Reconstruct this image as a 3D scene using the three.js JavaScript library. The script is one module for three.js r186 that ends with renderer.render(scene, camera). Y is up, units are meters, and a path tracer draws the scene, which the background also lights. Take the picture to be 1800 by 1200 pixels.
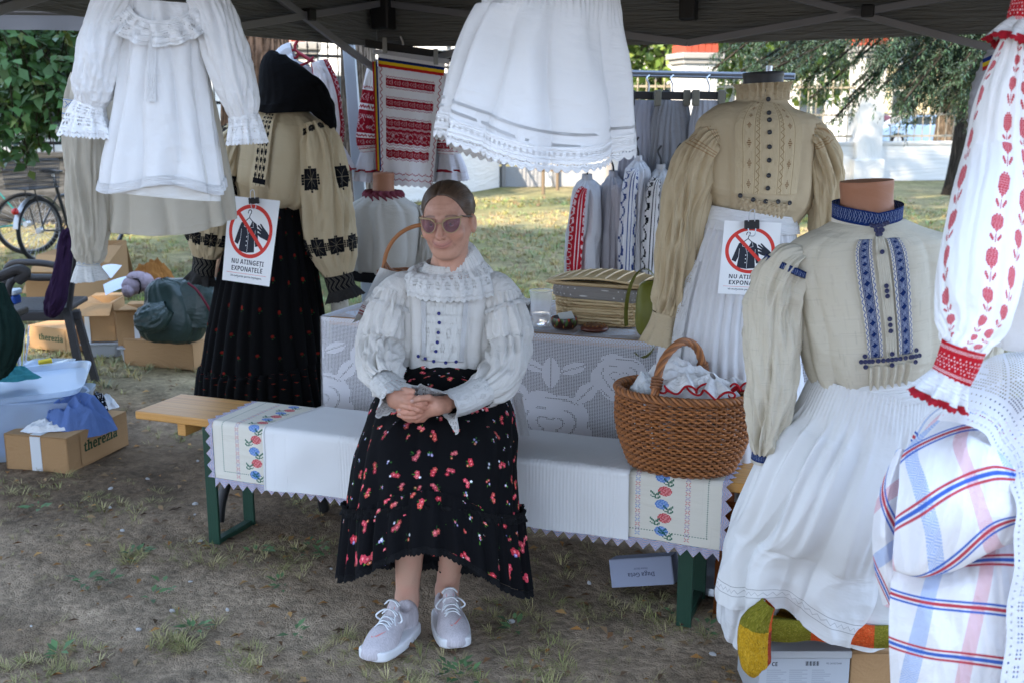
import * as THREE from 'three';
import { mergeGeometries, mergeVertices } from 'three/addons/utils/BufferGeometryUtils.js';
import { RoundedBoxGeometry } from 'three/addons/geometries/RoundedBoxGeometry.js';
import { ImprovedNoise } from 'three/addons/math/ImprovedNoise.js';

// ---------- camera, sky, sun, exposure ----------
const scene = new THREE.Scene();
const EYE = 1.5, PITCH = 11.9 * Math.PI / 180, FPX = 1900;
const camera = new THREE.PerspectiveCamera(2 * Math.atan(600 / FPX) * 180 / Math.PI, 1024 / 682, 0.05, 900);
camera.position.set(0, EYE, 0);
camera.rotation.x = -PITCH;
camera.focus = 3.15; camera.userData.fStop = 5.6;
scene.add(camera);
const SUN = new THREE.Vector3(-0.62, 0.62, 0.75).normalize();      // low sun, behind the photographer's left shoulder
{
  const w = 512, h = 256, a = new Float32Array(w * h * 4);
  for (let j = 0; j < h; j++) for (let i = 0; i < w; i++) {
    const el = ((j + 0.5) / h - 0.5) * Math.PI, az = ((i + 0.5) / w - 0.5) * 2 * Math.PI;
    const x = Math.cos(el) * Math.cos(az), y = Math.sin(el), z = Math.cos(el) * Math.sin(az);
    const c = x * SUN.x + y * SUN.y + z * SUN.z, up = Math.max(0, y);
    const t = Math.pow(1 - up, 2.2), glow = 0.35 * Math.pow(Math.max(0, c), 6);
    const k = y < 0 ? Math.exp(y * 3) : 1;
    a.set([(0.48 + 0.43 * t + glow) * k, (0.71 + 0.38 * t + glow * 0.95) * k, (1.13 + 0.25 * t + glow * 0.85) * k, 1], (j * w + i) * 4);
  }
  const sky = new THREE.DataTexture(a, w, h, THREE.RGBAFormat, THREE.FloatType);
  sky.mapping = THREE.EquirectangularReflectionMapping; sky.magFilter = THREE.LinearFilter; sky.needsUpdate = true;
  scene.background = sky; scene.environment = sky; scene.environmentIntensity = 1; scene.backgroundIntensity = 1;
}
const sun = new THREE.DirectionalLight(0xffeed6, 4.6);
sun.position.copy(SUN).multiplyScalar(60); sun.castShadow = true; sun.shadow.radius = 1.5;
sun.shadow.mapSize.set(4096, 4096);
Object.assign(sun.shadow.camera, { left: -40, right: 40, top: 40, bottom: -40, near: 1, far: 200 });
scene.add(sun, sun.target);
const renderer = new THREE.WebGLRenderer({ antialias: true });
renderer.toneMapping = THREE.LinearToneMapping;
renderer.toneMappingExposure = 3.25;
renderer.shadowMap.enabled = true;

// ---------- helpers ----------
let seed = 7;
const rnd = () => { seed = (seed * 1664525 + 1013904223) >>> 0; return seed / 4294967296; };
const rr = (a, b) => a + (b - a) * rnd();
const pick = (a) => a[Math.floor(rnd() * a.length)];
const V = (x, y, z) => new THREE.Vector3(x, y, z);
const perlin = new ImprovedNoise();
const N = (x, y = 0, z = 0) => perlin.noise(x + 31.4, y + 17.7, z + 5.3);
const fbm = (x, y, z = 0, o = 4) => { let s = 0, a = 0.5, f = 1; for (let i = 0; i < o; i++) { s += a * N(x * f, y * f, z * f + i * 7.1); a *= 0.5; f *= 2.03; } return s; };
const clamp = (x, a = 0, b = 1) => Math.min(b, Math.max(a, x));
const sstep = (a, b, x) => { const t = clamp((x - a) / (b - a)); return t * t * (3 - 2 * t); };
const lerp = (a, b, t) => a + (b - a) * t;
const TAU = Math.PI * 2;
const D2R = Math.PI / 180;
// survey: where the sight line through a point of the photograph (1800 x 1200) meets the plane d metres ahead, or the height y
const sight = (px, py) => { const cx = (px - 900) / FPX, cy = (600 - py) / FPX; return V(cx, cy * Math.cos(PITCH) - Math.sin(PITCH), -(cy * Math.sin(PITCH) + Math.cos(PITCH))); };
const P = (px, py, d) => { const r = sight(px, py); return r.multiplyScalar(-d / r.z).add(V(0, EYE, 0)); };
const G = (px, py, y = 0) => { const r = sight(px, py); return r.multiplyScalar((y - EYE) / r.y).add(V(0, EYE, 0)); };

const used = {};
const numbered = (n) => { const k = used[n] = (used[n] ?? -1) + 1; return k ? `${n}_${String(k).padStart(3, '0')}` : n; };
function tag(o, label, category, group) { o.userData = { ...o.userData, label, category }; if (group) o.userData.group = group; return o; }
function thing(name, label, category, pos = [0, 0, 0], turn = 0, group) {
  const o = new THREE.Group(); o.name = numbered(name); scene.add(o);
  o.position.set(...(pos.isVector3 ? pos.toArray() : pos)); o.rotation.y = turn;
  return tag(o, label, category, group);
}
function part(name, geo, mat, parent, label) {
  const g = Array.isArray(geo) ? merge(geo) : geo;
  const m = new THREE.Mesh(g, mat); m.name = parent === scene ? numbered(name) : name; m.castShadow = m.receiveShadow = true;
  parent.add(m); if (label) m.userData.label = label; return m;
}
function merge(list) {
  const flat = list.flat(9).map((g) => { const h = g.index ? g.toNonIndexed() : g; for (const k of Object.keys(h.attributes)) if (!['position', 'normal', 'uv', 'color'].includes(k)) h.deleteAttribute(k); if (!h.attributes.uv) h.setAttribute('uv', new THREE.BufferAttribute(new Float32Array(h.attributes.position.count * 2), 2)); return h; });
  return flat.length === 1 ? flat[0] : mergeGeometries(flat);
}
const struct = (name, geo, mat) => { const m = part(name, geo, mat, scene); m.userData.kind = 'structure'; return m; };
function copyOf(o, label) { const c = o.clone(); c.name = numbered(o.name.replace(/_\d+$/, '')); c.userData = { ...o.userData }; if (label) c.userData.label = label; scene.add(c); return c; }
const at = (g, x = 0, y = 0, z = 0, rx = 0, ry = 0, rz = 0, s = 1) => { g.applyMatrix4(new THREE.Matrix4().compose(V(x, y, z), new THREE.Quaternion().setFromEuler(new THREE.Euler(rx, ry, rz)), Array.isArray(s) ? V(...s) : V(s, s, s))); return g; };
const box = (w, h, d, r = 0.004, seg = 2) => r ? new RoundedBoxGeometry(w, h, d, seg, Math.min(r, w / 2.01, h / 2.01, d / 2.01)) : new THREE.BoxGeometry(w, h, d);
const cyl = (r1, r2, h, n = 20) => new THREE.CylinderGeometry(r1, r2, h, n);
const vv = (p) => p.isVector3 ? p : V(...p);
function rod(a, b, r, n = 8, r2 = r) { a = vv(a); b = vv(b); const d = b.clone().sub(a), g = cyl(r2, r, d.length(), n); g.applyQuaternion(new THREE.Quaternion().setFromUnitVectors(V(0, 1, 0), d.clone().normalize())); const c = a.clone().add(b).multiplyScalar(0.5); return g.translate(c.x, c.y, c.z); }
function bar(a, b, w, h) { a = vv(a); b = vv(b); const d = b.clone().sub(a), g = box(d.length(), h, w, 0.003, 1); const m = new THREE.Matrix4(), x = d.clone().normalize(), z = x.clone().cross(Math.abs(x.y) > 0.95 ? V(0, 0, 1) : V(0, 1, 0)).normalize(), y = z.clone().cross(x); m.makeBasis(x, y, z); g.applyMatrix4(m); const c = a.clone().add(b).multiplyScalar(0.5); return g.translate(c.x, c.y, c.z); }
const curve = (pts, closed = false) => new THREE.CatmullRomCurve3(pts.map(vv), closed, 'centripetal');
const wire = (pts, r, seg = 40, n = 6, closed = false) => new THREE.TubeGeometry(curve(pts, closed), seg, r, n, closed);
// grid surface: f(u, v) -> [x, y, z] or [x, y, z, s, t]
function surf(nu, nv, f, vcol) {
  const pos = [], uv = [], idx = [], col = [];
  for (let j = 0; j <= nv; j++) for (let i = 0; i <= nu; i++) {
    const u = i / nu, v = j / nv, p = f(u, v); pos.push(p[0], p[1], p[2]); uv.push(p[3] ?? u, p[4] ?? 1 - v);
    if (vcol) col.push(...vcol(u, v, p));
  }
  const w = nu + 1;
  for (let j = 0; j < nv; j++) for (let i = 0; i < nu; i++) { const a = j * w + i; idx.push(a, a + w, a + 1, a + 1, a + w, a + w + 1); }
  const g = new THREE.BufferGeometry();
  g.setAttribute('position', new THREE.Float32BufferAttribute(pos, 3)); g.setAttribute('uv', new THREE.Float32BufferAttribute(uv, 2));
  if (vcol) g.setAttribute('color', new THREE.Float32BufferAttribute(col, 3));
  g.setIndex(idx); g.computeVertexNormals(); return g;
}
function seam(g, nu, nv) { const n = g.attributes.normal, w = nu + 1; for (let j = 0; j <= nv; j++) { const a = j * w, b = a + nu; const x = n.getX(a) + n.getX(b), y = n.getY(a) + n.getY(b), z = n.getZ(a) + n.getZ(b), l = Math.hypot(x, y, z) || 1; n.setXYZ(a, x / l, y / l, z / l); n.setXYZ(b, x / l, y / l, z / l); } return g; }
// Catmull-Rom through rows of numbers
function rows(list) {
  const n = list.length, ts = list.map((r, i) => i / (n - 1));
  return (t) => { const x = clamp(t) * (n - 1), i = Math.min(n - 2, Math.floor(x)), f = x - i, a = list[Math.max(0, i - 1)], b = list[i], c = list[i + 1], d = list[Math.min(n - 1, i + 2)];
    return b.map((_, k) => 0.5 * (2 * b[k] + (c[k] - a[k]) * f + (2 * a[k] - 5 * b[k] + 4 * c[k] - d[k]) * f * f + (3 * b[k] - a[k] - 3 * c[k] + d[k]) * f * f * f)); };
}
// tube of cloth through rows [x, y, z, halfWidth, halfDepth], top to bottom; u = 0.5 faces `front`; fold(a, t) moves the cloth in or out
function loft(list, { nu = 96, nv = 64, front = [0, 0, 1], fold = null, drop = null, us = 1, vs = 1, from = 0, to = 1, sq = 1 } = {}) {
  const f = rows(list), F0 = V(...front), e = 1e-3;
  const g = surf(nu, nv, (u, t) => {
    const p = f(t), q0 = f(Math.max(0, t - e)), q1 = f(Math.min(1, t + e));
    const T = V(q1[0] - q0[0], q1[1] - q0[1], q1[2] - q0[2]).normalize();
    const F = F0.clone().addScaledVector(T, -F0.dot(T)).normalize(), S = T.clone().cross(F);
    const uu = lerp(from, to, u), a = uu * TAU, k = fold ? fold(a, t) : 0;
    let s = Math.sin(a), c = -Math.cos(a); if (sq !== 1) { s = Math.sign(s) * Math.abs(s) ** sq; c = Math.sign(c) * Math.abs(c) ** sq; }
    const x = p[0] + S.x * s * (p[3] + k) + F.x * c * (p[4] + k), y = p[1] + S.y * s * (p[3] + k) + F.y * c * (p[4] + k), z = p[2] + S.z * s * (p[3] + k) + F.z * c * (p[4] + k);
    const d = drop ? drop(a, t) : 0;
    return [x + T.x * d, y + T.y * d, z + T.z * d, u * us, 1 - t * vs];
  });
  return to - from === 1 ? seam(g, nu, nv) : g;
}
// sheet through a net of sighted points [px, py, d], rows from top to bottom
function quilt(net, nu, nv, ruck, uvf) {
  const cols = net.map((r) => rows(r));
  return surf(nu, nv, (u, v) => { const c = rows(cols.map((f) => f(u)))(v), p = P(c[0], c[1], c[2] - (ruck ? ruck(u, v) : 0)), q = uvf ? uvf(u, v) : [u, 1 - v]; return [p.x, p.y, p.z, q[0], q[1]]; });
}
// hanging-cloth folds round a tube: rounded crests, sharper valleys
const pleat = (n, ph = 0, wob = 1) => (a, t) => { const w = wob * (0.9 * N(Math.cos(a) * 1.7 + ph, Math.sin(a) * 1.7, t * 1.6) + 0.35 * N(Math.cos(a) * 4 + ph, Math.sin(a) * 4, t * 3)); return Math.abs(Math.sin((n * a) / 2 + ph + w * 2.2)) - 0.62 + 0.3 * N(Math.cos(a) * 3, Math.sin(a) * 3, t * 2 + ph); };
const wrinkle = (a, t, fa = 2, ft = 6, s = 0) => { const c = Math.cos(a), d = Math.sin(a), k = t * ft + 2.5 * Math.sin(a + s), w = 0.6 * N(c * 2 + s, d * 2, t * 3); return 0.62 - Math.abs(N(c * fa + s + w, d * fa, k)) * 1.7 - Math.abs(N(c * fa * 2.3 + s, d * fa * 2.3 + w, k * 1.9)) * 0.4; };
// ---- textures ----
function canvasTex(w, h, draw, { srgb = true, rep = null } = {}) {
  const c = document.createElement('canvas'); c.width = w; c.height = h; draw(c.getContext('2d'), w, h);
  const t = new THREE.CanvasTexture(c); if (srgb) t.colorSpace = THREE.SRGBColorSpace;
  t.wrapS = t.wrapT = THREE.RepeatWrapping; if (rep) t.repeat.set(...rep); return t;
}
function dataTex(w, h, f, { srgb = false, rep = null } = {}) {
  const a = new Uint8Array(w * h * 4);
  for (let j = 0; j < h; j++) for (let i = 0; i < w; i++) { const v = f(i / w, j / h, i, j), k = (j * w + i) * 4; if (typeof v === 'number') { const b = clamp(v) * 255; a[k] = a[k + 1] = a[k + 2] = b; } else { a[k] = clamp(v[0]) * 255; a[k + 1] = clamp(v[1]) * 255; a[k + 2] = clamp(v[2]) * 255; } a[k + 3] = 255; }
  const t = new THREE.DataTexture(a, w, h); t.magFilter = THREE.LinearFilter; t.minFilter = THREE.LinearFilter; t.wrapS = t.wrapT = THREE.RepeatWrapping; if (srgb) t.colorSpace = THREE.SRGBColorSpace; if (rep) t.repeat.set(...rep); t.needsUpdate = true; return t;
}
const tiled = (t, x, y = x) => { const c = t.clone(); c.repeat.set(x, y); c.needsUpdate = true; return c; };
const tileNoise = (u, v, f, z = 0) => { const a = u * TAU, b = v * TAU, r = f / TAU; return N(Math.cos(a) * r + 9, Math.sin(a) * r + Math.cos(b) * r * 1.3, Math.sin(b) * r + z); };
const weaveT = dataTex(128, 128, (u, v, i, j) => { const k = (Math.floor(i / 4) + Math.floor(j / 4)) % 2; return 0.45 + 0.35 * (k ? Math.sin((i % 4 + 0.5) / 4 * Math.PI) : Math.sin((j % 4 + 0.5) / 4 * Math.PI)) * 0.8 + 0.2 * (rnd() - 0.5); });
const grainT = dataTex(256, 256, (u, v) => 0.5 + 0.5 * tileNoise(u, v, 9) + 0.35 * tileNoise(u, v, 27, 3) + 0.25 * (rnd() - 0.5));
const blendNoise = (u, v, f, z) => { const U = u * f, W = v * f, su = sstep(0.7, 1, u), sv = sstep(0.7, 1, v); return lerp(lerp(N(U, W, z), N(U - f, W, z), su), lerp(N(U, W - f, z), N(U - f, W - f, z), su), sv); };
const crumpleT = dataTex(512, 512, (u, v) => { let s = 0; for (const [f, a] of [[3, 0.45], [6.5, 0.3], [14, 0.14], [30, 0.07]]) s += a * (1 - Math.abs(blendNoise(u, v, f, f)) * 2.0); return clamp(s + 0.03 * (rnd() - 0.5)); });
const grainPale = dataTex(256, 256, (u, v) => 0.86 + 0.16 * tileNoise(u, v, 9, 1) + 0.10 * tileNoise(u, v, 30, 3) + 0.06 * (rnd() - 0.5));
const std = (color, o = {}) => new THREE.MeshPhysicalMaterial({ specularIntensity: (o.roughness ?? 0.85) > 0.75 ? 0.35 : 1, color: Array.isArray(color) ? new THREE.Color().setRGB(...color) : color, roughness: 0.85, ...o });
// cloth: weave bump at ~1.2 mm, soft sheen; `rep` is how many times the weave tile fits the uv square
const cloth = (color, o = {}, rep = 12) => { const { bump = 0.003, ...r } = o; return new THREE.MeshPhysicalMaterial({ color: Array.isArray(color) ? new THREE.Color().setRGB(...color) : color, roughness: 0.95, specularIntensity: 0.3, sheen: 0.05, sheenRoughness: 0.6, side: THREE.DoubleSide, bumpMap: tiledWeave(rep), bumpScale: bump, ...r }); };
const weaves = {}; const tiledWeave = (n) => weaves[n] ??= tiled(crumpleT, n / 6, n / 6);
// ---- iso-surface mesher (surface nets) ----
function isoMesh(f, lo, hi, h) {
  const n = [0, 1, 2].map((k) => Math.ceil((hi[k] - lo[k]) / h) + 1), [nx, ny, nz] = n, val = new Float32Array(nx * ny * nz);
  const id = (i, j, k) => (k * ny + j) * nx + i;
  for (let k = 0; k < nz; k++) for (let j = 0; j < ny; j++) for (let i = 0; i < nx; i++) val[id(i, j, k)] = f(lo[0] + i * h, lo[1] + j * h, lo[2] + k * h);
  const vid = new Int32Array(nx * ny * nz).fill(-1), pos = [], idx = [];
  for (let k = 0; k < nz - 1; k++) for (let j = 0; j < ny - 1; j++) for (let i = 0; i < nx - 1; i++) {
    let c = 0, sx = 0, sy = 0, sz = 0;
    const d = []; let m = 0; for (let q = 0; q < 8; q++) { const v = val[id(i + (q & 1), j + ((q >> 1) & 1), k + (q >> 2))]; d.push(v); if (v < 0) m |= 1 << q; }
    if (m === 0 || m === 255) continue;
    for (const [a, b] of EDGES) if ((d[a] < 0) !== (d[b] < 0)) { const t = d[a] / (d[a] - d[b]); sx += lerp(a & 1, b & 1, t); sy += lerp((a >> 1) & 1, (b >> 1) & 1, t); sz += lerp(a >> 2, b >> 2, t); c++; }
    vid[id(i, j, k)] = pos.length / 3; pos.push(lo[0] + (i + sx / c) * h, lo[1] + (j + sy / c) * h, lo[2] + (k + sz / c) * h);
  }
  const quad = (a, b, c, d, fl) => { if (a < 0 || b < 0 || c < 0 || d < 0) return; fl ? idx.push(a, c, b, a, d, c) : idx.push(a, b, c, a, c, d); };
  for (let k = 1; k < nz - 1; k++) for (let j = 1; j < ny - 1; j++) for (let i = 1; i < nx - 1; i++) {
    const s = val[id(i, j, k)] < 0;
    if (s !== (val[id(i + 1, j, k)] < 0)) quad(vid[id(i, j - 1, k - 1)], vid[id(i, j, k - 1)], vid[id(i, j, k)], vid[id(i, j - 1, k)], !s);
    if (s !== (val[id(i, j + 1, k)] < 0)) quad(vid[id(i - 1, j, k - 1)], vid[id(i - 1, j, k)], vid[id(i, j, k)], vid[id(i, j, k - 1)], !s);
    if (s !== (val[id(i, j, k + 1)] < 0)) quad(vid[id(i - 1, j - 1, k)], vid[id(i, j - 1, k)], vid[id(i, j, k)], vid[id(i - 1, j, k)], !s);
  }
  const g = new THREE.BufferGeometry(); g.setAttribute('position', new THREE.Float32BufferAttribute(pos, 3)); g.setIndex(idx); g.computeVertexNormals(); return g;
}
const EDGES = [[0, 1], [2, 3], [4, 5], [6, 7], [0, 2], [1, 3], [4, 6], [5, 7], [0, 4], [1, 5], [2, 6], [3, 7]];
const smin = (a, b, k) => { const h = Math.max(k - Math.abs(a - b), 0) / k; return Math.min(a, b) - h * h * k * 0.25; };
const smax = (a, b, k) => -smin(-a, -b, k);
function cap(x, y, z, a, b, ra, rb) { const bx = b[0] - a[0], by = b[1] - a[1], bz = b[2] - a[2], px = x - a[0], py = y - a[1], pz = z - a[2]; const t = clamp((px * bx + py * by + pz * bz) / (bx * bx + by * by + bz * bz)); return Math.hypot(px - bx * t, py - by * t, pz - bz * t) - lerp(ra, rb, t); }
const ell = (x, y, z, cx, cy, cz, rx, ry, rz) => { const a = (x - cx) / rx, b = (y - cy) / ry, c = (z - cz) / rz, k0 = Math.hypot(a, b, c), k1 = Math.hypot(a / rx, b / ry, c / rz); return k1 < 1e-6 ? -Math.min(rx, ry, rz) : k0 * (k0 - 1) / k1; };
// ---------- the setting: ground, fence, walls, trees, far houses ----------
const lawnness = (x, z) => sstep(4.3, 7.5, -z + 0.25 * x + 1.6 * N(x * 0.5, z * 0.5)) ;
const groundY = (x, z) => { const r = Math.hypot(x, z); return r > 16 ? 0 : (0.03 * N(x * 0.9, z * 0.9) + 0.012 * N(x * 3.1, z * 3.1, 2) + 0.006 * N(x * 11, z * 11, 4)) * sstep(16, 10, r); };
{
  const dirt = dataTex(1024, 1024, (u, v) => {
    const P2 = (f, z) => { const U = u * f, W = v * f, su = sstep(0.7, 1, u), sv = sstep(0.7, 1, v), q = (x, y) => N(x, y, z); return lerp(lerp(q(U, W), q(U - f, W), su), lerp(q(U, W - f), q(U - f, W - f), su), sv); }; const a = P2(5, 1), b = P2(17, 2), c = P2(53, 4), d = P2(130, 6);
    let k = 0.80 + 0.14 * a + 0.14 * b + 0.12 * c + 0.13 * d + 0.16 * (rnd() - 0.5);
    
    const speck = rnd() < 0.002 ? 0.2 : 0;
    return [k + speck, k * 0.985 + speck, k * 0.96 + speck];
  }, { srgb: true });
  const xs = [], zs = [];
  for (let x = -7; x <= 7.001; x += 0.07) xs.push(x); for (let k = 1, x = 7; k < 34; k++) { x += 0.3 * 1.19 ** k; xs.push(x); xs.unshift(-x); }
  for (let z = 2; z >= -9.001; z -= 0.06) zs.push(z); for (let k = 1, z = 9; k < 34; k++) { z += 0.3 * 1.19 ** k; zs.push(-z); } for (let k = 1, z = 2; k < 20; k++) { z += 0.3 * 1.25 ** k; zs.unshift(z); }
  const nu = xs.length - 1, nv = zs.length - 1;
  const g = surf(nu, nv, (u, v) => { const x = xs[Math.round(u * nu)], z = zs[Math.round(v * nv)]; return [x, groundY(x, z), z, x / 2.6, -z / 2.6]; }, (u, v, p) => {
    const [x, , z] = p, l = lawnness(x, z), q = fbm(x * 0.7, z * 0.7), q2 = fbm(x * 2.3 + 9, z * 2.3);
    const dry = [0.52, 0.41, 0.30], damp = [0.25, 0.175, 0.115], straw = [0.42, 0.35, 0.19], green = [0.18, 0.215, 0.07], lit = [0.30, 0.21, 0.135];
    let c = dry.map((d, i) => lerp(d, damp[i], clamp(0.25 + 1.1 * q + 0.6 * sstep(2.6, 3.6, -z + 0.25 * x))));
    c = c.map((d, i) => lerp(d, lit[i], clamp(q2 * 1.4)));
    c = c.map((d, i) => lerp(d, lerp(straw[i], green[i], clamp(0.42 + 1.3 * fbm(x * 0.35, z * 0.35 + 3) + 0.5 * q2)), l));
    return c;
  });
  struct('ground', g, std(0xffffff, { vertexColors: true, map: dirt, bumpMap: dirt, bumpScale: 0.02, roughness: 1 }));
}
// leaf-sized faces merged with their own tints
function leafMesh(list, aspect = 0.5, fold = 0.25) {
  const pos = [], col = [], nor = [], idx = [];
  for (const { p, d, n, s, c } of list) {
    const side = d.clone().cross(n).normalize(), nn = side.clone().cross(d).normalize(), b = pos.length / 3;
    const pts = [[0, 0, 0], [0.45, aspect * 0.5, fold * 0.3], [1, 0, -0.08], [0.45, -aspect * 0.5, fold * 0.3], [0.5, 0, 0]];
    for (const [a, w, h] of pts) { const q = p.clone().addScaledVector(d, a * s).addScaledVector(side, w * s).addScaledVector(nn, h * s); pos.push(q.x, q.y, q.z); col.push(...c); nor.push(nn.x, nn.y, nn.z); }
    idx.push(b, b + 1, b + 4, b + 1, b + 2, b + 4, b + 2, b + 3, b + 4, b + 3, b, b + 4);
  }
  const g = new THREE.BufferGeometry(); g.setAttribute('position', new THREE.Float32BufferAttribute(pos, 3)); g.setAttribute('color', new THREE.Float32BufferAttribute(col, 3)); g.setAttribute('normal', new THREE.Float32BufferAttribute(nor, 3)); g.setIndex(idx); return g;
}
const leafMat = new THREE.MeshPhysicalMaterial({ vertexColors: true, roughness: 0.6, transmission: 0.35, thickness: 0, side: THREE.DoubleSide });
const rdir = () => { const z = rr(-1, 1), a = rr(0, TAU), r = Math.sqrt(1 - z * z); return V(r * Math.cos(a), z, r * Math.sin(a)); };
const barkT = dataTex(256, 512, (u, v) => { const r = Math.abs(tileNoise(u, v * 0.25, 22)) * 1.6 + 0.3 * tileNoise(u, v, 30, 3); return clamp(0.35 + r + 0.15 * (rnd() - 0.5)); });
const barkMat = (c) => std(c, { map: barkT, bumpMap: barkT, bumpScale: 0.05, roughness: 1 });
function trunkGeo(h, r, lean, bend, nu = 28, nv = 24) {
  return surf(nu, nv, (u, v) => { const t = 1 - v, a = u * TAU, k = r * (1 - 0.5 * t + 0.5 * Math.exp(-t * 14)) * (1 + 0.09 * N(Math.cos(a) * 2, Math.sin(a) * 2, t * 4) + 0.05 * Math.sin(a * 7 + t * 3)); return [lean * t * h + bend * Math.sin(t * 3) + k * Math.cos(a), t * h, k * Math.sin(a) + bend * 0.5 * Math.sin(t * 4), u * 2, t * h * 0.6]; });
}
function tree(name, label, x, z, h, r, { crown = [0, h, 0, 3, 2.4, 3], n = 5000, leaf = 0.16, tints, lean = 0, bark = [0.16, 0.12, 0.085], seed0 = 1, group, limbs = 6, trunkTop = h * 0.75 } = {}) {
  seed = seed0; const t = thing(name, label, 'tree', [x, groundY(x, z) - 0.03, z], 0, group);
  const limb = [trunkGeo(trunkTop, r, lean, 0.06)];
  const clumps = [];
  for (let i = 0; i < 80; i++) { const d = rdir(), k = Math.cbrt(rnd()); clumps.push([crown[0] + d.x * crown[3] * k, crown[1] + d.y * crown[4] * k, crown[2] + d.z * crown[5] * k, rr(0.45, 0.95) * Math.min(crown[3], crown[4]) * 0.42]); }
  for (let i = 0; i < limbs; i++) { const c = clumps[i * 5]; limb.push(rod([lean * trunkTop * 0.9, trunkTop * rr(0.7, 0.98), 0], [c[0], c[1], c[2]], r * 0.4, 7, r * 0.1)); }
  part('trunk', limb, barkMat(bark), t);
  const list = [];
  for (let i = 0; i < n; i++) { const c = pick(clumps), d = rdir(), k = Math.cbrt(rnd()) * c[3]; const q = pick(tints), f = rr(0.7, 1.25); list.push({ p: V(c[0] + d.x * k, c[1] + d.y * k * 0.8, c[2] + d.z * k), d: rdir().add(V(0, -0.3, 0)).normalize(), n: rdir().add(V(0, 0.8, 0)).normalize(), s: leaf * rr(0.6, 1.3), c: q.map((w) => w * f) }); }
  part('crown', leafMesh(list, 0.6), leafMat, t); return t;
}
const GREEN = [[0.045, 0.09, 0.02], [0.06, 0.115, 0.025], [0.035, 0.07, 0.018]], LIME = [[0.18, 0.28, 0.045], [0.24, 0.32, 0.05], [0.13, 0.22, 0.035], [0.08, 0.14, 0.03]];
// trees around the photographer and over the lawn: their shade lies on the stall
tree('shade_tree', 'tall broad tree behind the photographer on the left', -5.6, 4.6, 6.5, 0.28, { crown: [0.4, 6.4, 0, 3.7, 2.6, 3.4], n: 15000, leaf: 0.40, tints: GREEN, seed0: 11 });
tree('shade_tree', 'tall broad tree behind the photographer on the right', 0.6, 6.4, 7, 0.3, { crown: [0, 7.4, 0, 4.0, 3.0, 3.4], n: 13000, leaf: 0.40, tints: GREEN, seed0: 12 });
tree('shade_tree', 'tall broad tree at the left beyond the boxes', -9.4, -1.8, 6.5, 0.3, { crown: [0, 6.6, 0, 3.8, 2.7, 3.8], n: 9000, leaf: 0.34, tints: GREEN, seed0: 13 });
tree('shade_tree', 'tallest broad tree far behind the photographer on the left', -9.6, 9.4, 11, 0.36, { crown: [0, 10.6, 0, 4.8, 3.8, 4.4], n: 14000, leaf: 0.46, tints: GREEN, seed0: 18 });
tree('lawn_tree', 'thick brown tree trunk behind the headscarf mannequin', -2.18, -9.2, 7, 0.33, { crown: [0.4, 8.2, -0.6, 4.6, 2.6, 4], n: 9000, leaf: 0.3, tints: GREEN, seed0: 14, bark: [0.26, 0.15, 0.09], lean: 0.01 });
tree('lawn_tree', 'slim leaning tree trunk beside the grey tent pole', -1.42, -10.2, 7, 0.19, { crown: [1.6, 8.0, -1.6, 4.2, 2.4, 4], n: 8000, leaf: 0.3, tints: GREEN, seed0: 15, bark: [0.26, 0.20, 0.15], lean: -0.02 });
// fence of pillars, low wall and bars; a line of points, left to right
const wallMat = std([0.62, 0.60, 0.56], { bumpMap: grainT, bumpScale: 0.01, roughness: 0.95 });
const greyWall = std([0.17, 0.165, 0.155], { map: tiled(grainT, 3, 1), bumpMap: grainT, bumpScale: 0.01 });
const redBrick = std([0.36, 0.075, 0.045], { bumpMap: grainT, bumpScale: 0.006 }), capStone = std([0.33, 0.32, 0.30], { bumpMap: grainT, bumpScale: 0.006 });
const ironBlack = std(0x141416, { roughness: 0.5, metalness: 0.6 }), ironCream = std([0.34, 0.29, 0.21], { roughness: 0.6 });
function fence(label, a, b, wallH, barH, wm, bm, gap, spikes = true) {
  const L = Math.hypot(b[0] - a[0], b[1] - a[1]), t = thing('railing_fence', label, 'fence', [a[0], 0, a[1]], Math.atan2(-(b[1] - a[1]), b[0] - a[0]));
  part('low_wall', [at(box(L, wallH - 0.08, 0.3, 0.01), L / 2, wallH / 2 - 0.04, 0), at(box(L, 0.08, 0.36, 0.015), L / 2, wallH - 0.04, 0.001)], wm, t);
  part('rail', [0.12, barH * 0.45, barH - 0.12].map((y) => at(box(L, 0.045, 0.03, 0.003), L / 2, wallH + y, 0)), bm, t);
  const bars = []; for (let x = gap / 2; x < L; x += gap) { bars.push(at(cyl(0.011, 0.011, barH, 6), x, wallH + barH / 2, 0.03)); if (spikes) bars.push(at(new THREE.ConeGeometry(0.026, 0.12, 5), x, wallH + barH + 0.05, 0.03)); }
  const m = part('railing_bars', bars, bm, t); m.userData.kind = 'stuff'; return t;
}
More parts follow.
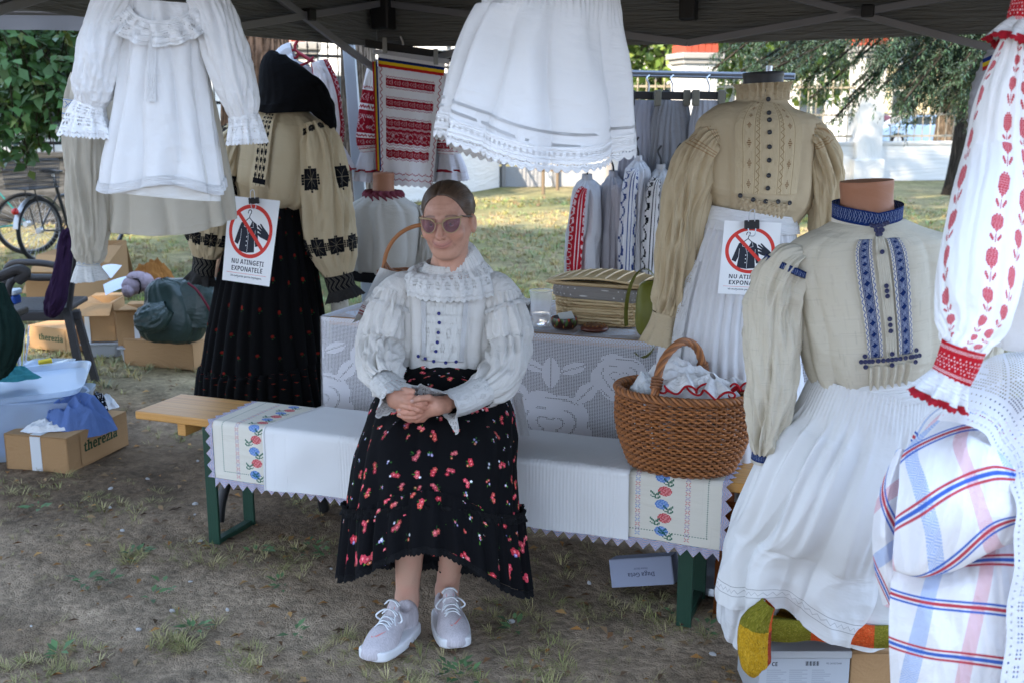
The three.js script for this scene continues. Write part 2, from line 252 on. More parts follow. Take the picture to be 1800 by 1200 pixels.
function pillar(label, x, z, w, h, ry, brick = true) {
  const t = thing('fence_pillar', label, 'pillar', [x, 0, z], ry, 'white fence pillars with brick caps');
  part('shaft', [at(box(w, h, w, 0.02), 0, h / 2, 0), at(box(w + 0.12, 0.5, w + 0.12, 0.02), 0, 0.25, 0)], wallMat, t);
  part('cornice', [at(box(w + 0.10, 0.10, w + 0.10, 0.02), 0, h + 0.05, 0), at(box(w + 0.2, 0.12, w + 0.2, 0.02), 0, h + 0.16, 0)], capStone, t);
  if (brick) { const nb = 5, bw = w / nb; for (let r = 0; r < 2; r++) for (let i = 0; i < nb; i++) part('brick', at(box(bw - 0.012, 0.16, w, 0.008), -w / 2 + bw * (i + 0.5), h + 0.31 + r * 0.175, 0), redBrick, t); }
  part('cap', [at(box(w + 0.2, 0.14, w + 0.2, 0.02), 0, h + 0.65, 0)], capStone, t);
  return t;
}
const F0 = [-12, -12], F1 = [-2.6, -17.2], F2 = [-0.4, -22.6], F3 = [4.3, -23.4], F4 = [8.25, -24.8], F5 = [18, -27];
fence('black iron railings on a grey wall behind the bicycles', F0, F1, 0.98, 1.5, greyWall, ironBlack, 0.16);
fence('railings on a low wall behind the leaning tree trunk', [F1[0] + 0.3, F1[1] - 0.3], F2, 0.95, 1.5, wallMat, ironBlack, 0.18);
fence('railings on a white wall left of the sunlit pillar', [0.6, -22.8], F4, 0.88, 1.3, wallMat, ironCream, 0.2);
fence('railings on the sunlit white wall in front of the parked car', F4, F5, 0.88, 1.35, wallMat, ironCream, 0.2);
{
  const c = P(520, 150, 17.4), c2 = P(1221, 120, 22.9), c3 = P(1522, 200, 24.7);
  pillar('white pillar with brick cap behind the red hanger', c.x, c.z, 0.6, 2.35, 0.2);
  pillar('white pillar with red brick cap above the clothes rail', c2.x, c2.z, 0.72, 2.48, 0.25);
  pillar('dazzling white sunlit pillar right of the beige blouse', c3.x, c3.z, 0.60, 2.72, 0.15);
}
// white panelled kiosk in the middle distance
{
  const p = G(885, 329), t = thing('market_kiosk', 'white panelled kiosk wall with grey base behind the hanging skirt', 'kiosk', [p.x, 0, p.z], 0.05);
  const pm = std([0.78, 0.78, 0.76], { roughness: 0.5 }), bm = std([0.30, 0.30, 0.30], { bumpMap: grainT, bumpScale: 0.004 }), fm = std([0.22, 0.21, 0.20]);
  for (let i = 0; i < 4; i++) { part('panel', at(box(1.0, 2.3, 0.05, 0.01), -1.65 + i * 1.1, 1.62, 0), pm, t); part('base_panel', at(box(1.06, 0.42, 0.07, 0.01), -1.65 + i * 1.1, 0.21, 0), bm, t); }
  for (let i = 0; i < 5; i++) part('post', at(box(0.09, 2.9, 0.12, 0.01), -2.2 + i * 1.1, 1.45, 0.05), i % 2 ? bm : fm, t);
  part('roof', at(box(5.0, 0.12, 1.4, 0.02), 0, 2.96, -0.4), fm, t);
}
// little posts standing on the lawn
for (const [px, py, h, lab] of [[936, 326, 0.5, 'short wooden stake under the hanging skirt'], [955, 342, 0.6, 'thin wooden stake under the skirt hem'], [980, 335, 0.5, 'short stake left of the hanging blouses']]) { const p = G(px, py), t = part('wooden_stake', [at(cyl(0.03, 0.035, h, 7), 0, h / 2, 0), at(box(0.3, 0.05, 0.03, 0.004), 0, h * 0.8, 0.04)], std([0.16, 0.12, 0.08]), scene); t.position.copy(p); tag(t, lab, 'stake'); }
// houses beyond
function house(label, x, z, w, h, d, ry, wallC, winRows, winCols, roofC, o = {}) {
  const t = thing('house', label, 'house', [x, 0, z], ry), wm = std(wallC, { bumpMap: grainT, bumpScale: 0.01 });
  part('wall', [at(box(w, h, d, 0.02), 0, h / 2, 0), at(box(w + 0.2, 0.3, d + 0.2, 0.02), 0, h - 0.1, 0), at(box(w + 0.12, 0.7, d + 0.12, 0.02), 0, 0.35, 0)], wm, t);
  const gl = std([0.04, 0.05, 0.06], { roughness: 0.15 }), fr = std([0.5, 0.48, 0.44]);
  for (let r = 0; r < winRows; r++) for (let i = 0; i < winCols; i++) {
    const X = -w / 2 + w * (i + 0.5) / winCols, Y = 1.9 + r * 3.1, f = part('window', [at(box(1.3, 0.12, 0.14), X, Y + 0.86, d / 2 + 0.06), at(box(1.3, 0.14, 0.2), X, Y - 0.86, d / 2 + 0.09), at(box(0.12, 1.6, 0.12), X - 0.59, Y, d / 2 + 0.05), at(box(0.12, 1.6, 0.12), X + 0.59, Y, d / 2 + 0.05), at(box(0.06, 1.6, 0.1), X, Y, d / 2 + 0.05)], fr, t);
    part('pane', at(box(1.08, 1.62, 0.03, 0), X, Y, d / 2 + 0.02), gl, f);
  }
  const s = new THREE.Shape([new THREE.Vector2(-d / 2 - 0.5, 0), new THREE.Vector2(d / 2 + 0.5, 0), new THREE.Vector2(0, d * 0.32)]);
  part('roof', at(new THREE.ExtrudeGeometry(s, { depth: w + 0.6, bevelEnabled: false }), -w / 2 - 0.3, h + 0.06, 0, 0, Math.PI / 2, 0), std(roofC, { bumpMap: grainT, bumpScale: 0.03 }), t);
  return t;
}
house('white house seen between the trunks on the left', -7.6, -40, 11, 8, 8, 0.25, [0.72, 0.70, 0.66], 2, 4, [0.3, 0.1, 0.06]);
house('pale house behind the leafy bush at the far left', -21, -34, 14, 7, 8, 0.5, [0.62, 0.60, 0.57], 2, 5, [0.3, 0.11, 0.07]);
house('long cream building behind the parked car', 26, -66, 26, 7, 10, -0.12, [0.62, 0.52, 0.33], 2, 7, [0.34, 0.13, 0.08]);
house('white villa right of the brick capped pillar', 9.5, -52, 10, 4.4, 8, 0.05, [0.78, 0.77, 0.74], 1, 3, [0.34, 0.13, 0.08]);
// sunlit trees beyond the fence
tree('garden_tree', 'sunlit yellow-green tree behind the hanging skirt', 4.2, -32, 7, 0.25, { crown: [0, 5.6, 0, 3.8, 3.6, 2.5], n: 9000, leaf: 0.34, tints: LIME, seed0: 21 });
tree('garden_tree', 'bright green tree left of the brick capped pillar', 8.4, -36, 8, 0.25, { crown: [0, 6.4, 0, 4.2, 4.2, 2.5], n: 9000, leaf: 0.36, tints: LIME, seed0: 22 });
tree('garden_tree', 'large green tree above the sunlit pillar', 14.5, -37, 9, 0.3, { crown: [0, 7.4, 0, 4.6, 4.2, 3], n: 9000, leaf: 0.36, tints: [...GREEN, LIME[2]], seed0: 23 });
tree('garden_tree', 'dark green tree behind the pale house', -15.5, -26, 9, 0.3, { crown: [0, 7, 0, 5, 5, 3], n: 9000, leaf: 0.34, tints: GREEN, seed0: 24 });
tree('garden_tree', 'tall tree behind the cream building', 32, -78, 14, 0.4, { crown: [0, 11, 0, 14, 7, 3], n: 7000, leaf: 0.8, tints: GREEN, seed0: 25 });
tree('garden_tree', 'dark leaning trunk tree in front of the sunlit wall', 8.35, -20.5, 7, 0.17, { crown: [0.4, 6.6, 0, 3.4, 2.6, 2.6], n: 7000, leaf: 0.24, tints: GREEN, seed0: 27, bark: [0.05, 0.04, 0.03] });
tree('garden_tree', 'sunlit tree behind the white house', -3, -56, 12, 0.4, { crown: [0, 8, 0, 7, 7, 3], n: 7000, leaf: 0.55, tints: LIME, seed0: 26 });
// conifer boughs hanging in from the right
{
  seed = 31; const t = thing('conifer_tree', 'dark conifer with drooping boughs hanging over the sunlit wall', 'tree', [6.1, 0, -11.4]);
  part('trunk', [trunkGeo(8, 0.24, 0, 0.05)], barkMat([0.07, 0.055, 0.04]), t);
  const twigs = [], list = [], O = V(6.1, 0, -11.4);
  const boughs = []; for (let i = 0; i < 54; i++) { const px = rr(1250, 1790), s = Math.max(0.1, 1 - Math.abs(px - 1640) / 420); boughs.push([V(0, rr(2.6, 4.6), rr(-0.4, 0.4)), P(px, rr(60, 110) + rnd() ** 1.6 * (90 * s + 45), rr(10.0, 12.4)).sub(O)]); }
  for (const [px, py] of [[1470, 205], [1490, 175], [1500, 150], [1540, 165], [1600, 190], [1660, 200], [1690, 185], [1575, 150], [1400, 120], [1440, 130]]) boughs.push([V(0, 3.4, 0), P(px, py, 10.8).sub(O)]);
  for (let i = 0; i < 26; i++) boughs.push([V(0, rr(2.6, 3.8), rr(-0.3, 0.3)), P(rr(1540, 1735), rr(90, 205), rr(10.2, 12.2)).sub(O)]);
  for (const [a, b] of boughs) {
    const m = a.clone().lerp(b, 0.55).add(V(0, 0.35, 0)), c = curve([a, m, b]); twigs.push(new THREE.TubeGeometry(c, 10, 0.012, 4));
    for (let k = 0; k < 42; k++) {
      const s = 0.25 + 0.75 * Math.sqrt(rnd()), p = c.getPoint(s), d = rdir().multiplyScalar(0.8).add(c.getTangent(s)).add(V(0, -0.5, 0)).normalize(), L = rr(0.12, 0.34);
      for (let q = 0; q < 24; q++) { const w = q / 24, side = rdir().add(d.clone().multiplyScalar(0.9)).normalize(); const f = rr(0.6, 1.3) * (rnd() < 0.12 ? 2 : 1); list.push({ p: p.clone().addScaledVector(d, L * w), d: side, n: V(rr(-0.4, 0.4), 1, rr(-0.4, 0.4)).normalize(), s: rr(0.03, 0.065), c: [0.03 * f, 0.075 * f, 0.034 * f] }); }
    }
  }
  part('twig', twigs, barkMat([0.06, 0.05, 0.04]), t).userData.kind = 'stuff';
  part('crown', leafMesh(list, 0.24), leafMat, t);
}
// leafy shrub at the left edge
{
  seed = 41; const O = V(-5.0, 0, -9.6), t = thing('leafy_tree', 'leafy green shrub hanging over the bicycles at the left edge', 'tree', O);
  part('trunk', [rod([0.1, -0.05, -0.4], [0.25, 3.6, -0.4], 0.09, 10, 0.05), rod([0.2, 1.5, -0.4], [-0.7, 3, -0.2], 0.04, 8, 0.02), rod([0.2, 1.8, -0.4], [0.9, 3.2, -0.1], 0.035, 8, 0.02)], barkMat([0.07, 0.055, 0.045]), t);
  const list = [], twigs = [];
  for (let i = 0; i < 230; i++) {
    const px = rr(-70, 200), py = 40 + 235 * rnd() ** 0.85 + (px < 70 ? 22 : -8), e = P(px, py, rr(8.7, 10.2)).sub(O), s = e.clone().add(V(rr(-0.5, 0.3), rr(0.25, 0.7), rr(-0.5, 0.1)));
    const c = curve([s, s.clone().lerp(e, 0.5).add(V(0, 0.12, 0)), e]); twigs.push(new THREE.TubeGeometry(c, 6, 0.006, 4));
    for (let k = 0; k < 24; k++) { const q = rnd(), p = c.getPoint(q), f = rr(0.65, 1.3), yl = rnd() < 0.12; list.push({ p: p.add(V(rr(-0.06, 0.06), rr(-0.06, 0.06), rr(-0.06, 0.06))), d: rdir().multiplyScalar(0.9).add(V(0, -0.35, 0.2)).normalize(), n: rdir().multiplyScalar(0.6).add(V(0, 0.8, 0.4)).normalize(), s: rr(0.08, 0.15), c: yl ? [0.17 * f, 0.23 * f, 0.04 * f] : [0.07 * f, 0.17 * f, 0.035 * f] }); }
  }
  part('twig', twigs, barkMat([0.10, 0.08, 0.05]), t).userData.kind = 'stuff';
  part('crown', leafMesh(list, 0.62), leafMat, t);
}
// ground cover at the foot of the tent pole
{
  seed = 43; const list = []; for (let i = 0; i < 1500; i++) { const p = G(rr(590, 655), rr(318, 366)); p.y = rr(0.02, 0.22); p.x += rr(-0.1, 0.1); const f = rr(0.6, 1.3); list.push({ p, d: rdir().add(V(0, 0.2, 0.4)).normalize(), n: V(rr(-0.5, 0.5), 1, rr(-0.2, 0.6)).normalize(), s: rr(0.06, 0.12), c: [0.05 * f, 0.12 * f, 0.025 * f] }); }
  const m = part('ground_cover', leafMesh(list, 0.7), leafMat, scene); m.userData.kind = 'stuff'; tag(m, 'green ivy-like ground cover behind the grey tent pole', 'ground cover');
}
// grass, weeds, leaf litter
{
  seed = 51; const blade = (n, h, spread, w) => { const L = []; for (let i = 0; i < n; i++) { const a = rr(0, TAU), l = rr(0.25, 1), r = rr(0, spread * 0.5); const b = V(Math.cos(a) * r, 0, Math.sin(a) * r), tip = V(Math.cos(a) * (r + spread * l), h * rr(0.45, 1), Math.sin(a) * (r + spread * l)), mid = b.clone().lerp(tip, 0.5).add(V(0, h * 0.2, 0)), s = V(-Math.sin(a), 0, Math.cos(a)).multiplyScalar(w); L.push([b, mid, tip, s]); } const pos = [], nor = [], idx = []; for (const [b, m, t, s] of L) { const k = pos.length / 3; for (const q of [b.clone().add(s), b.clone().sub(s), m.clone().addScaledVector(s, 0.8), m.clone().addScaledVector(s, -0.8), t]) { pos.push(q.x, q.y, q.z); nor.push(0, 1, 0); } idx.push(k, k + 1, k + 2, k + 2, k + 1, k + 3, k + 2, k + 3, k + 4); } const g = new THREE.BufferGeometry(); g.setAttribute('position', new THREE.Float32BufferAttribute(pos, 3)); g.setIndex(idx); g.computeVertexNormals(); return g; };
  const gm = std(0xffffff, { roughness: 0.8, side: THREE.DoubleSide });
  const scatter = (name, label, cat, geo, list) => { const m = new THREE.InstancedMesh(geo, gm, list.length), M = new THREE.Matrix4(), c = new THREE.Color(); list.forEach(([x, z, s, sy, col, tilt = 0, y = 0], i) => { M.compose(V(x, groundY(x, z) + y, z), new THREE.Quaternion().setFromEuler(new THREE.Euler(tilt, rnd() * TAU, tilt)), V(s, sy, s)); m.setMatrixAt(i, M); m.setColorAt(i, c.setRGB(...col)); }); m.name = numbered(name); m.castShadow = m.receiveShadow = true; m.userData.kind = 'stuff'; tag(m, label, cat); scene.add(m); };
  const STRAW = [0.40, 0.33, 0.17], GR = [0.14, 0.18, 0.05], GR2 = [0.22, 0.23, 0.08];
  const lawn = []; for (let i = 0; i < 26000; i++) { const u = rnd(), z = -4.6 - 15 * u ** 1.5, x = rr(-0.62, 0.62) * -z; if (rnd() > lawnness(x, z)) continue; if (fbm(x * 0.6, z * 0.6 + 8) < -0.12 - 0.1 * rnd()) continue; const k = clamp(0.45 + 1.2 * fbm(x * 0.35, z * 0.35 + 3)), f = rr(0.7, 1.25), s = rr(0.6, 1.2) * (0.7 + 0.035 * -z); lawn.push([x, z, s, s * rr(0.5, 1), STRAW.map((q, j) => lerp(q, pick([GR, GR2])[j], clamp(k + rr(-0.4, 0.4))) * f)]); }
  scatter('lawn_grass', 'short dry yellow-green grass of the lawn behind the stall', 'grass', blade(9, 0.06, 0.07, 0.003), lawn);
  const tufts = []; const patch = [[345, 985, 60], [470, 980, 70], [235, 985, 25], [330, 1105, 60], [310, 1130, 40], [500, 1000, 60], [760, 1180, 90], [1010, 1050, 90], [1120, 1060, 60], [60, 850, 60], [300, 760, 60], [200, 900, 80], [930, 1130, 80], [440, 1150, 50], [600, 1140, 60], [1200, 1100, 60], [620, 960, 60], [130, 1150, 60], [40, 1180, 50], [1000, 960, 100], [880, 1080, 60], [560, 880, 60], [700, 1185, 60], [960, 1180, 60]];
  for (const [px, py, r] of patch) for (let i = 0; i < 26; i++) { const a = rr(0, TAU), q = r * Math.sqrt(rnd()), p = G(px + q * Math.cos(a), py + q * 0.5 * Math.sin(a)), s = rr(0.35, 0.9), f = rr(0.7, 1.3), k = rnd(); tufts.push([p.x, p.z, s, s * rr(0.18, 0.6), STRAW.map((w, j) => lerp(w, GR2[j], k) * f)]); }
  for (let i = 0; i < 1500; i++) { const z = -2 - 3.4 * rnd(), x = rr(-0.62, 0.6) * -z; if (fbm(x * 1.3, z * 1.3) < 0.02) continue; const s = rr(0.25, 0.7), f = rr(0.6, 1.1), k = rnd(); tufts.push([x, z, s, s * rr(0.2, 0.6), STRAW.map((w, j) => lerp(w, GR2[j], k * 0.7) * f)]); }
  scatter('grass_tuft', 'sparse tufts of dry grass on the trodden earth', 'grass', blade(11, 0.075, 0.06, 0.0016), tufts);
  // broad-leaved weeds
  const weeds = []; for (const [px, py, r] of [[238, 985, 22], [455, 978, 18], [340, 1112, 26], [150, 1032, 16], [195, 1030, 14], [545, 975, 26], [575, 990, 16], [105, 1150, 14], [800, 1180, 24], [1190, 1080, 14], [905, 1105, 16], [820, 1190, 18], [290, 1040, 10], [270, 1055, 12], [495, 1040, 18], [70, 905, 20], [1240, 1110, 14], [520, 1120, 14]]) for (let i = 0; i < r * 0.6; i++) { const a = rr(0, TAU), q = r * Math.sqrt(rnd()), p = G(px + q * Math.cos(a), py + q * 0.45 * Math.sin(a)), f = rr(0.6, 1.2); p.y = groundY(p.x, p.z) + rr(0.004, 0.03); weeds.push({ p, d: V(Math.cos(a), rr(0.05, 0.6), Math.sin(a)).normalize(), n: V(0, 1, rr(-0.3, 0.3)).normalize(), s: rr(0.018, 0.045), c: [0.09 * f, 0.17 * f, 0.06 * f] }); }
  let m = part('weed', leafMesh(weeds, 0.45), std(0xffffff, { vertexColors: true, side: THREE.DoubleSide, roughness: 0.7 }), scene); m.userData.kind = 'stuff'; tag(m, 'small green weeds on the trodden earth', 'weeds');
  const litter = []; for (let i = 0; i < 2600; i++) { const z = -1.9 - 5 * rnd() ** 1.3, x = rr(-0.6, 0.6) * -z, f = rr(0.5, 1.2), q = pick([[0.36, 0.17, 0.05], [0.42, 0.24, 0.09], [0.22, 0.11, 0.05], [0.30, 0.19, 0.10], [0.14, 0.085, 0.05]]), a = rr(0, TAU); litter.push({ p: V(x, groundY(x, z) + rr(0.003, 0.012), z), d: V(Math.cos(a), rr(-0.1, 0.25), Math.sin(a)).normalize(), n: V(rr(-0.5, 0.5), 1, rr(-0.5, 0.5)).normalize(), s: rr(0.012, 0.045), c: q.map((w) => w * f) }); }
  m = part('leaf_litter', leafMesh(litter, 0.42, 0.5), std(0xffffff, { vertexColors: true, side: THREE.DoubleSide, roughness: 0.8 }), scene); m.userData.kind = 'stuff'; tag(m, 'fallen brown and orange leaves on the earth', 'leaf litter');
  const peb = []; for (let i = 0; i < 80; i++) { const z = -1.9 - 3.6 * rnd(), x = rr(-0.6, 0.6) * -z, s = rr(0.003, 0.010) * (rnd() < 0.06 ? 1.8 : 1); peb.push(at(new THREE.IcosahedronGeometry(1, 1), x, groundY(x, z) + s * 0.2, z, rnd() * 3, rnd() * 3, 0, [s * 1.4, s * 0.7, s])); }
  m = part('pebbles', peb, std([0.42, 0.41, 0.40]), scene); m.userData.kind = 'stuff'; tag(m, 'small pale pebbles on the earth', 'pebbles');
}
// parked cars beyond the wall
function car(label, x, z, ry, color) {
  const t = thing('parked_car', label, 'car', [x, 0, z], ry);
  const paint = new THREE.MeshPhysicalMaterial({ color: new THREE.Color().setRGB(...color), metalness: 0.4, roughness: 0.35, clearcoat: 1, clearcoatRoughness: 0.05 }), glass = std([0.02, 0.03, 0.035], { roughness: 0.08 }), blk = std(0x111113, { roughness: 0.8 });
  const prof = (pts) => { const s = new THREE.Shape(); s.moveTo(...pts[0]); s.splineThru(pts.slice(1).map((p) => new THREE.Vector2(...p))); return s; };
  const ext = (s, w, b) => { const g = new THREE.ExtrudeGeometry(s, { depth: w - 2 * b, bevelThickness: b, bevelSize: b, bevelSegments: 3, curveSegments: 24 }); return g.translate(0, 0, -w / 2 + b); };
  const body = new THREE.Shape(); body.moveTo(-2.1, 0.32); body.lineTo(-2.12, 0.7); body.quadraticCurveTo(-2.0, 0.88, -1.3, 0.94); body.lineTo(1.6, 0.97); body.quadraticCurveTo(2.05, 0.92, 2.1, 0.6); body.lineTo(2.05, 0.32); body.lineTo(1.72, 0.3); body.absarc(1.32, 0.3, 0.38, 0, Math.PI, false); body.lineTo(-0.9, 0.28); body.absarc(-1.3, 0.3, 0.38, 0, Math.PI, false); body.lineTo(-2.1, 0.32);
  part('body', ext(body, 1.72, 0.06), paint, t);
  const cab = new THREE.Shape(); cab.moveTo(-1.35, 0.95); cab.quadraticCurveTo(-0.7, 1.38, -0.2, 1.45); cab.lineTo(0.9, 1.44); cab.quadraticCurveTo(1.6, 1.36, 1.95, 0.97); part('cabin', ext(cab, 1.5, 0.08), paint, t);
  for (const s of [-1, 1]) { for (const q of [[[-1.0, 0.98], [-0.3, 1.36], [0.25, 1.37], [0.25, 0.98]], [[0.33, 0.98], [0.33, 1.37], [0.95, 1.36], [1.45, 1.02]]]) { const w = new THREE.Shape(q.map((p) => new THREE.Vector2(...p))); part('window', at(new THREE.ExtrudeGeometry(w, { depth: 0.02, bevelEnabled: false }), 0, 0, s * 0.752 - 0.01), glass, t); }
    for (const x0 of [-1.3, 1.32]) { const wh = part('wheel', at(cyl(0.31, 0.31, 0.2, 28), x0, 0.31, s * 0.74, Math.PI / 2), blk, t); part('rim', at(cyl(0.19, 0.19, 0.03, 18), x0, 0.31, s * 0.85, Math.PI / 2), std([0.5, 0.5, 0.52], { metalness: 0.8, roughness: 0.35 }), wh); }
    part('headlight', at(box(0.14, 0.14, 0.34, 0.04), -2.06, 0.72, s * 0.6), glass, t); }
  return t;
}
{ const a = P(1612, 230, 50); car('silver-blue parked car seen through the railings', a.x, a.z, 0.12, [0.22, 0.32, 0.46]); const b = P(1545, 225, 56); car('dark red car half hidden behind the silver-blue one', b.x - 1.2, b.z, 0.12, [0.25, 0.06, 0.08]); }
// ---------- prints, embroidery and lace ----------
const fill = (c, col, w, h) => { c.fillStyle = col; c.fillRect(0, 0, w, h); };
const mottled = (c, w, h, a = 0.05, n = 900) => { for (let i = 0; i < n; i++) { c.fillStyle = `rgba(${rnd() < 0.5 ? '255,255,255' : '40,34,24'},${a * rnd()})`; const s = rr(2, w / 14), q = rnd() < 0.5; c.fillRect(rnd() * w, rnd() * h, q ? s : 1.1, q ? 1.1 : s); } };
// cross stitch: a picture in letters, one stitch per letter
function stitch(c, x, y, s, pic, map, flip = false) { pic.forEach((r, j) => { for (let i = 0; i < r.length; i++) { const k = map[r[flip ? r.length - 1 - i : i]]; if (k) { c.fillStyle = k; c.fillRect(x + i * s, y + j * s, s * 0.86, s * 0.86); } } }); }
const ROSE = ['....aaaa....', '..aaababaa..', '.aabaabbaba.', '.abaabaaaba.', 'aababaabbaaa', 'abaabbabaaba', 'aabaaabbaaba', '.abbaabaabb.', '.aaabbaaaba.', '..aabaabaa..', '....abaa....'];
const LEAF = ['g.....g', 'gg...gg', '.gg.gg.', '.gggg..', 'g..g..g', 'gg.ggg.', '.ggg...'];
const STAR = ['a...a', '.a.a.', '..b..', '.a.a.', 'a...a'];
const MOTIF8 = ['....kk....', '.kk.kk.kk.', '.kkkkkkkk.', 'kkkkwwkkkk', 'kkkwkkwkkk', 'kkkwkkwkkk', 'kkkkwwkkkk', '.kkkkkkkk.', '.kk.kk.kk.', '....kk....'];
const BLU = '#2a62c0', RED = '#bb1e2b', GRN = '#11503a', MAU = '#7d5aa0';
// the woven runner on the bench: x along the bench (0..1 = end to end), y from back edge to front hem
const runnerT = canvasTex(2048, 700, (c, w, h) => {
  fill(c, '#dcd7ca', w, h); mottled(c, w, h, 0.06);
  for (const side of [0, 1]) {
    const X = (x) => (side ? w - x : x);
    for (const [x0, cols] of [[115, [MAU, RED]], [290, [MAU, BLU, RED]]]) for (let y = 18, k = 0; y < h - 30; y += 21, k++) stitch(c, X(x0) - 8, y, 3.4, STAR, { a: cols[k % cols.length], b: '#b9b2c8' });
    for (let y = 12, k = 0; y < h - 60; y += 62, k++) { stitch(c, X(200) - 24 + (k % 2 ? 5 : -5), y, 4.1, ROSE, k % 2 ? { a: RED, b: '#e0707a' } : { a: BLU, b: '#6f9ad8' }); stitch(c, X(200) - 40 + (k % 2 ? -6 : 40), y + 24, 5.2, LEAF, { g: GRN }, !!side); }
    stitch(c, X(200) - 15, h - 62, 4.1, LEAF, { g: GRN });
  }
  for (let x = 330, k = 0; x < w - 340; x += 66, k++) { stitch(c, x, h - 190, 4.1, ROSE, k % 2 ? { a: RED, b: '#e0707a' } : { a: BLU, b: '#6f9ad8' }); stitch(c, x + 44, h - 186 + (k % 2 ? 18 : -6), 4.1, LEAF, { g: GRN }, k % 2); }
  const hem = (x, y, n, dx, dy) => { for (let i = 0; i < n; i++) { c.fillStyle = GRN; if (i % 2) c.fillRect(x + dx * i * 5, y + dy * i * 5, 4, 4); } };
  hem(46, h - 44, (w - 92) / 5, 1, 0); hem(44, 0, (h - 44) / 5, 0, 1); hem(w - 48, 0, (h - 44) / 5, 0, 1);
});
// its pointed crochet edging
const edgingT = canvasTex(128, 128, (c, w, h) => { fill(c, '#e2e5ee', w, h); for (let k = -128; k < 256; k += 32) for (const [o, col] of [[0, '#b83a48'], [8, '#f0f2f6'], [16, '#3f6ab6'], [24, '#e4e6f0']]) { c.strokeStyle = col; c.lineWidth = col[1] === 'b' ? 5 : col[1] === '3' ? 9 : 10; c.beginPath(); for (let x = 0; x <= 128; x += 64) { c.lineTo(x, k + o + (x % 128 ? 40 : 0)); } c.stroke(); } c.fillStyle = 'rgba(20,24,50,.25)'; for (let i = 0; i < 500; i++) c.fillRect(rnd() * w, rnd() * h, 2, 2); });
// floral prints
function bouquet(c, x, y, s, ang, small) {
  c.save(); c.globalAlpha = rr(0.5, 1); c.translate(x, y); c.rotate(ang);
  const petal = (px, py, r, col, hi) => { c.fillStyle = col; for (let i = 0; i < 5; i++) { const a = i * 1.257; c.beginPath(); c.ellipse(px + Math.cos(a) * r * 0.5, py + Math.sin(a) * r * 0.5, r * 0.55, r * 0.45, a, 0, TAU); c.fill(); } c.fillStyle = hi; c.beginPath(); c.arc(px - r * 0.1, py - r * 0.1, r * 0.33, 0, TAU); c.fill(); c.fillStyle = 'rgba(90,0,20,.5)'; c.beginPath(); c.arc(px + r * 0.15, py + r * 0.15, r * 0.18, 0, TAU); c.fill(); };
  for (let i = 0; i < 4; i++) { const a = rr(0, TAU); c.fillStyle = pick(['#3c7a2a', '#5c9a34', '#2c5c2c']); c.beginPath(); c.ellipse(Math.cos(a) * s * 1.1, Math.sin(a) * s * 1.1, s * 0.55, s * 0.2, a, 0, TAU); c.fill(); }
  if (small) { for (let i = 0; i < 3; i++) petal(rr(-s, s) * 0.7, rr(-s, s), s * 0.5, pick(['#8f8fd0', '#e8e8f4', '#e0744a', '#b9a9e0', '#d84a50']), '#f4e6d0'); }
  else { const n = 2 + Math.floor(rnd() * 2); for (let i = 0; i < n; i++) petal(rr(-1, 1) * s * 0.7, (i - n / 2 + 0.5) * s * 1.1, s * rr(0.75, 1), pick(['#e04a5c', '#d83848', '#ee6a72', '#e85a50']), '#ff9a9a'); if (rnd() < 0.6) petal(s * 1.2, s * rr(-1, 1), s * 0.45, pick(['#8f8fd0', '#f0f0ff', '#f08050']), '#fff'); }
  c.restore();
}
const floralT = canvasTex(1024, 1024, (c, w, h) => { seed = 61; fill(c, '#0b0b0e', w, h); const pts = []; let tries = 0; while (pts.length < 100 && tries++ < 6000) { const x = rnd() * w, y = rnd() * h; if (pts.every(([a, b]) => { const dx = Math.min(Math.abs(a - x), w - Math.abs(a - x)), dy = Math.min(Math.abs(b - y), h - Math.abs(b - y)); return dx * dx + dy * dy > 72 * 72; })) pts.push([x, y]); } pts.forEach(([x, y], i) => { const a = rr(0, TAU), sm = i % 5 > 2, s = sm ? rr(10, 14) : rr(13, 18); for (const ox of [-w, 0, w]) for (const oy of [-h, 0, h]) if (x + ox > -60 && x + ox < w + 60 && y + oy > -60 && y + oy < h + 60) { const k = seed; bouquet(c, x + ox, y + oy, s, a, sm); if (ox || oy) seed = k; } }); });
const floral2T = canvasTex(512, 512, (c, w, h) => { seed = 63; fill(c, '#070708', w, h); for (let j = 0; j < 6; j++) for (let i = 0; i < 6; i++) { const x = (i + 0.25 + (j % 2) * 0.5 + rr(-0.1, 0.1)) * 85, y = (j + 0.5 + rr(-0.1, 0.1)) * 85; c.fillStyle = '#16421c'; c.fillRect(x + 5, y + 3, 6, 4); c.fillRect(x - 3, y + 9, 6, 4); c.fillStyle = pick(['#5e120c', '#741a12', '#4c0e0a']); c.beginPath(); c.arc(x, y, 7, 0, TAU); c.fill(); c.fillStyle = '#8a2616'; c.fillRect(x - 2, y - 2, 3, 3); } });
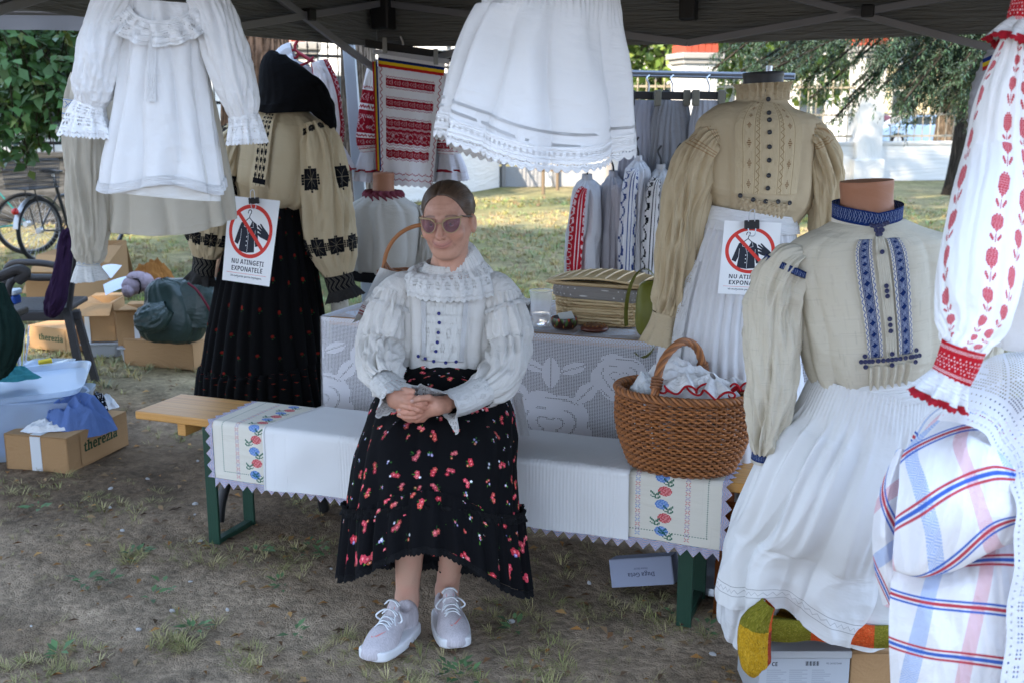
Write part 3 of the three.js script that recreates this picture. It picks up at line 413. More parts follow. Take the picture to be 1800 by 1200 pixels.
// "do not touch" notice
const noticeT = canvasTex(640, 880, (c, w, h) => {
  fill(c, '#f1f1f0', w, h); c.fillStyle = '#1d2230';
  // jacket on a hanger
  c.strokeStyle = '#1d2230'; c.lineWidth = 9; c.lineCap = 'round'; c.beginPath(); c.moveTo(262, 160); c.quadraticCurveTo(262, 125, 285, 125); c.quadraticCurveTo(310, 130, 298, 160); c.quadraticCurveTo(283, 180, 283, 205); c.stroke();
  c.beginPath(); c.moveTo(225, 255); c.lineTo(283, 205); c.lineTo(340, 255); c.stroke();
  c.beginPath(); c.moveTo(240, 235); c.lineTo(185, 265); c.quadraticCurveTo(160, 330, 118, 470); c.lineTo(165, 492); c.lineTo(195, 420); c.lineTo(180, 556); c.lineTo(283, 570); c.lineTo(385, 556); c.lineTo(372, 420); c.lineTo(392, 500); c.lineTo(430, 490); c.quadraticCurveTo(405, 320, 380, 265); c.lineTo(325, 235); c.lineTo(283, 330); c.closePath(); c.fill();
  c.fillStyle = '#f1f1f0'; c.beginPath(); c.moveTo(250, 240); c.lineTo(283, 330); c.lineTo(316, 240); c.lineTo(283, 262); c.closePath(); c.fill();
  c.strokeStyle = '#f1f1f0'; c.lineWidth = 4; c.beginPath(); c.moveTo(232, 250); c.lineTo(225, 300); c.lineTo(262, 310); c.lineTo(290, 400); c.lineTo(290, 560); c.stroke(); c.beginPath(); c.moveTo(334, 250); c.lineTo(345, 300); c.lineTo(306, 310); c.lineTo(290, 370); c.stroke(); c.beginPath(); c.moveTo(195, 330); c.lineTo(193, 430); c.moveTo(372, 330); c.lineTo(374, 430); c.stroke();
  c.fillStyle = '#f1f1f0'; for (const y of [405, 450, 495]) { c.beginPath(); c.arc(272, y, 7, 0, TAU); c.fill(); }
  // reaching hand
  c.fillStyle = '#1d2230'; c.beginPath(); c.moveTo(560, 430); c.lineTo(480, 405); c.quadraticCurveTo(430, 395, 408, 372); c.quadraticCurveTo(398, 352, 420, 352); c.lineTo(452, 362); c.lineTo(400, 330); c.quadraticCurveTo(384, 312, 404, 310); c.lineTo(452, 330); c.lineTo(398, 288); c.quadraticCurveTo(392, 270, 410, 272); c.lineTo(462, 308); c.lineTo(426, 268); c.quadraticCurveTo(424, 252, 440, 258); c.lineTo(490, 305); c.quadraticCurveTo(530, 335, 560, 372); c.closePath(); c.fill();
  c.strokeStyle = '#d8362c'; c.lineWidth = 40; c.beginPath(); c.arc(315, 345, 258, 0, TAU); c.stroke(); c.beginPath(); c.moveTo(140, 165); c.lineTo(490, 525); c.stroke();
  c.fillStyle = '#1d2230'; c.textAlign = 'center'; c.font = 'bold 68px sans-serif'; c.fillText('NU ATINGETI', 315, 690); { const w1 = c.measureText('NU ATINGETI').width, w2 = c.measureText('NU ATINGE').width, w3 = c.measureText('T').width, x = 315 - w1 / 2 + w2 + w3 / 2; c.beginPath(); c.moveTo(x - 4, 695); c.lineTo(x + 5, 695); c.lineTo(x - 1, 706); c.lineTo(x - 6, 706); c.fill(); } c.fillText('EXPONATELE', 315, 762);
  c.fillStyle = '#d8362c'; c.fillRect(50, 785, 530, 3); c.fillStyle = '#1d2230'; c.font = 'bold 27px sans-serif'; c.fillText('Vă multumim pentru întelegere.', 315, 826); { const L = 315 - c.measureText('Vă multumim pentru întelegere.').width / 2, tw = c.measureText('t').width / 2; for (const q of ['Vă mul', 'Vă multumim pentru în']) { const x = L + c.measureText(q).width + tw; c.fillRect(x - 1, 830, 4, 4); c.fillRect(x - 3, 833, 4, 4); } }
});
// red geometric bands
function redBand(c, x, y, w, s, kind) {
  const R = '#8e1626', Wt = '#d9cfd2'; const hgt = kind === 2 ? 22 : 12;
  c.fillStyle = R; c.fillRect(x, y, w, hgt * s);
  c.fillStyle = Wt;
  if (kind === 1) for (let k = 0; k * 12 * s < w; k++) { const X = x + k * 12 * s; for (const [a, b] of [[1, 5], [1, 6], [2, 4], [2, 7], [3, 3], [3, 8], [5, 5], [5, 6], [6, 3], [6, 8], [7, 4], [7, 7], [9, 2], [9, 3], [10, 4], [9, 5], [10, 6], [9, 7], [10, 8], [9, 9]]) if (X + a * s < x + w) c.fillRect(X + a * s, y + b * s, s * 0.8, s * 0.8); }
  else for (let k = 0; k * 24 * s < w; k++) { const X = x + k * 24 * s; for (let i = 0; i < 22; i++) { const zz = 5 + Math.abs(((i + 3) % 8) - 4); for (const [a, b] of [[i, zz], [i, zz + 9], [i, 21 - zz], [(i + 11) % 24, 4 + (i % 3)]]) if (X + a * s < x + w) c.fillRect(X + a * s, y + b * s, s * 0.85, s * 0.85); } for (const [a, b] of [[11, 8], [10, 9], [12, 9], [9, 10], [13, 10], [10, 11], [12, 11], [11, 12], [11, 10]]) if (X + a * s < x + w) c.fillRect(X + a * s, y + b * s, s, s); }
  c.strokeStyle = R; c.lineWidth = s * 0.7; for (const yy of [y - 2.4 * s, y + (hgt + 2.4) * s]) { c.beginPath(); for (let i = 0; i * s * 2 <= w; i++) c.lineTo(x + i * s * 2, yy + (i % 2 ? s : -s)); c.stroke(); }
}
const apronT = canvasTex(512, 1024, (c, w, h) => {
  fill(c, '#dcd9d8', w, h); mottled(c, w, h, 0.05);
  const bands = ['#1d2a5c', '#e0b520', '#b3241f']; bands.forEach((b, i) => { c.fillStyle = b; c.fillRect(0, 30 + i * 24, w, 24); });
  for (const [y, k] of [[180, 1], [340, 1], [500, 1], [578, 2], [742, 1]]) redBand(c, 60, y, 392, 5.2, k);
  c.strokeStyle = '#9c1b2a'; c.lineWidth = 5; for (const x of [22, 490]) { c.beginPath(); for (let y = 90; y < h; y += 8) c.lineTo(x + 9 * Math.sin(y * 0.12), y); c.stroke(); } for (const y of [930, 975]) { c.beginPath(); for (let x = 0; x < w; x += 6) c.lineTo(x, y + 4 * Math.sin(x * 0.3)); c.stroke(); }
});
const redSleeveT = canvasTex(256, 512, (c, w, h) => { fill(c, '#dcd9d8', w, h); redBand(c, 0, 120, w, 5, 1); redBand(c, 0, 210, w, 5, 2); redBand(c, 0, 350, w, 5, 1); c.strokeStyle = '#9c1b2a'; c.lineWidth = 8; for (const y of [440, 490]) { c.beginPath(); for (let x = 0; x <= w; x += 8) c.lineTo(x, y + 5 * Math.sin(x * 0.3)); c.stroke(); } });
const redVineT = canvasTex(256, 1024, (c, w, h) => { fill(c, '#d4cfd2', w, h); c.fillStyle = '#8c1a28'; c.fillRect(70, 0, 116, h); c.fillStyle = '#d9c9cd'; for (let y = 0; y < h; y += 8) { const x = 128 + 34 * Math.sin(y * 0.052); c.fillRect(x - 3, y, 7, 7); c.fillRect(256 - x - 3, y, 7, 7); if (y % 64 < 8) { c.fillRect(118, y - 10, 20, 6); c.fillRect(125, y - 18, 6, 22); } } });
// red flower chains for the big sleeve at the right; the outer face of the sleeve is at the middle of the width
const chainT = canvasTex(1024, 1024, (c, w, h) => {
  fill(c, '#eeecea', w, h); mottled(c, w, h, 0.03);
  const FL = ['...aa.aa...', '.aaabaabaa.', 'aabaabaabaa', 'abaabaabaab', 'aabaabaabaa', 'abaabaabaab', 'aaabaabaaba', '.aabaabaaa.', '..aabaaba..', '....aba....', '.....a.....'], LF = ['aa...b...aa', 'aaa..b..aaa', '.aaa.b.aaa.', '..aa.b.aa..', '.....b.....'];
  const chain = (u0, s, y0, y1, u1 = u0) => { for (let y = y0; y < y1; y += s * 19) { const u = lerp(u0, u1, y / h); const q = s * (0.75 + 0.45 * (y - y0) / (y1 - y0)); stitch(c, u * w - 5.5 * s, y, s, FL, { a: '#b3101d', b: '#d4525c' }); stitch(c, u * w - 5.5 * s, y + 11.5 * s, s, LF, { a: '#b3101d', b: '#a00f1a' }); } };
  chain(0.47, 4.3, 10, h - 60, 0.42); chain(0.60, 4.5, 10, h - 120, 0.49); chain(0.25, 4.6, 30, h - 100); chain(0.75, 4.6, 30, h - 100);
});
const cuffRedT = canvasTex(512, 128, (c, w, h) => { fill(c, '#c2202c', w, h); c.fillStyle = '#ead7d7'; for (let x = 0; x < w; x += 12) { c.fillRect(x, 14, 6, 6); c.fillRect(x + 6, 20, 6, 6); c.fillRect(x, 104, 6, 6); c.fillRect(x + 6, 98, 6, 6); const y = 62 + 22 * (((x / 12) % 8 < 4 ? (x / 12) % 4 : 4 - (x / 12) % 4) / 2 - 1); c.fillRect(x, y, 9, 6); c.fillRect(x, 124 - y, 9, 6); } });
// blue plastron strips
const blueStripT = canvasTex(128, 1024, (c, w, h) => { fill(c, '#d3ccbd', w, h); c.fillStyle = '#14295c'; c.fillRect(26, 0, 76, h); c.strokeStyle = '#a9aebb'; c.lineWidth = 2.6; for (let y = 0; y < h; y += 64) { for (let k = 0; k < 4; k++) { c.beginPath(); c.moveTo(40, y + k * 7); c.lineTo(88, y + 34 + k * 7); c.stroke(); c.beginPath(); c.moveTo(88, y + k * 7 - 4); c.lineTo(64, y + 13 + k * 7); c.stroke(); c.beginPath(); c.moveTo(40, y + 40 + k * 6); c.lineTo(60, y + 26 + k * 7); c.stroke(); } } c.fillStyle = '#c4c6cc'; c.fillRect(33, 0, 3, h); c.fillRect(92, 0, 3, h); c.strokeStyle = '#2a4a8c'; c.lineWidth = 5; for (const x of [12, 116]) { c.beginPath(); for (let y = 0; y <= h; y += 4) c.lineTo(x + 7 * Math.sin(y * 0.2), y); c.stroke(); } });
const blueCollarT = canvasTex(1024, 96, (c, w, h) => { fill(c, '#cfc8ba', w, h); c.fillStyle = '#14295c'; c.fillRect(0, 0, w, 66); c.strokeStyle = '#8f97aa'; c.lineWidth = 2; for (let x = 0; x < w; x += 26) { c.beginPath(); c.moveTo(x, 12); c.lineTo(x + 18, 54); c.moveTo(x + 18, 12); c.lineTo(x, 54); c.moveTo(x + 9, 8); c.lineTo(x + 24, 33); c.lineTo(x + 9, 58); c.stroke(); } });
// beige plastron: tone on tone drawn thread
const beigeFrontT = canvasTex(512, 512, (c, w, h) => { fill(c, '#c0ae8e', w, h); mottled(c, w, h, 0.07); c.strokeStyle = '#8e7650'; c.lineWidth = 3; for (const x of [60, 150, 180, 330, 360, 450]) { c.beginPath(); c.moveTo(x, 0); c.lineTo(x, h); c.stroke(); } c.strokeStyle = '#8a7350'; for (const x of [165, 345]) { c.beginPath(); for (let y = 0; y <= h; y += 14) c.lineTo(x + (y % 28 ? 22 : -6), y); c.stroke(); } c.fillStyle = '#74502f'; for (const x of [104, 408]) for (let y = 30; y < h; y += 72) { for (let i = -2; i <= 2; i++) for (let j = -2; j <= 2; j++) if (Math.abs(i) + Math.abs(j) < 4 && (i + j) % 2 === 0 || i === 0 || j === 0) c.fillRect(x + i * 7, y + j * 7, 5, 5); } c.strokeStyle = '#d4c29c'; c.lineWidth = 2; for (const x of [68, 142, 188, 322, 368, 442]) { c.beginPath(); c.moveTo(x, 0); c.lineTo(x, h); c.stroke(); } });
const beigeSleeveT = canvasTex(512, 512, (c, w, h) => { fill(c, '#c0ae8e', w, h); mottled(c, w, h, 0.07); c.strokeStyle = 'rgba(140,96,54,.5)'; c.lineWidth = 3; for (let k = 0; k < 3; k++) c.strokeRect(150 + k * 10, 40 + k * 10, 190 - k * 20, 90 - k * 20); c.strokeStyle = 'rgba(110,85,50,.25)'; c.lineWidth = 2; for (const x of [180, 330]) { c.beginPath(); c.moveTo(x, 140); c.lineTo(x + 8, h); c.stroke(); } });
// black block motifs on pale linen
const blackMotif = (c, x, y, s) => { c.save(); c.translate(x, y); c.scale(s / 10, s / 10); stitch(c, -5, -5, 1.04, MOTIF8, { k: '#121215', w: '#121215' }); c.fillStyle = '#121215'; c.fillRect(-4, -4, 8, 8); c.strokeStyle = '#8c7f66'; c.lineWidth = 0.18; for (let a = 0; a < 4; a++) { c.beginPath(); c.moveTo(-4 * Math.cos(a * 0.785), -4 * Math.sin(a * 0.785)); c.lineTo(4 * Math.cos(a * 0.785), 4 * Math.sin(a * 0.785)); c.stroke(); } c.restore(); };
const motifSleeveT = canvasTex(1024, 1024, (c, w, h) => { fill(c, '#c2b08f', w, h); mottled(c, w, h, 0.08); for (let k = 0; k < 9; k++) blackMotif(c, (k + 0.5) * w / 9, 90 + (k % 2) * 8, 78); for (let k = 0; k < 4; k++) blackMotif(c, (k + 0.72) * w / 4, 430, 130); for (let k = 0; k < 8; k++) blackMotif(c, (k + 0.5) * w / 8, 800, 122); });
const blackCuffT = canvasTex(256, 128, (c, w, h) => { fill(c, '#131316', w, h); c.strokeStyle = '#6b6558'; c.lineWidth = 3; for (let x = -40; x < w; x += 32) for (const o of [0, 10]) { c.beginPath(); c.moveTo(x + o, 10); c.lineTo(x + 32 + o, 50); c.lineTo(x + o, 84); c.lineTo(x + 20 + o, 118); c.stroke(); } });
const blackFrontT = canvasTex(128, 512, (c, w, h) => { fill(c, '#c2b08f', w, h); c.fillStyle = '#131316'; for (const x of [18, 58, 94]) for (let y = 0; y < h - 50; y += 34) { c.fillRect(x - 7, y, 15, 24); c.fillRect(x - 11, y + 7, 23, 9); } c.fillRect(0, h - 46, w, 30); c.fillStyle = '#131316'; c.fillRect(34, 0, 5, h); c.fillRect(75, 0, 5, h); });
// eyelet cloth: holes in alpha, and its relief
const eyeletA = canvasTex(256, 256, (c, w, h) => { fill(c, '#fff', w, h); c.fillStyle = '#000'; for (const [x, y] of [[64, 70], [192, 70], [0, 150], [128, 150], [256, 150]]) { for (let i = 0; i < 6; i++) { c.beginPath(); c.ellipse(x + 24 * Math.cos(i * 1.047), y + 24 * Math.sin(i * 1.047), 8, 6, i * 1.047, 0, TAU); c.fill(); } c.beginPath(); c.arc(x, y, 5, 0, TAU); c.fill(); } for (let x = 8; x < w; x += 21) { c.beginPath(); c.arc(x, 222, 5, 0, TAU); c.fill(); c.beginPath(); c.arc(x + 10, 14, 4, 0, TAU); c.fill(); } }, { srgb: false });
const ladderA = canvasTex(256, 128, (c, w, h) => { fill(c, '#fff', w, h); c.fillStyle = '#000'; for (let x = 16; x < w; x += 32) { c.beginPath(); c.ellipse(x, 40, 8, 10, 0, 0, TAU); c.fill(); c.fillRect(x - 4, 84, 9, 7); c.fillRect(x + 12, 84, 7, 7); } }, { srgb: false });
// filet lace of the table cloth: a net whose cells are worked full in the shape of roses and leaves
const filetA = (cols, rws, cell, full, thread = 2) => canvasTex(cols * cell, rws * cell, (c, w, h) => { fill(c, '#fff', w, h); c.fillStyle = '#000'; for (let j = 0; j < rws; j++) for (let i = 0; i < cols; i++) if (!full(i, j)) c.fillRect(i * cell + thread / 2, j * cell + thread / 2, cell - thread, cell - thread); }, { srgb: false });
const roseAt = (i, j, cx, cy, R) => { const x = i - cx, y = (j - cy) * 1.05, r = Math.hypot(x, y), a = Math.atan2(y, x); const edge = R * (0.86 + 0.14 * Math.abs(Math.sin(a * 2.5 + 0.4))); if (r > edge) return false; const ring = (r / R * 3.4 + 0.25 * Math.sin(a * 3)) % 1; return !(ring > 0.80 && Math.sin(a * 2.5 + Math.floor(r / R * 3.4) * 1.9) > -0.55) ; };
const leafAt = (i, j, cx, cy, L, W, ang) => { const x = (i - cx) * Math.cos(ang) + (j - cy) * Math.sin(ang), y = -(i - cx) * Math.sin(ang) + (j - cy) * Math.cos(ang); return Math.abs(x) < L && Math.abs(y) < W * (1 - (x / L) ** 2) && Math.abs(y) > 0.5; };
const tableLaceA = filetA(320, 110, 6, (i, j) => { const t = i % 80; if (j > 104 || j < 3) return (i + j) % 2 === 0 || j === 104; return roseAt(t, j, 40, 64, 27) || roseAt(t, j, 2, 26, 18) || roseAt(t, j, 82, 26, 18) || leafAt(t, j, 6, 88, 12, 5, 0.2) || leafAt(t, j, 76, 88, 12, 5, -0.2) || leafAt(t, j, 28, 22, 9, 4, 0.4) || leafAt(t, j, 54, 22, 9, 4, -0.4) || leafAt(t, j, 17, 86, 13, 6, 0.7) || leafAt(t, j, 66, 86, 13, 6, -0.7) || leafAt(t, j, 62, 38, 12, 5, -0.9) || leafAt(t, j, 20, 42, 12, 5, 0.9) || leafAt(t, j, 40, 26, 12, 6, 1.57) || leafAt(t, j, 4, 62, 10, 4, 1.57) || (j > 92 && j < 101 && (t + j) % 20 < 9); }, 2.6);
const tableTopA = filetA(96, 48, 6, (i, j) => roseAt(i % 48, j, 24, 24, 15) || (i % 48 < 2), 2.2);
const crochetA = filetA(150, 150, 6, (i, j) => { const d = i; if (d < 10) return !(((d === 3 || d === 4) && j % 4 < 3) || ((d === 1 || d === 6 || d === 8) && j % 2)); if (d < 0) return !(((d === 8 || d === 9) && j % 5 < 3) || ((d === 12 || d === 6) && j % 3 < 2)); const x = (i + j) % 30, y = (i - j + 300) % 30; return leafAt(x, y, 15, 15, 12, 4.5, 0.8) || leafAt(x, y, 15, 15, 12, 4.5, -0.8) || (x < 1) || (y < 1); }, 2.8);
// plaid towelling at the lower right and the checked wool blanket
const plaidT = canvasTex(1024, 1024, (c, w, h) => {
  fill(c, '#e9e7e8', w, h); mottled(c, w, h, 0.03, 1500);
  for (const [x, wd, col] of [[60, 74, '#6f96d8'], [316, 74, '#d8808c'], [572, 74, '#6f96d8'], [828, 74, '#d8808c']]) { for (let j = 0; j < 256; j++) for (let i = 0; i < 13; i++) { const p = Math.abs((i % 13) - 6), q = Math.abs((j % 16) - 8); if ((p + q) % 3 !== 0) { c.fillStyle = col; c.globalAlpha = 0.6; c.fillRect(x + i * wd / 13, j * 4, wd / 13, 4); } } c.globalAlpha = 1; }
  [[90, 0], [346, 1], [602, 0], [858, 1]].forEach(([y, k]) => { const A = k ? '#4467ba' : '#c04450', B = k ? '#c04450' : '#4467ba'; for (const [o, t, col] of [[4, 11, A], [24, 17, B], [50, 11, A]]) { for (let x = 0; x < w; x += 4) { c.fillStyle = col; c.fillRect(x, y + o + ((x / 4) % 2) * 2.5, 4, t); } } });
});
const checkT = canvasTex(256, 256, (c, w, h) => { const A = ['#6f6a1e', '#c4491f', '#b58a1c', '#8a2f20']; for (let j = 0; j < 2; j++) for (let i = 0; i < 2; i++) { c.fillStyle = A[j * 2 + i]; c.fillRect(i * 128, j * 128, 128, 128); } for (let i = 0; i < 9000; i++) { c.fillStyle = rnd() < 0.5 ? 'rgba(255,230,160,.14)' : 'rgba(20,20,0,.16)'; c.fillRect(rnd() * w, rnd() * h, 1.5, 3); } });
// wood, cardboard, brown paper print
const woodT = canvasTex(1024, 256, (c, w, h) => { fill(c, '#c8924a', w, h); for (let i = 0; i < 150; i++) { const y = rnd() * h; c.strokeStyle = `rgba(${pick(['120,70,25', '90,52,20', '235,190,120'])},${rr(0.08, 0.3)})`; c.lineWidth = rr(0.6, 2.5); c.beginPath(); const p = rnd() * 9, k = rr(2, 8); for (let x = 0; x <= w; x += 32) c.lineTo(x, y + k * Math.sin(x * 0.006 + p)); c.stroke(); } for (let i = 0; i < 4; i++) { const x = rnd() * w, y = rnd() * h; for (let r = 9; r > 1; r -= 2) { c.strokeStyle = 'rgba(85,45,15,.35)'; c.beginPath(); c.ellipse(x, y, r * 2, r, 0, 0, TAU); c.stroke(); } } });
const cardT = canvasTex(512, 512, (c, w, h) => { fill(c, '#a5825c', w, h); mottled(c, w, h, 0.06, 1400); for (let y = 0; y < h; y += 6) { c.fillStyle = 'rgba(70,45,20,.05)'; c.fillRect(0, y, w, 2); } for (let i = 0; i < 14; i++) { c.strokeStyle = 'rgba(70,45,20,.18)'; c.beginPath(); const x = rnd() * w, y = rnd() * h; c.moveTo(x, y); c.lineTo(x + rr(-60, 60), y + rr(-40, 40)); c.stroke(); } });
const theresT = canvasTex(512, 256, (c, w, h) => { c.drawImage && fill(c, '#a5825c', w, h); mottled(c, w, h, 0.05, 600); c.fillStyle = '#23402a'; c.font = 'bold 104px serif'; c.textAlign = 'center'; c.save(); c.translate(w / 2, 160); c.transform(1, 0, -0.06, 1, 0, 0); c.fillText('therezia', 0, 0); c.lineWidth = 4; c.strokeStyle = '#23402a'; c.strokeText('therezia', 0, 0); c.restore(); c.lineWidth = 2; c.beginPath(); c.arc(462, 82, 7, 0, TAU); c.stroke(); });
const M = {
  white: cloth([0.80, 0.80, 0.80], { transmission: 0.12, thickness: 0 }), offwhite: cloth([0.66, 0.65, 0.62]), linen: cloth([0.50, 0.44, 0.34]), beige: cloth([0.50, 0.40, 0.245]), ecru: cloth([0.58, 0.54, 0.45], { transmission: 0.15, thickness: 0 }),
  eyelet: cloth([0.80, 0.80, 0.80], { alphaMap: tiled(eyeletA, 8, 1), alphaTest: 0.5 }), black: cloth([0.010, 0.010, 0.011], { sheen: 0.05 }), blackVelvet: cloth([0.004, 0.004, 0.0045], { sheen: 0, specularIntensity: 0.25, roughness: 1 }),
  navyButton: std([0.012, 0.015, 0.07], { roughness: 0.3 }), blackButton: std([0.015, 0.016, 0.02], { roughness: 0.35 }), form: std([0.33, 0.135, 0.065], { roughness: 0.55, bumpMap: grainT, bumpScale: 0.0006 }), blackPlastic: std([0.012, 0.012, 0.013], { roughness: 0.45 }),
  metal: std([0.55, 0.57, 0.6], { metalness: 0.85, roughness: 0.38 }), pole: std([0.40, 0.45, 0.50], { metalness: 0.3, roughness: 0.5 }), wood: std(0xffffff, { map: woodT, roughness: 0.5, bumpMap: grainT, bumpScale: 0.0008 }), card: std(0xffffff, { map: cardT, roughness: 0.9, bumpMap: grainT, bumpScale: 0.0015 }), tape: std([0.62, 0.64, 0.66], { roughness: 0.3 }),
  greenPaint: std([0.012, 0.05, 0.03], { roughness: 0.4, bumpMap: grainT, bumpScale: 0.0005 }),
};
const printed = (map, o = {}) => cloth(0xffffff, { map, ...o });
// ---------- tent, hanging clothes, dressed mannequins ----------
const E = V(0.932, 0, 0.362), NN = V(-0.362, 0, 0.932);            // along the stall, and out of it
const YAW = Math.atan2(-E.z, E.x);
{
  const C = P(664, 82, 5.3), S = 3.0, SD = 2.75, low = C.y, eave = low + 0.22, at2 = (a, b, y) => V(C.x + E.x * a + NN.x * b, y, C.z + E.z * a + NN.z * b);
  const t = thing('market_tent', 'dark grey folding market tent over the stall with pale frame', 'tent');
  const fabric = std([0.19, 0.195, 0.185], { roughness: 0.9, side: THREE.DoubleSide, bumpMap: tiled(crumpleT, 3, 3), bumpScale: 0.01 });
  const K = [at2(0, 0, eave), at2(S, 0, eave), at2(S, SD, eave), at2(0, SD, eave)], top = at2(S / 2, SD / 2, eave + 0.75);
  for (let i = 0; i < 4; i++) { const a = K[i], b = K[(i + 1) % 4]; part('roof_panel', surf(24, 12, (u, v) => { const q = a.clone().lerp(b, u).lerp(top, v); q.y -= 0.05 * Math.sin(v * Math.PI) * Math.sin(u * Math.PI) + 0.02 * Math.sin(u * Math.PI) * (1 - v); return [q.x, q.y, q.z]; }), fabric, t);
    part('valance', surf(90, 6, (u, v) => { const q = a.clone().lerp(b, u); q.y -= v * 0.22 + 0.02 * Math.sin(u * Math.PI); const o = 0.012 * Math.sin(u * 40 + N(u * 9) * 4) * v; return [q.x + NN.x * o, q.y, q.z + NN.z * o]; }), fabric, t); }
  const bars = [], joints = [], fm = std([0.21, 0.21, 0.22], { metalness: 0.2, roughness: 0.5 });
  const side = (a0, b0, a1, b1) => { const mid = [(a0 + a1) / 2, (b0 + b1) / 2]; const h1 = eave - 0.03, h0 = eave - 0.36; for (const [p, q] of [[[a0, b0], mid], [mid, [a1, b1]]]) { const A = at2(p[0], p[1], 0), B = at2(q[0], q[1], 0); for (const [ya, yb] of [[h1, h0 + 0.12], [h0, h1 + 0.08]]) bars.push(bar([A.x, p === mid ? yb : ya, A.z], [B.x, p === mid ? ya : yb, B.z], 0.018, 0.03)); const m = A.clone().lerp(B, 0.5); joints.push(at(box(0.05, 0.05, 0.05, 0.008), m.x, (h0 + h1) / 2 + 0.06, m.z, 0, YAW)); } const m = at2(...mid, eave - 0.07); joints.push(at(box(0.07, 0.16, 0.07, 0.01), m.x, m.y, m.z, 0, YAW)); };
  const I = 0.07; side(I, I, S - I, I); side(I, I, I, SD - I); side(S - I, I, S - I, SD - I); side(I, SD - I, S - I, SD - I);
  for (const [a, b] of [[I, SD / 2], [S / 2, I], [S - I, SD / 2], [S / 2, SD - I]]) bars.push(bar(at2(a, b, eave - 0.05), at2(S / 2, SD / 2, eave + 0.3), 0.018, 0.03));
  for (const [a, b] of [[I, I], [S - I, I], [I, SD - I], [S - I, SD - I]]) { bars.push(bar(at2(a, b, eave), top.clone().setY(top.y - 0.06), 0.02, 0.03)); const q = at2(a, b, 0); joints.push(at(box(0.09, 0.14, 0.09, 0.012), q.x, eave - 0.08, q.z, 0, YAW)); }
  for (const b of bars) part('truss_bar', b, fm, t);
  for (const j of joints) part('joint', j, M.blackPlastic, t);
  for (const [a, b] of [[S - I, I], [I, SD - I], [S - I, SD - I]]) { const q = at2(a, b, 0); part('leg', at(box(0.045, eave, 0.045, 0.006), q.x, eave / 2, q.z, 0, YAW), M.pole, t); }
  const pt = P(613, 80, 5.35), pb = P(632, 330, 5.35), dir = pb.clone().sub(pt).normalize(); const foot = pt.clone().addScaledVector(dir, pt.y / -dir.y);
  const lg = part('leg', [bar(pt.clone().addScaledVector(dir, -0.12), foot, 0.055, 0.055), at(box(0.14, 0.01, 0.14, 0.003), foot.x, 0.012, foot.z)], M.pole, t, 'pale blue-grey tent leg leaning slightly');
  // neighbour's canopy at the upper left
  const n = thing('neighbour_tent', 'pale blue-grey valance of the next tent at the upper left corner', 'tent'); const A = P(-160, 24, 4.4), B = P(175, 28, 4.4), A2 = P(-160, 50, 4.4), B2 = P(175, 54, 4.4);
  part('valance', surf(40, 4, (u, v) => { const q = A.clone().lerp(B, u).lerp(A2.clone().lerp(B2, u), v); q.z += 0.01 * Math.sin(u * 20) * v; return [q.x, q.y, q.z]; }), std([0.33, 0.36, 0.42], { side: THREE.DoubleSide }), n);
  part('roof_panel', surf(20, 8, (u, v) => { const q = A.clone().lerp(B, u); return [q.x, q.y + v * 0.35, q.z + v * 1.4]; }), fabric, n);
  part('rail', [bar(A.clone().add(V(0, 0.02, 0.03)), B.clone().add(V(0, 0.02, 0.03)), 0.03, 0.03), bar(P(-150, 30, 4.42), [P(-150, 30, 4.42).x, 0, -4.42], 0.045, 0.045)], fm, n);
}
// rows given as seen in the photograph [px, py, half width in px, depth in metres, (distance)] -> rows in metres
const seen = (d, list) => list.map(([x, y, w, dep, dd = d]) => { const p = P(x, y, dd), q = P(x + 1, y, dd); return [p.x, p.y, p.z, w * p.distanceTo(q), dep]; });
function loftAt(list, u, t, off = 0, front = [0, 0, 1]) { const f = rows(list), p = f(t), q0 = f(Math.max(0, t - 1e-3)), q1 = f(Math.min(1, t + 1e-3)), T = V(q1[0] - q0[0], q1[1] - q0[1], q1[2] - q0[2]).normalize(), F = V(...front), a = u * TAU; F.addScaledVector(T, -F.dot(T)).normalize(); const S = T.clone().cross(F), s = Math.sin(a), c = -Math.cos(a); const n = S.clone().multiplyScalar(s / p[3]).addScaledVector(F, c / p[4]).normalize(); return { p: V(p[0], p[1], p[2]).addScaledVector(S, s * p[3]).addScaledVector(F, c * p[4]).addScaledVector(n, off), n, T }; }
const buttonGeo = mergeGeometries([at(new THREE.LatheGeometry([[0, 0.0012], [0.5, 0.0012], [0.6, 0.0028], [0.85, 0.003], [1, 0.001], [1, 0]].map(([r, y]) => new THREE.Vector2(r * 0.0075, y)), 16), 0, 0, 0, Math.PI / 2)]);
function button(list, u, t, off, mat, parent, s = 1) { const q = loftAt(list, u, t, off), b = part('button', buttonGeo, mat, parent); b.position.copy(q.p); b.quaternion.setFromUnitVectors(V(0, 0, 1), q.n); b.scale.setScalar(s); return b; }
const calm = (a, w = 0.55) => sstep(0, w, Math.abs(a - Math.PI));       // 0 at the front, 1 elsewhere
// puffy sleeve: gathers at both ends, soft bags between
const sleeveFold = (ph, amp = 0.011, n = 9) => (a, t) => 1.25 * amp * (0.9 * pleat(n, ph, 1.5)(a, t) * (0.35 + 0.65 * Math.abs(2 * t - 1) ** 1.5) + 0.75 * pleat(4, ph + 2, 1.6)(a, t) + 0.9 * wrinkle(a, t, 1.6, 4.5, ph)) * Math.min(1, 6 * t + 0.2, 6 * (1 - t) + 0.25);
function frill(list, n, amp, scallop, ph = 0) { return loft(list, { nu: 220, nv: 14, us: 1, fold: (a, t) => amp * t * Math.sin(n * a + ph + 1.2 * N(Math.cos(a) * 2, Math.sin(a) * 2, ph)) * (0.8 + 0.5 * N(Math.cos(a) * 3 + ph, Math.sin(a) * 3)), drop: (a, t) => scallop * t ** 4 * Math.abs(Math.sin(n * 2.5 * a)) }); }

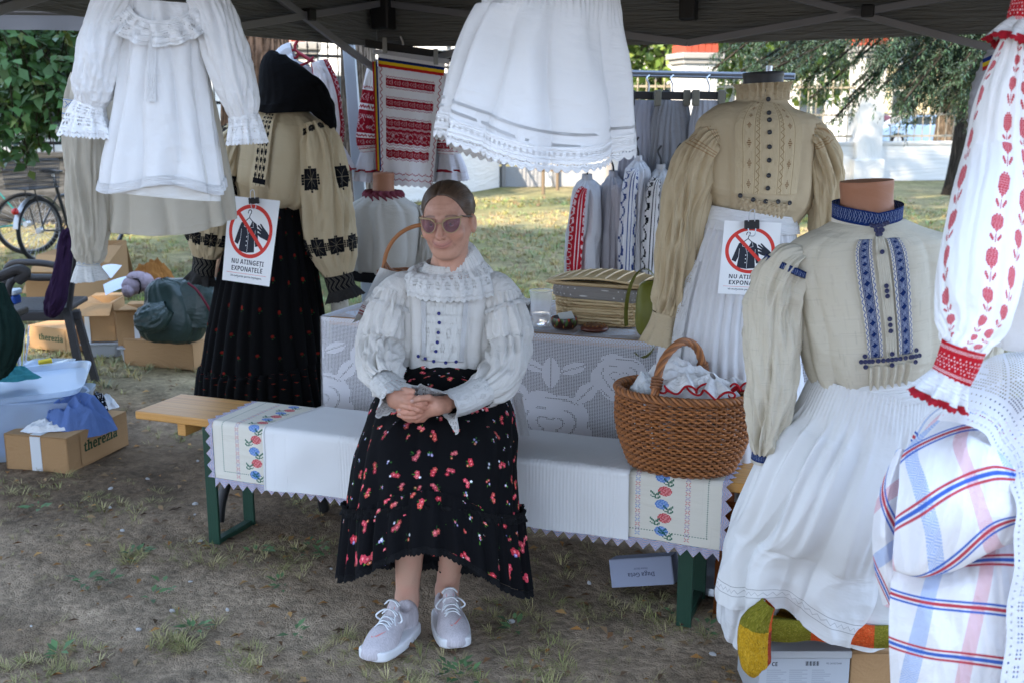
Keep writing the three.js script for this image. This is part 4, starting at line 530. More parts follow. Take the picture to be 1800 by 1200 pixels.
// --- child's white blouse hung at the front left
{
  const d = 2.6, t = thing('hanging_blouse', 'small white blouse with eyelet collar hung high at the front left', 'blouse');
  const body = seen(d, [[290, 4, 62, 0.035], [290, 40, 70, 0.045], [288, 110, 74, 0.06], [287, 180, 84, 0.06], [285, 260, 98, 0.06], [283, 332, 109, 0.06]]);
  part('body', loft(body, { nu: 220, nv: 80, fold: (a, t) => 0.015 * pleat(10, 1.4, 0.55)(a, t) * (0.5 + t) + 0.004 * wrinkle(a, t, 2, 4), drop: (a, t) => t * t * (0.012 * Math.sin(3 * a + 1) + 0.012 * Math.sin(a)) }), M.white, t);
  part('lining', loft(body.map((r, i) => [r[0], r[1] - (i > 3 ? 0.016 : 0), r[2], r[3] * 0.94, r[4] * 0.8]).slice(2), { nu: 120, nv: 30, fold: (a, t) => 0.006 * pleat(9, 3, 0.6)(a, t) }), M.offwhite, t);
  part('placket', loft(body.slice(1, 4), { nu: 8, nv: 24, from: 0.478, to: 0.506, fold: () => 0.012 }), M.white, t);
  part('hem_band', loft(seen(d, [[283.5, 314, 107, 0.062], [283, 331, 110, 0.062]]), { nu: 220, nv: 6, fold: (a, t) => 0.0015 + 0.022 * pleat(10, 1.4, 0.55)(a, 0.95 + 0.05 * t) + 0.004 * wrinkle(a, 0.95 + 0.05 * t, 2, 4), drop: (a, t) => 0.012 * Math.sin(3 * a + 1) + 0.012 * Math.sin(a) }), M.white, t);
  for (const [rows0, cuff, ph] of [[[[208, -14, 34, 0.03], [188, 40, 38, 0.045], [174, 100, 38, 0.05], [164, 150, 35, 0.045], [158, 182, 27, 0.034]], [[158, 180, 27, 0.034], [152, 206, 34, 0.04], [152, 238, 44, 0.05]], 0.3], [[[358, -10, 34, 0.03], [382, 45, 37, 0.045], [400, 105, 38, 0.05], [418, 162, 33, 0.045], [428, 205, 23, 0.03]], [[427, 203, 27, 0.03], [431, 222, 28, 0.036], [434, 250, 32, 0.045]], 2.1]]) {
    const s = part('sleeve', loft(seen(d - 0.01, rows0), { nu: 110, nv: 60, fold: sleeveFold(ph, 0.0058, 8) }), M.white, t);
    part('cuff_frill', frill(seen(d - 0.01, cuff), 9, 0.012, 0.006, ph), M.eyelet, s);
  }
  // flat frilled collar, two layers of scallops
  const c = P(290, -6, d), w = 1 / 745;
  part('collar', surf(260, 18, (u, v) => { const a = u * TAU, r = lerp(56, 96, v) * w * (1 + 0.05 * v * Math.abs(Math.sin(a * 9))); const ruf = 0.011 * v * Math.sin(a * 17 + 2 * N(a * 2)); return [c.x + Math.cos(a) * r * 1.04, c.y - Math.sin(a) * r * (Math.sin(a) > 0 ? 0.78 : 0.35) - 0.012 * v, c.z + 0.012 + Math.sin(a) * 0.05 + ruf + 0.01 * v, u, 1 - v]; }), cloth([0.8, 0.8, 0.8], { alphaMap: tiled(eyeletA, 11, 1), alphaTest: 0.5 }), t);
  part('neck_band', at(new THREE.TorusGeometry(56 * w, 0.004, 8, 60), c.x, c.y, c.z + 0.012, 0.35, 0, 0, [0.92, 0.5, 1]), M.white, t);
}
// --- child's white skirt hung at the front centre
{
  const d = 2.35, t = thing('hanging_skirt', 'short white petticoat with scalloped lace hem hung above the woman', 'skirt');
  const body = seen(d, [[966, -8, 116, 0.07], [966, 20, 124, 0.08], [958, 80, 140, 0.09], [950, 150, 156, 0.10], [944, 220, 166, 0.105], [940, 272, 172, 0.11]]);
  const fold = (a, t) => (0.034 * pleat(9, 0.7, 0.5)(a, t) * sstep(0, 0.5, t) + 0.004 * Math.sin(70 * a + 3 * N(a * 8)) * sstep(0.3, 0.05, t) + 0.003 * wrinkle(a, t, 2, 3, 1));
  const drop = (a, t) => -0.055 * t * t * Math.sin(a) ** 2 + 0.01 * t * Math.sin(2 * a);
  part('body', loft(body, { nu: 300, nv: 90, fold, drop }), M.white, t);
  const tail = (d0, d1, k) => body.map((r) => r).slice(4).map((r) => r.slice());
  const hemRows = seen(d, [[941.5, 252, 169.5, 0.109], [940, 274, 172.5, 0.111], [939, 290, 174, 0.112]]);
  part('lace_trim', loft(hemRows, { nu: 560, nv: 20, fold: (a, t) => fold(a, 0.96) + 0.002, drop: (a, t) => drop(a, 0.97) + 0.008 * t ** 3 * Math.abs(Math.sin(36 * a)) }), cloth([0.8, 0.8, 0.8], { alphaMap: tiled(ladderA, 14, 1), alphaTest: 0.5 }), t);
  for (const y of [225, 245]) part('tuck', loft(seen(d, [[944 - (y - 220) * 0.1, y, 166 + (y - 220) * 0.11, 0.1055], [944 - (y - 214) * 0.1, y + 5, 166.8 + (y - 220) * 0.11, 0.1062]]), { nu: 300, nv: 3, fold: (a, t) => fold(a, 0.87 + (y - 225) * 0.0033) + 0.0012, drop: (a) => drop(a, 0.88 + (y - 225) * 0.0033) }), M.white, t);
  part('waistband', loft(seen(d, [[966, -40, 117, 0.072], [966, -24, 119, 0.073], [966, -10, 118, 0.072], [966, 6, 120, 0.074]]), { nu: 240, nv: 16, fold: (a, t) => 0.004 * Math.sin(64 * a + 4 * N(a * 6, t * 3)) * (0.5 + 0.5 * Math.sin(t * 12)) }), M.white, t);
}
// --- cord that carries them, from leg to leg of the tent front
{ const t = thing('clothes_line', 'thin cord along the tent front carrying the white clothes', 'cord'); const a = P(-340, -60, 2.75), b = P(966, -48, 2.35), c = P(2300, -70, 1.75); part('cord', wire([a, P(290, -30, 2.6), b, P(1790, -60, 1.95), c], 0.002, 80), M.offwhite, t); }
// --- long-sleeved white blouse with red flower chains at the right edge
{
  const d = 1.95, t = thing('hanging_blouse', 'white blouse with red flower chains hung at the right edge', 'blouse');
  const sl = seen(d, [[1784, 66, 14, 0.03], [1776, 108, 25, 0.04], [1762, 170, 36, 0.055], [1750, 270, 47, 0.07], [1736, 377, 59, 0.08, 1.89], [1724, 465, 65, 0.08, 1.84], [1712, 556, 56, 0.07, 1.78], [1700, 600, 35, 0.043, 1.745], [1693, 616, 28, 0.033, 1.735], [1689, 630, 27, 0.031, 1.735]]);
  part('sleeve', loft(sl, { nu: 160, nv: 130, fold: (a, t) => 0.007 * pleat(8, 0.8, 0.8)(a, t) * (0.4 + Math.abs(2 * t - 1)) * Math.min(1, 5 * (1 - t) + 0.3) + 0.004 * wrinkle(a, t, 1.5, 5, 2) }), printed(chainT), t);
  part('cuff', loft(seen(1.735, [[1695, 608, 35, 0.042], [1684, 638, 34, 0.038], [1672, 664, 33, 0.035]]), { nu: 80, nv: 10, fold: (a) => 0.001 * Math.sin(20 * a) }), printed(tiled(cuffRedT, 2, 1)), t);
  part('cuff_frill', frill(seen(1.735, [[1672, 662, 33, 0.035], [1662, 680, 37, 0.042], [1652, 699, 42, 0.050]]), 8, 0.012, 0.0, 1), M.white, t);
  part('frill_edge', frill(seen(1.735, [[1653, 695, 42, 0.050], [1649, 705, 44, 0.053]]), 8, 0.0125, 0.004, 1).scale(1, 1, 1), cloth([0.50, 0.02, 0.035]), t);
  part('shoulder_frill', frill(seen(d, [[1798, 40, 22, 0.035], [1786, 56, 26, 0.04], [1778, 72, 32, 0.05]]), 7, 0.010, 0, 2), M.white, t);
  part('frill_edge', frill(seen(d, [[1780, 66, 31, 0.05], [1774, 78, 34, 0.054]]), 7, 0.0105, 0.003, 2), cloth([0.50, 0.02, 0.035]), t);
  part('embroidered_yoke', loft(seen(d, [[1830, -60, 30, 0.04], [1812, 0, 27, 0.04], [1796, 46, 22, 0.035]]), { nu: 60, nv: 30, fold: sleeveFold(1, 0.003, 8) }), printed(tiled(cuffRedT, 2, 1.5)), t);
  const bd = seen(d + 0.1, [[1850, 30, 40, 0.05], [1850, 160, 72, 0.07], [1850, 330, 84, 0.08], [1850, 470, 92, 0.09], [1850, 600, 98, 0.09]]);
  part('body', loft(bd, { nu: 120, nv: 60, fold: (a, t) => 0.010 * pleat(9, 2, 0.6)(a, t) }), printed(chainT), t);
  // apron with tricolour ribbon behind it
  const u = thing('hanging_apron', 'grey lace apron with tricolour ribbon behind the red flowered sleeve', 'apron'), q = seen(2.6, [[1772, 95, 34, 0.03], [1752, 160, 44, 0.035], [1745, 230, 44, 0.035], [1742, 300, 42, 0.035]]);
  part('panel', loft(q, { nu: 90, nv: 40, fold: (a, t) => 0.004 * pleat(7, 1)(a, t) + 0.003 * Math.sin(t * 90) * (Math.abs(Math.sin(a)) > 0.9 ? 1 : 0) }), cloth([0.36, 0.36, 0.38]), u);
  [[0.012, 0.03, 0.16], [0.62, 0.42, 0.02], [0.45, 0.02, 0.02]].forEach((c, i) => part('ribbon', [surf(24, 2, (s, v) => { const k = P(lerp(1728, 1800, s), 104 - 20 * Math.sin(s * 1.6) + i * 7 + v * 7, 2.55); return [k.x, k.y, k.z]; }), surf(2, 30, (s, v) => { const k = P(1706 + i * 5 + s * 5 + 18 * (1 - v) ** 2, lerp(180, 330, v), 2.56); return [k.x, k.y, k.z]; })], cloth(c), u));
}
// --- natural linen blouse behind the child's blouse
{
  const d = 3.9, t = thing('hanging_blouse', 'ecru linen blouse with blue-stitched cuff hanging behind the small white one', 'blouse');
  part('body', loft(seen(d, [[250, 110, 100, 0.05], [265, 190, 112, 0.07], [278, 280, 118, 0.08], [288, 350, 120, 0.085], [290, 402, 122, 0.09]]), { nu: 200, nv: 60, fold: (a, t) => 0.016 * pleat(12, 2.2, 0.7)(a, t) * (0.4 + t), drop: (a, t) => 0.03 * t * Math.sin(a) + 0.02 * t * Math.sin(2 * a + 1) }), M.ecru, t);
  const s = part('sleeve', loft(seen(d - 0.04, [[152, 130, 26, 0.05], [150, 200, 34, 0.06], [152, 300, 34, 0.07], [158, 390, 32, 0.065], [156, 440, 24, 0.05], [154, 462, 18, 0.035]]), { nu: 100, nv: 70, fold: sleeveFold(0.5, 0.012, 8) }), M.ecru, t);
  const sa = printed(canvasTex(256, 64, (c, w, h) => { fill(c, '#cfccc0', w, h); for (let x = 0; x < w; x += 24) stitch(c, x, 12, 4, STAR, { a: '#3a6ab4', b: '#3a6ab4' }); c.fillStyle = '#5a86c4'; c.fillRect(0, 4, w, 3); c.fillRect(0, 46, w, 3); }));
  part('embroidered_band', loft(seen(d - 0.05, [[151, 176, 33.5, 0.064], [150, 210, 35.5, 0.066]]), { nu: 60, nv: 6, fold: () => 0.008 }), sa, s);
  part('cuff_band', loft(seen(d - 0.04, [[154, 458, 19, 0.037], [154, 468, 20, 0.038]]), { nu: 60, nv: 4 }), sa, s);
  part('cuff_frill', frill(seen(d - 0.04, [[154, 466, 20, 0.038], [155, 478, 24, 0.05], [157, 492, 29, 0.06]]), 7, 0.012, 0.003, 1.5), cloth([0.62, 0.62, 0.60]), s);
}
// --- blouse on the red hanger behind the headscarf
{
  const d = 5.15, t = thing('hanging_blouse', 'white blouse with dark red embroidered sleeve behind the black headscarf', 'blouse');
  part('body', loft(seen(d, [[520, 105, 26, 0.03], [516, 118, 44, 0.06], [512, 200, 52, 0.08], [512, 300, 56, 0.09]]), { nu: 120, nv: 40, fold: (a, t) => 0.010 * pleat(9, 1)(a, t) * sstep(0, 0.2, t) }), cloth([0.5, 0.5, 0.52]), t);
  const s = part('sleeve', loft(seen(d - 0.03, [[560, 108, 14, 0.05], [574, 150, 18, 0.06], [584, 210, 18, 0.06], [588, 258, 13, 0.04]]), { nu: 80, nv: 50, fold: sleeveFold(1, 0.008, 7) }), printed(tiled(redVineT, 2, 1)), t);
  part('cuff_frill', frill(seen(d - 0.03, [[588, 255, 13, 0.04], [594, 276, 18, 0.06], [600, 300, 22, 0.07]]), 6, 0.012, 0.004), cloth([0.55, 0.53, 0.55]), s);
  part('frill_edge', frill(seen(d - 0.03, [[598, 293, 21.4, 0.068], [601, 303, 22.6, 0.072]]), 6, 0.0125, 0.004), cloth([0.25, 0.02, 0.035]), s);
  part('neck_edge', wire([P(494, 104, d + 0.02), P(506, 112, d - 0.05), P(522, 116, d - 0.06), P(540, 110, d - 0.05), P(550, 101, d + 0.02)], 0.006, 30), cloth([0.25, 0.02, 0.035]), t);
  const h = thing('clothes_hanger', 'red plastic hanger hooked on the tent bar', 'hanger'), rm = std([0.34, 0.012, 0.03], { roughness: 0.35 });
  part('hook', wire([P(509, 66, d), P(505, 56, d), P(512, 50, d), P(523, 54, d), P(524, 68, d), P(518, 80, d), P(518, 86, d)], 0.007, 40, 8), rm, h);
  part('ring', at(new THREE.TorusGeometry(0.018, 0.006, 8, 24), ...P(517, 95, d).toArray()), rm, h);
  part('arms', [rod(P(511, 92, d), P(470, 118, d), 0.008), rod(P(523, 92, d), P(562, 116, d), 0.008)], rm, h);
}
// --- red-banded apron and blouse hung on the back frame
{
  const d = 5.2, t = thing('hanging_apron', 'white apron with dark red woven bands and tricolour ribbon', 'apron');
  part('panel', surf(40, 60, (u, v) => { const q = P(lerp(lerp(664, 668, v), lerp(782, 760, v), u), lerp(lerp(94, 112, u), lerp(322, 328, u) + 4 * Math.abs(Math.sin(u * 26)), v), d - 0.12 + 0.03 * Math.sin(u * 9) * v); return [q.x, q.y, q.z]; }), printed(apronT), t);
  part('waistband', surf(30, 3, (u, v) => { const q = P(lerp(656, 790, u), lerp(86, 104, u) + v * 9, d - 0.13 + 0.02 * v); return [q.x, q.y, q.z]; }), cloth([0.55, 0.55, 0.56]), t);
  [[0.012, 0.03, 0.16], [0.62, 0.42, 0.02], [0.45, 0.02, 0.02]].forEach((c, i) => part('ribbon', surf(2, 30, (s, v) => { const k = P(lerp(654, 661, v) + (2 - i) * 3 + s * 3, lerp(108, 300, v), d - 0.135 - 0.004 * i); return [k.x, k.y, k.z]; }), cloth(c), t));
  for (const x of [676, 766]) part('peg', at(box(0.02, 0.07, 0.02, 0.003), ...P(x, x < 700 ? 80 : 100, d - 0.15).toArray()), std([0.3, 0.3, 0.28]), t);
  const b = thing('hanging_blouse', 'white blouse with red banded sleeves behind the woven apron', 'blouse');
  part('body', loft(seen(d, [[722, 96, 40, 0.03], [720, 120, 60, 0.06], [718, 220, 66, 0.08], [718, 318, 70, 0.09]]), { nu: 100, nv: 40, fold: (a, t) => 0.010 * pleat(9, 1)(a, t) }), cloth([0.55, 0.55, 0.56]), b);
  for (const [q, ph] of [[[[664, 120, 18, 0.04], [656, 180, 22, 0.06], [650, 240, 24, 0.07], [652, 268, 18, 0.05]], 1], [[[776, 130, 18, 0.04], [784, 190, 22, 0.06], [788, 248, 24, 0.07], [788, 272, 18, 0.05]], 2]]) {
    const s = part('sleeve', loft(seen(d - 0.04, q), { nu: 80, nv: 50, fold: sleeveFold(ph, 0.006, 7) }), printed(tiled(redSleeveT, 2, 1)), b), L = q[3];
    part('cuff_frill', frill(seen(d - 0.04, [[L[0], 266, 18, 0.05], [L[0] + (ph > 1 ? 6 : -3), 296, 25, 0.07], [L[0] + (ph > 1 ? 8 : -4), 318, 28, 0.08]]), 6, 0.014, 0.004, ph), cloth([0.55, 0.53, 0.55]), s);
    part('frill_edge', frill(seen(d - 0.04, [[L[0] + (ph > 1 ? 6 : -3), 297, 25.5, 0.072], [L[0] + (ph > 1 ? 6 : -3), 302, 26, 0.074]]), 6, 0.0142, 0, ph), cloth([0.28, 0.02, 0.035]), s);
  }
  const r = thing('hanging_rail', 'black hanger bar under the tent corner carrying the apron', 'hanger'); part('bar', bar(P(640, 76, d), P(784, 98, d), 0.03, 0.035), M.blackPlastic, r); part('clip', [at(box(0.05, 0.05, 0.04, 0.006), ...P(788, 99, d - 0.02).toArray())], M.blackPlastic, r); part('hook', wire([P(708, 86, d), P(708, 74, d), P(704, 64, d)], 0.006, 12), M.metal, r);
}
// --- clothes rack with its blouses
{
  const railM = std([0.22, 0.23, 0.25], { metalness: 0.7, roughness: 0.4 }), clipM = std([0.20, 0.19, 0.15]), d = 5.0, t = thing('clothes_rack', 'steel clothes rail behind the beige blouse', 'clothes rack');
  const pr = (px, py, dd = d) => P(px, py, dd);
  part('rail', [rod(pr(1095, 128, 5.15), pr(1398, 134, 4.87), 0.014, 12), rod(pr(1095, 133, 5.12), pr(1398, 139, 4.84), 0.006, 8)], railM, t);
  part('rail', rod(pr(1090, 253, 5.15), pr(1398, 258, 4.87), 0.013, 12), railM, t);
  for (const [x, dd] of [[1100, 5.15], [1352, 4.91]]) { const p = pr(x, 128, dd); part('post', rod([p.x, p.y + 0.03, p.z], [p.x, 0, p.z], 0.014, 12), M.metal, t); part('foot', [bar([p.x, 0.03, p.z - 0.25], [p.x, 0.03, p.z + 0.25], 0.03, 0.03)], M.metal, t); }
  // skirts clipped to the upper rail
  const grp = 'skirts clipped to the clothes rail';
  [[1140, 72, 40, [0.34, 0.34, 0.38], 'lilac-grey pleated skirt at the left of the rail'], [1182, 60, 34, [0.24, 0.24, 0.25], 'dark grey pleated skirt beside the lilac one'], [1246, 60, 30, [0.36, 0.36, 0.38], 'grey skirt with black straps half behind the beige blouse']].forEach(([x, , w, col, lab], i) => {
    const s = thing('hanging_skirt', lab, 'skirt'), dd = 5.05 - i * 0.05;
    part('body', loft(seen(dd, [[x, 176, w * 0.8, 0.02], [x - 2, 210, w, 0.04], [x - 4, 260, w * 1.1, 0.06], [x - 8, 330, w * 1.2, 0.07]]), { nu: 150, nv: 40, fold: (a, tt) => 0.012 * pleat(20, i)(a, tt) * (0.3 + tt) }), cloth(col), s);
    part('hanger_bar', bar(P(x - w, 167, dd), P(x + w, 169, dd), 0.02, 0.035), M.blackPlastic, s); part('hook', wire([P(x, 166, dd), P(x + 1, 150, dd), P(x - 3, 138, dd), P(x + 2, 132, dd + 0.02)], 0.004, 16), M.metal, s);
    for (const k of [-0.75, 0.75]) part('clip', at(box(0.03, 0.07, 0.03, 0.004), ...P(x + w * k, 172, dd - 0.02).toArray()), i ? clipM : M.blackPlastic, s);
  });
  const vine = (bg, fg) => canvasTex(128, 512, (c, w, h) => { fill(c, bg, w, h); c.fillStyle = fg; for (let y = 0; y < h; y += 6) { const k = 34 * Math.sin(y * 0.07); c.fillRect(w / 2 + k - 6, y, 11, 6); c.fillRect(w / 2 - k - 6, y, 11, 6); if (y % 48 < 18) { c.fillRect(26, y, 14, 5); c.fillRect(88, y, 14, 5); } } c.fillRect(6, 0, 5, h); c.fillRect(w - 11, 0, 5, h); });
  const redV = vine('#b5202c', '#e6d4d4'), blkV = vine('#d9d6d4', '#15151a'), bluV = vine('#d9d8da', '#2c4078');
  const one = (lab, x0, dd, w, white, emb, side, py = 300, low = 476) => {
    const s = thing('hanging_blouse', lab, 'blouse', [0, 0, 0], 0);
    part('body', loft(seen(dd, [[x0, py - 4, w * 0.25, 0.05], [x0, py + 6, w * 0.62, 0.09], [x0, py + 22, w * 0.86, 0.13], [x0 - 2, py + 80, w, 0.15], [x0 - 4, (py + low) / 2 + 30, w * 1.05, 0.15], [x0 - 4, low + 30, w * 1.1, 0.15]]), { nu: 120, nv: 50, fold: (a, t2) => 0.030 * pleat(5, x0, 1.4)(a, t2) * Math.min(1, 0.3 + t2 * 2) }), white, s); part('collar', loft(seen(dd, [[x0, py - 12, w * 0.3, 0.06], [x0, py - 2, w * 0.32, 0.065]]), { nu: 40, nv: 4 }), white, s);
    part('sleeve', loft(seen(dd - 0.12, [[x0 + side * w * 0.3, py + 12, 5, 0.03], [x0 + side * w * 0.9, py + 30, 11, 0.05], [x0 + side * w * 1.3, py + 90, 13, 0.055], [x0 + side * w * 1.6, low - 10, 13, 0.055], [x0 + side * w * 1.6, low + 20, 9, 0.04]]), { nu: 70, nv: 50, fold: sleeveFold(x0, 0.006, 6) }), emb, s);
    part('hanger_hook', wire([P(x0, py + 2, dd), P(x0, py - 20, dd), P(x0 - 5, py - 34, dd), P(x0 + 1, py - 44, dd)], 0.005, 16), M.blackPlastic, s);
  };
  one('white blouse with wide red sleeve at the rack\'s left end', 1032, 5.0, 30, cloth([0.58, 0.57, 0.58]), printed(tiled(redV, 2, 1.5)), -0.45, 318);
  one('white blouse with narrow red band in the middle of the rack', 1078, 5.02, 24, cloth([0.42, 0.40, 0.42]), cloth([0.46, 0.43, 0.45]), 0.4, 312);
  one('white blouse edged in blue on a black hanger', 1122, 4.94, 22, cloth([0.62, 0.61, 0.62]), printed(tiled(bluV, 2, 1)), -0.6, 285);
  one('white blouse with bold black vine sleeve on the rack', 1162, 4.9, 24, cloth([0.58, 0.56, 0.54]), printed(tiled(blkV, 2, 1)), -0.55, 300);
  one('plain white blouse nearest the beige mannequin on the rack', 1196, 4.86, 22, cloth([0.55, 0.54, 0.56]), cloth([0.5, 0.48, 0.52]), 0.4, 296, 500);
}
// --- mannequins
function stand(t, p, top, r = 0.2) { part('stand', [rod([p.x, 0.02, p.z], [p.x, top, p.z], 0.016, 12), at(cyl(r, r + 0.01, 0.02, 32), p.x, 0.02, p.z)], M.metal, t); }
function neckForm(t, px, py0, py1, hw, d, mat = M.form) { const r = seen(d, [[px, py0, hw * 0.02, 0.001], [px, py0 + 0.4, hw * 0.86, hw * 0.86 / 1900 * d], [px, py0 + 4, hw, hw / 1900 * d], [px, (py0 + py1) / 2, hw * 0.97, hw / 1900 * d], [px, py1 + 20, hw * 1.08, hw * 1.1 / 1900 * d]]); part('neck_form', loft(r, { nu: 48, nv: 40 }), mat, t); }
// 1: headscarf, linen blouse with black motifs, dark skirt
{
  const d = 4.7, t = thing('mannequin', 'mannequin in black headscarf, motif blouse and dark flowered skirt', 'mannequin', [0, 0, 0], 0), wide = P(480, 500, d);
  const bl = seen(d, [[500, 186, 40, 0.07], [498, 200, 62, 0.10], [496, 226, 88, 0.13], [492, 280, 88, 0.16], [486, 325, 82, 0.17], [480, 350, 66, 0.14], [478, 362, 52, 0.11]]);
  const bm = cloth(0xffffff, { map: canvasTex(256, 256, (c, w, h) => { fill(c, '#c2b08f', w, h); mottled(c, w, h, 0.08, 500); }), transmission: 0.12, thickness: 0 });
  const b = part('blouse', loft(bl, { nu: 200, nv: 80, fold: (a, s) => 0.017 * pleat(13, 1.2, 0.8)(a, s) * (0.35 + 0.65 * s) * Math.min(1, 5 * (1 - s) + 0.3) + 0.005 * wrinkle(a, s, 2, 4) }), bm, t);
  part('embroidered_front', loft(bl.slice(0, 5), { nu: 12, nv: 40, from: 0.452, to: 0.492, fold: (a, s) => 0.016 }), printed(blackFrontT), b);
  const cuffM = printed(tiled(blackCuffT, 2, 1));
  for (const [q, cu, fr, ph] of [[[[418, 224, 14, 0.04], [396, 264, 32, 0.08], [376, 340, 38, 0.09], [366, 410, 36, 0.09], [360, 452, 22, 0.05]], [[360, 448, 21, 0.05], [358, 466, 20, 0.048], [356, 484, 20, 0.048]], [[356, 480, 20, 0.048], [352, 496, 27, 0.06]], 0.4], [[[548, 214, 18, 0.05], [562, 256, 34, 0.09], [572, 340, 42, 0.1], [580, 420, 44, 0.105], [594, 482, 26, 0.06]], [[593, 478, 26, 0.06], [597, 495, 25, 0.055], [602, 511, 25, 0.055]], [[601, 507, 25, 0.055], [606, 524, 34, 0.07]], 2.3]]) {
    const s = part('sleeve', loft(seen(d - 0.06, q), { nu: 120, nv: 80, fold: sleeveFold(ph, 0.014, 8) }), printed(motifSleeveT, { transmission: 0.1, thickness: 0 }), t);
    part('cuff', loft(seen(d - 0.06, cu), { nu: 50, nv: 8 }), cuffM, s); part('cuff_frill', frill(seen(d - 0.06, fr), 7, 0.014, 0.004), cloth([0.03, 0.028, 0.026]), s);
  }
  const sk = seen(d, [[480, 350, 56, 0.12], [478, 372, 62, 0.14], [474, 450, 80, 0.19], [470, 560, 100, 0.24], [470, 640, 112, 0.27], [472, 720, 124, 0.3]]);
  const skm = printed(tiled(floral2T, 3, 2), { sheen: 0.02 });
  part('skirt', loft(sk, { nu: 260, nv: 90, fold: (a, s) => 0.02 * pleat(26, 1, 0.6)(a, s) * (0.25 + s) }), skm, t);
  part('ruffle', loft(seen(d, [[470, 634, 113, 0.275], [471, 650, 120, 0.29], [472, 724, 129, 0.31]]), { nu: 260, nv: 20, fold: (a, s) => 0.02 * pleat(40, 2, 0.8)(a, s) }), skm, t);
  const sc = part('headscarf', loft(seen(d - 0.02, [[485, 90, 2, 0.01], [484, 97, 18, 0.05], [488, 118, 32, 0.09], [502, 150, 50, 0.12], [514, 176, 64, 0.14], [516, 198, 68, 0.14]]), { nu: 120, nv: 60, fold: (a, s) => 0.008 * wrinkle(a, s, 1.2, 2, 4) * s, drop: (a, s) => -0.03 * s * Math.max(0, Math.cos(a - 1)) }), M.blackVelvet, t);
  part('scarf_tail', loft(seen(d - 0.06, [[545, 160, 26, 0.05], [568, 192, 20, 0.04], [580, 216, 10, 0.03], [584, 236, 3, 0.01]]), { nu: 50, nv: 30, fold: sleeveFold(1, 0.006, 5) }), M.blackVelvet, sc);
  const ps = P(480, 400, d); stand(t, ps, ps.y + 0.3);
  // pale underskirt peeping out at the right
  const us = thing('hanging_cloth', 'pale linen cloth hanging between the dark skirt and the lace table', 'cloth'); part('cloth', loft(seen(4.75, [[592, 500, 10, 0.05], [600, 560, 14, 0.06], [606, 640, 18, 0.07], [612, 690, 24, 0.08], [614, 722, 20, 0.08]]), { nu: 80, nv: 50, fold: (a, s) => 0.012 * pleat(6, 2)(a, s) + 0.01 * wrinkle(a, s, 2, 8), drop: (a, s) => 0.03 * s ** 3 * Math.sin(4 * a) }), M.ecru, us);
}
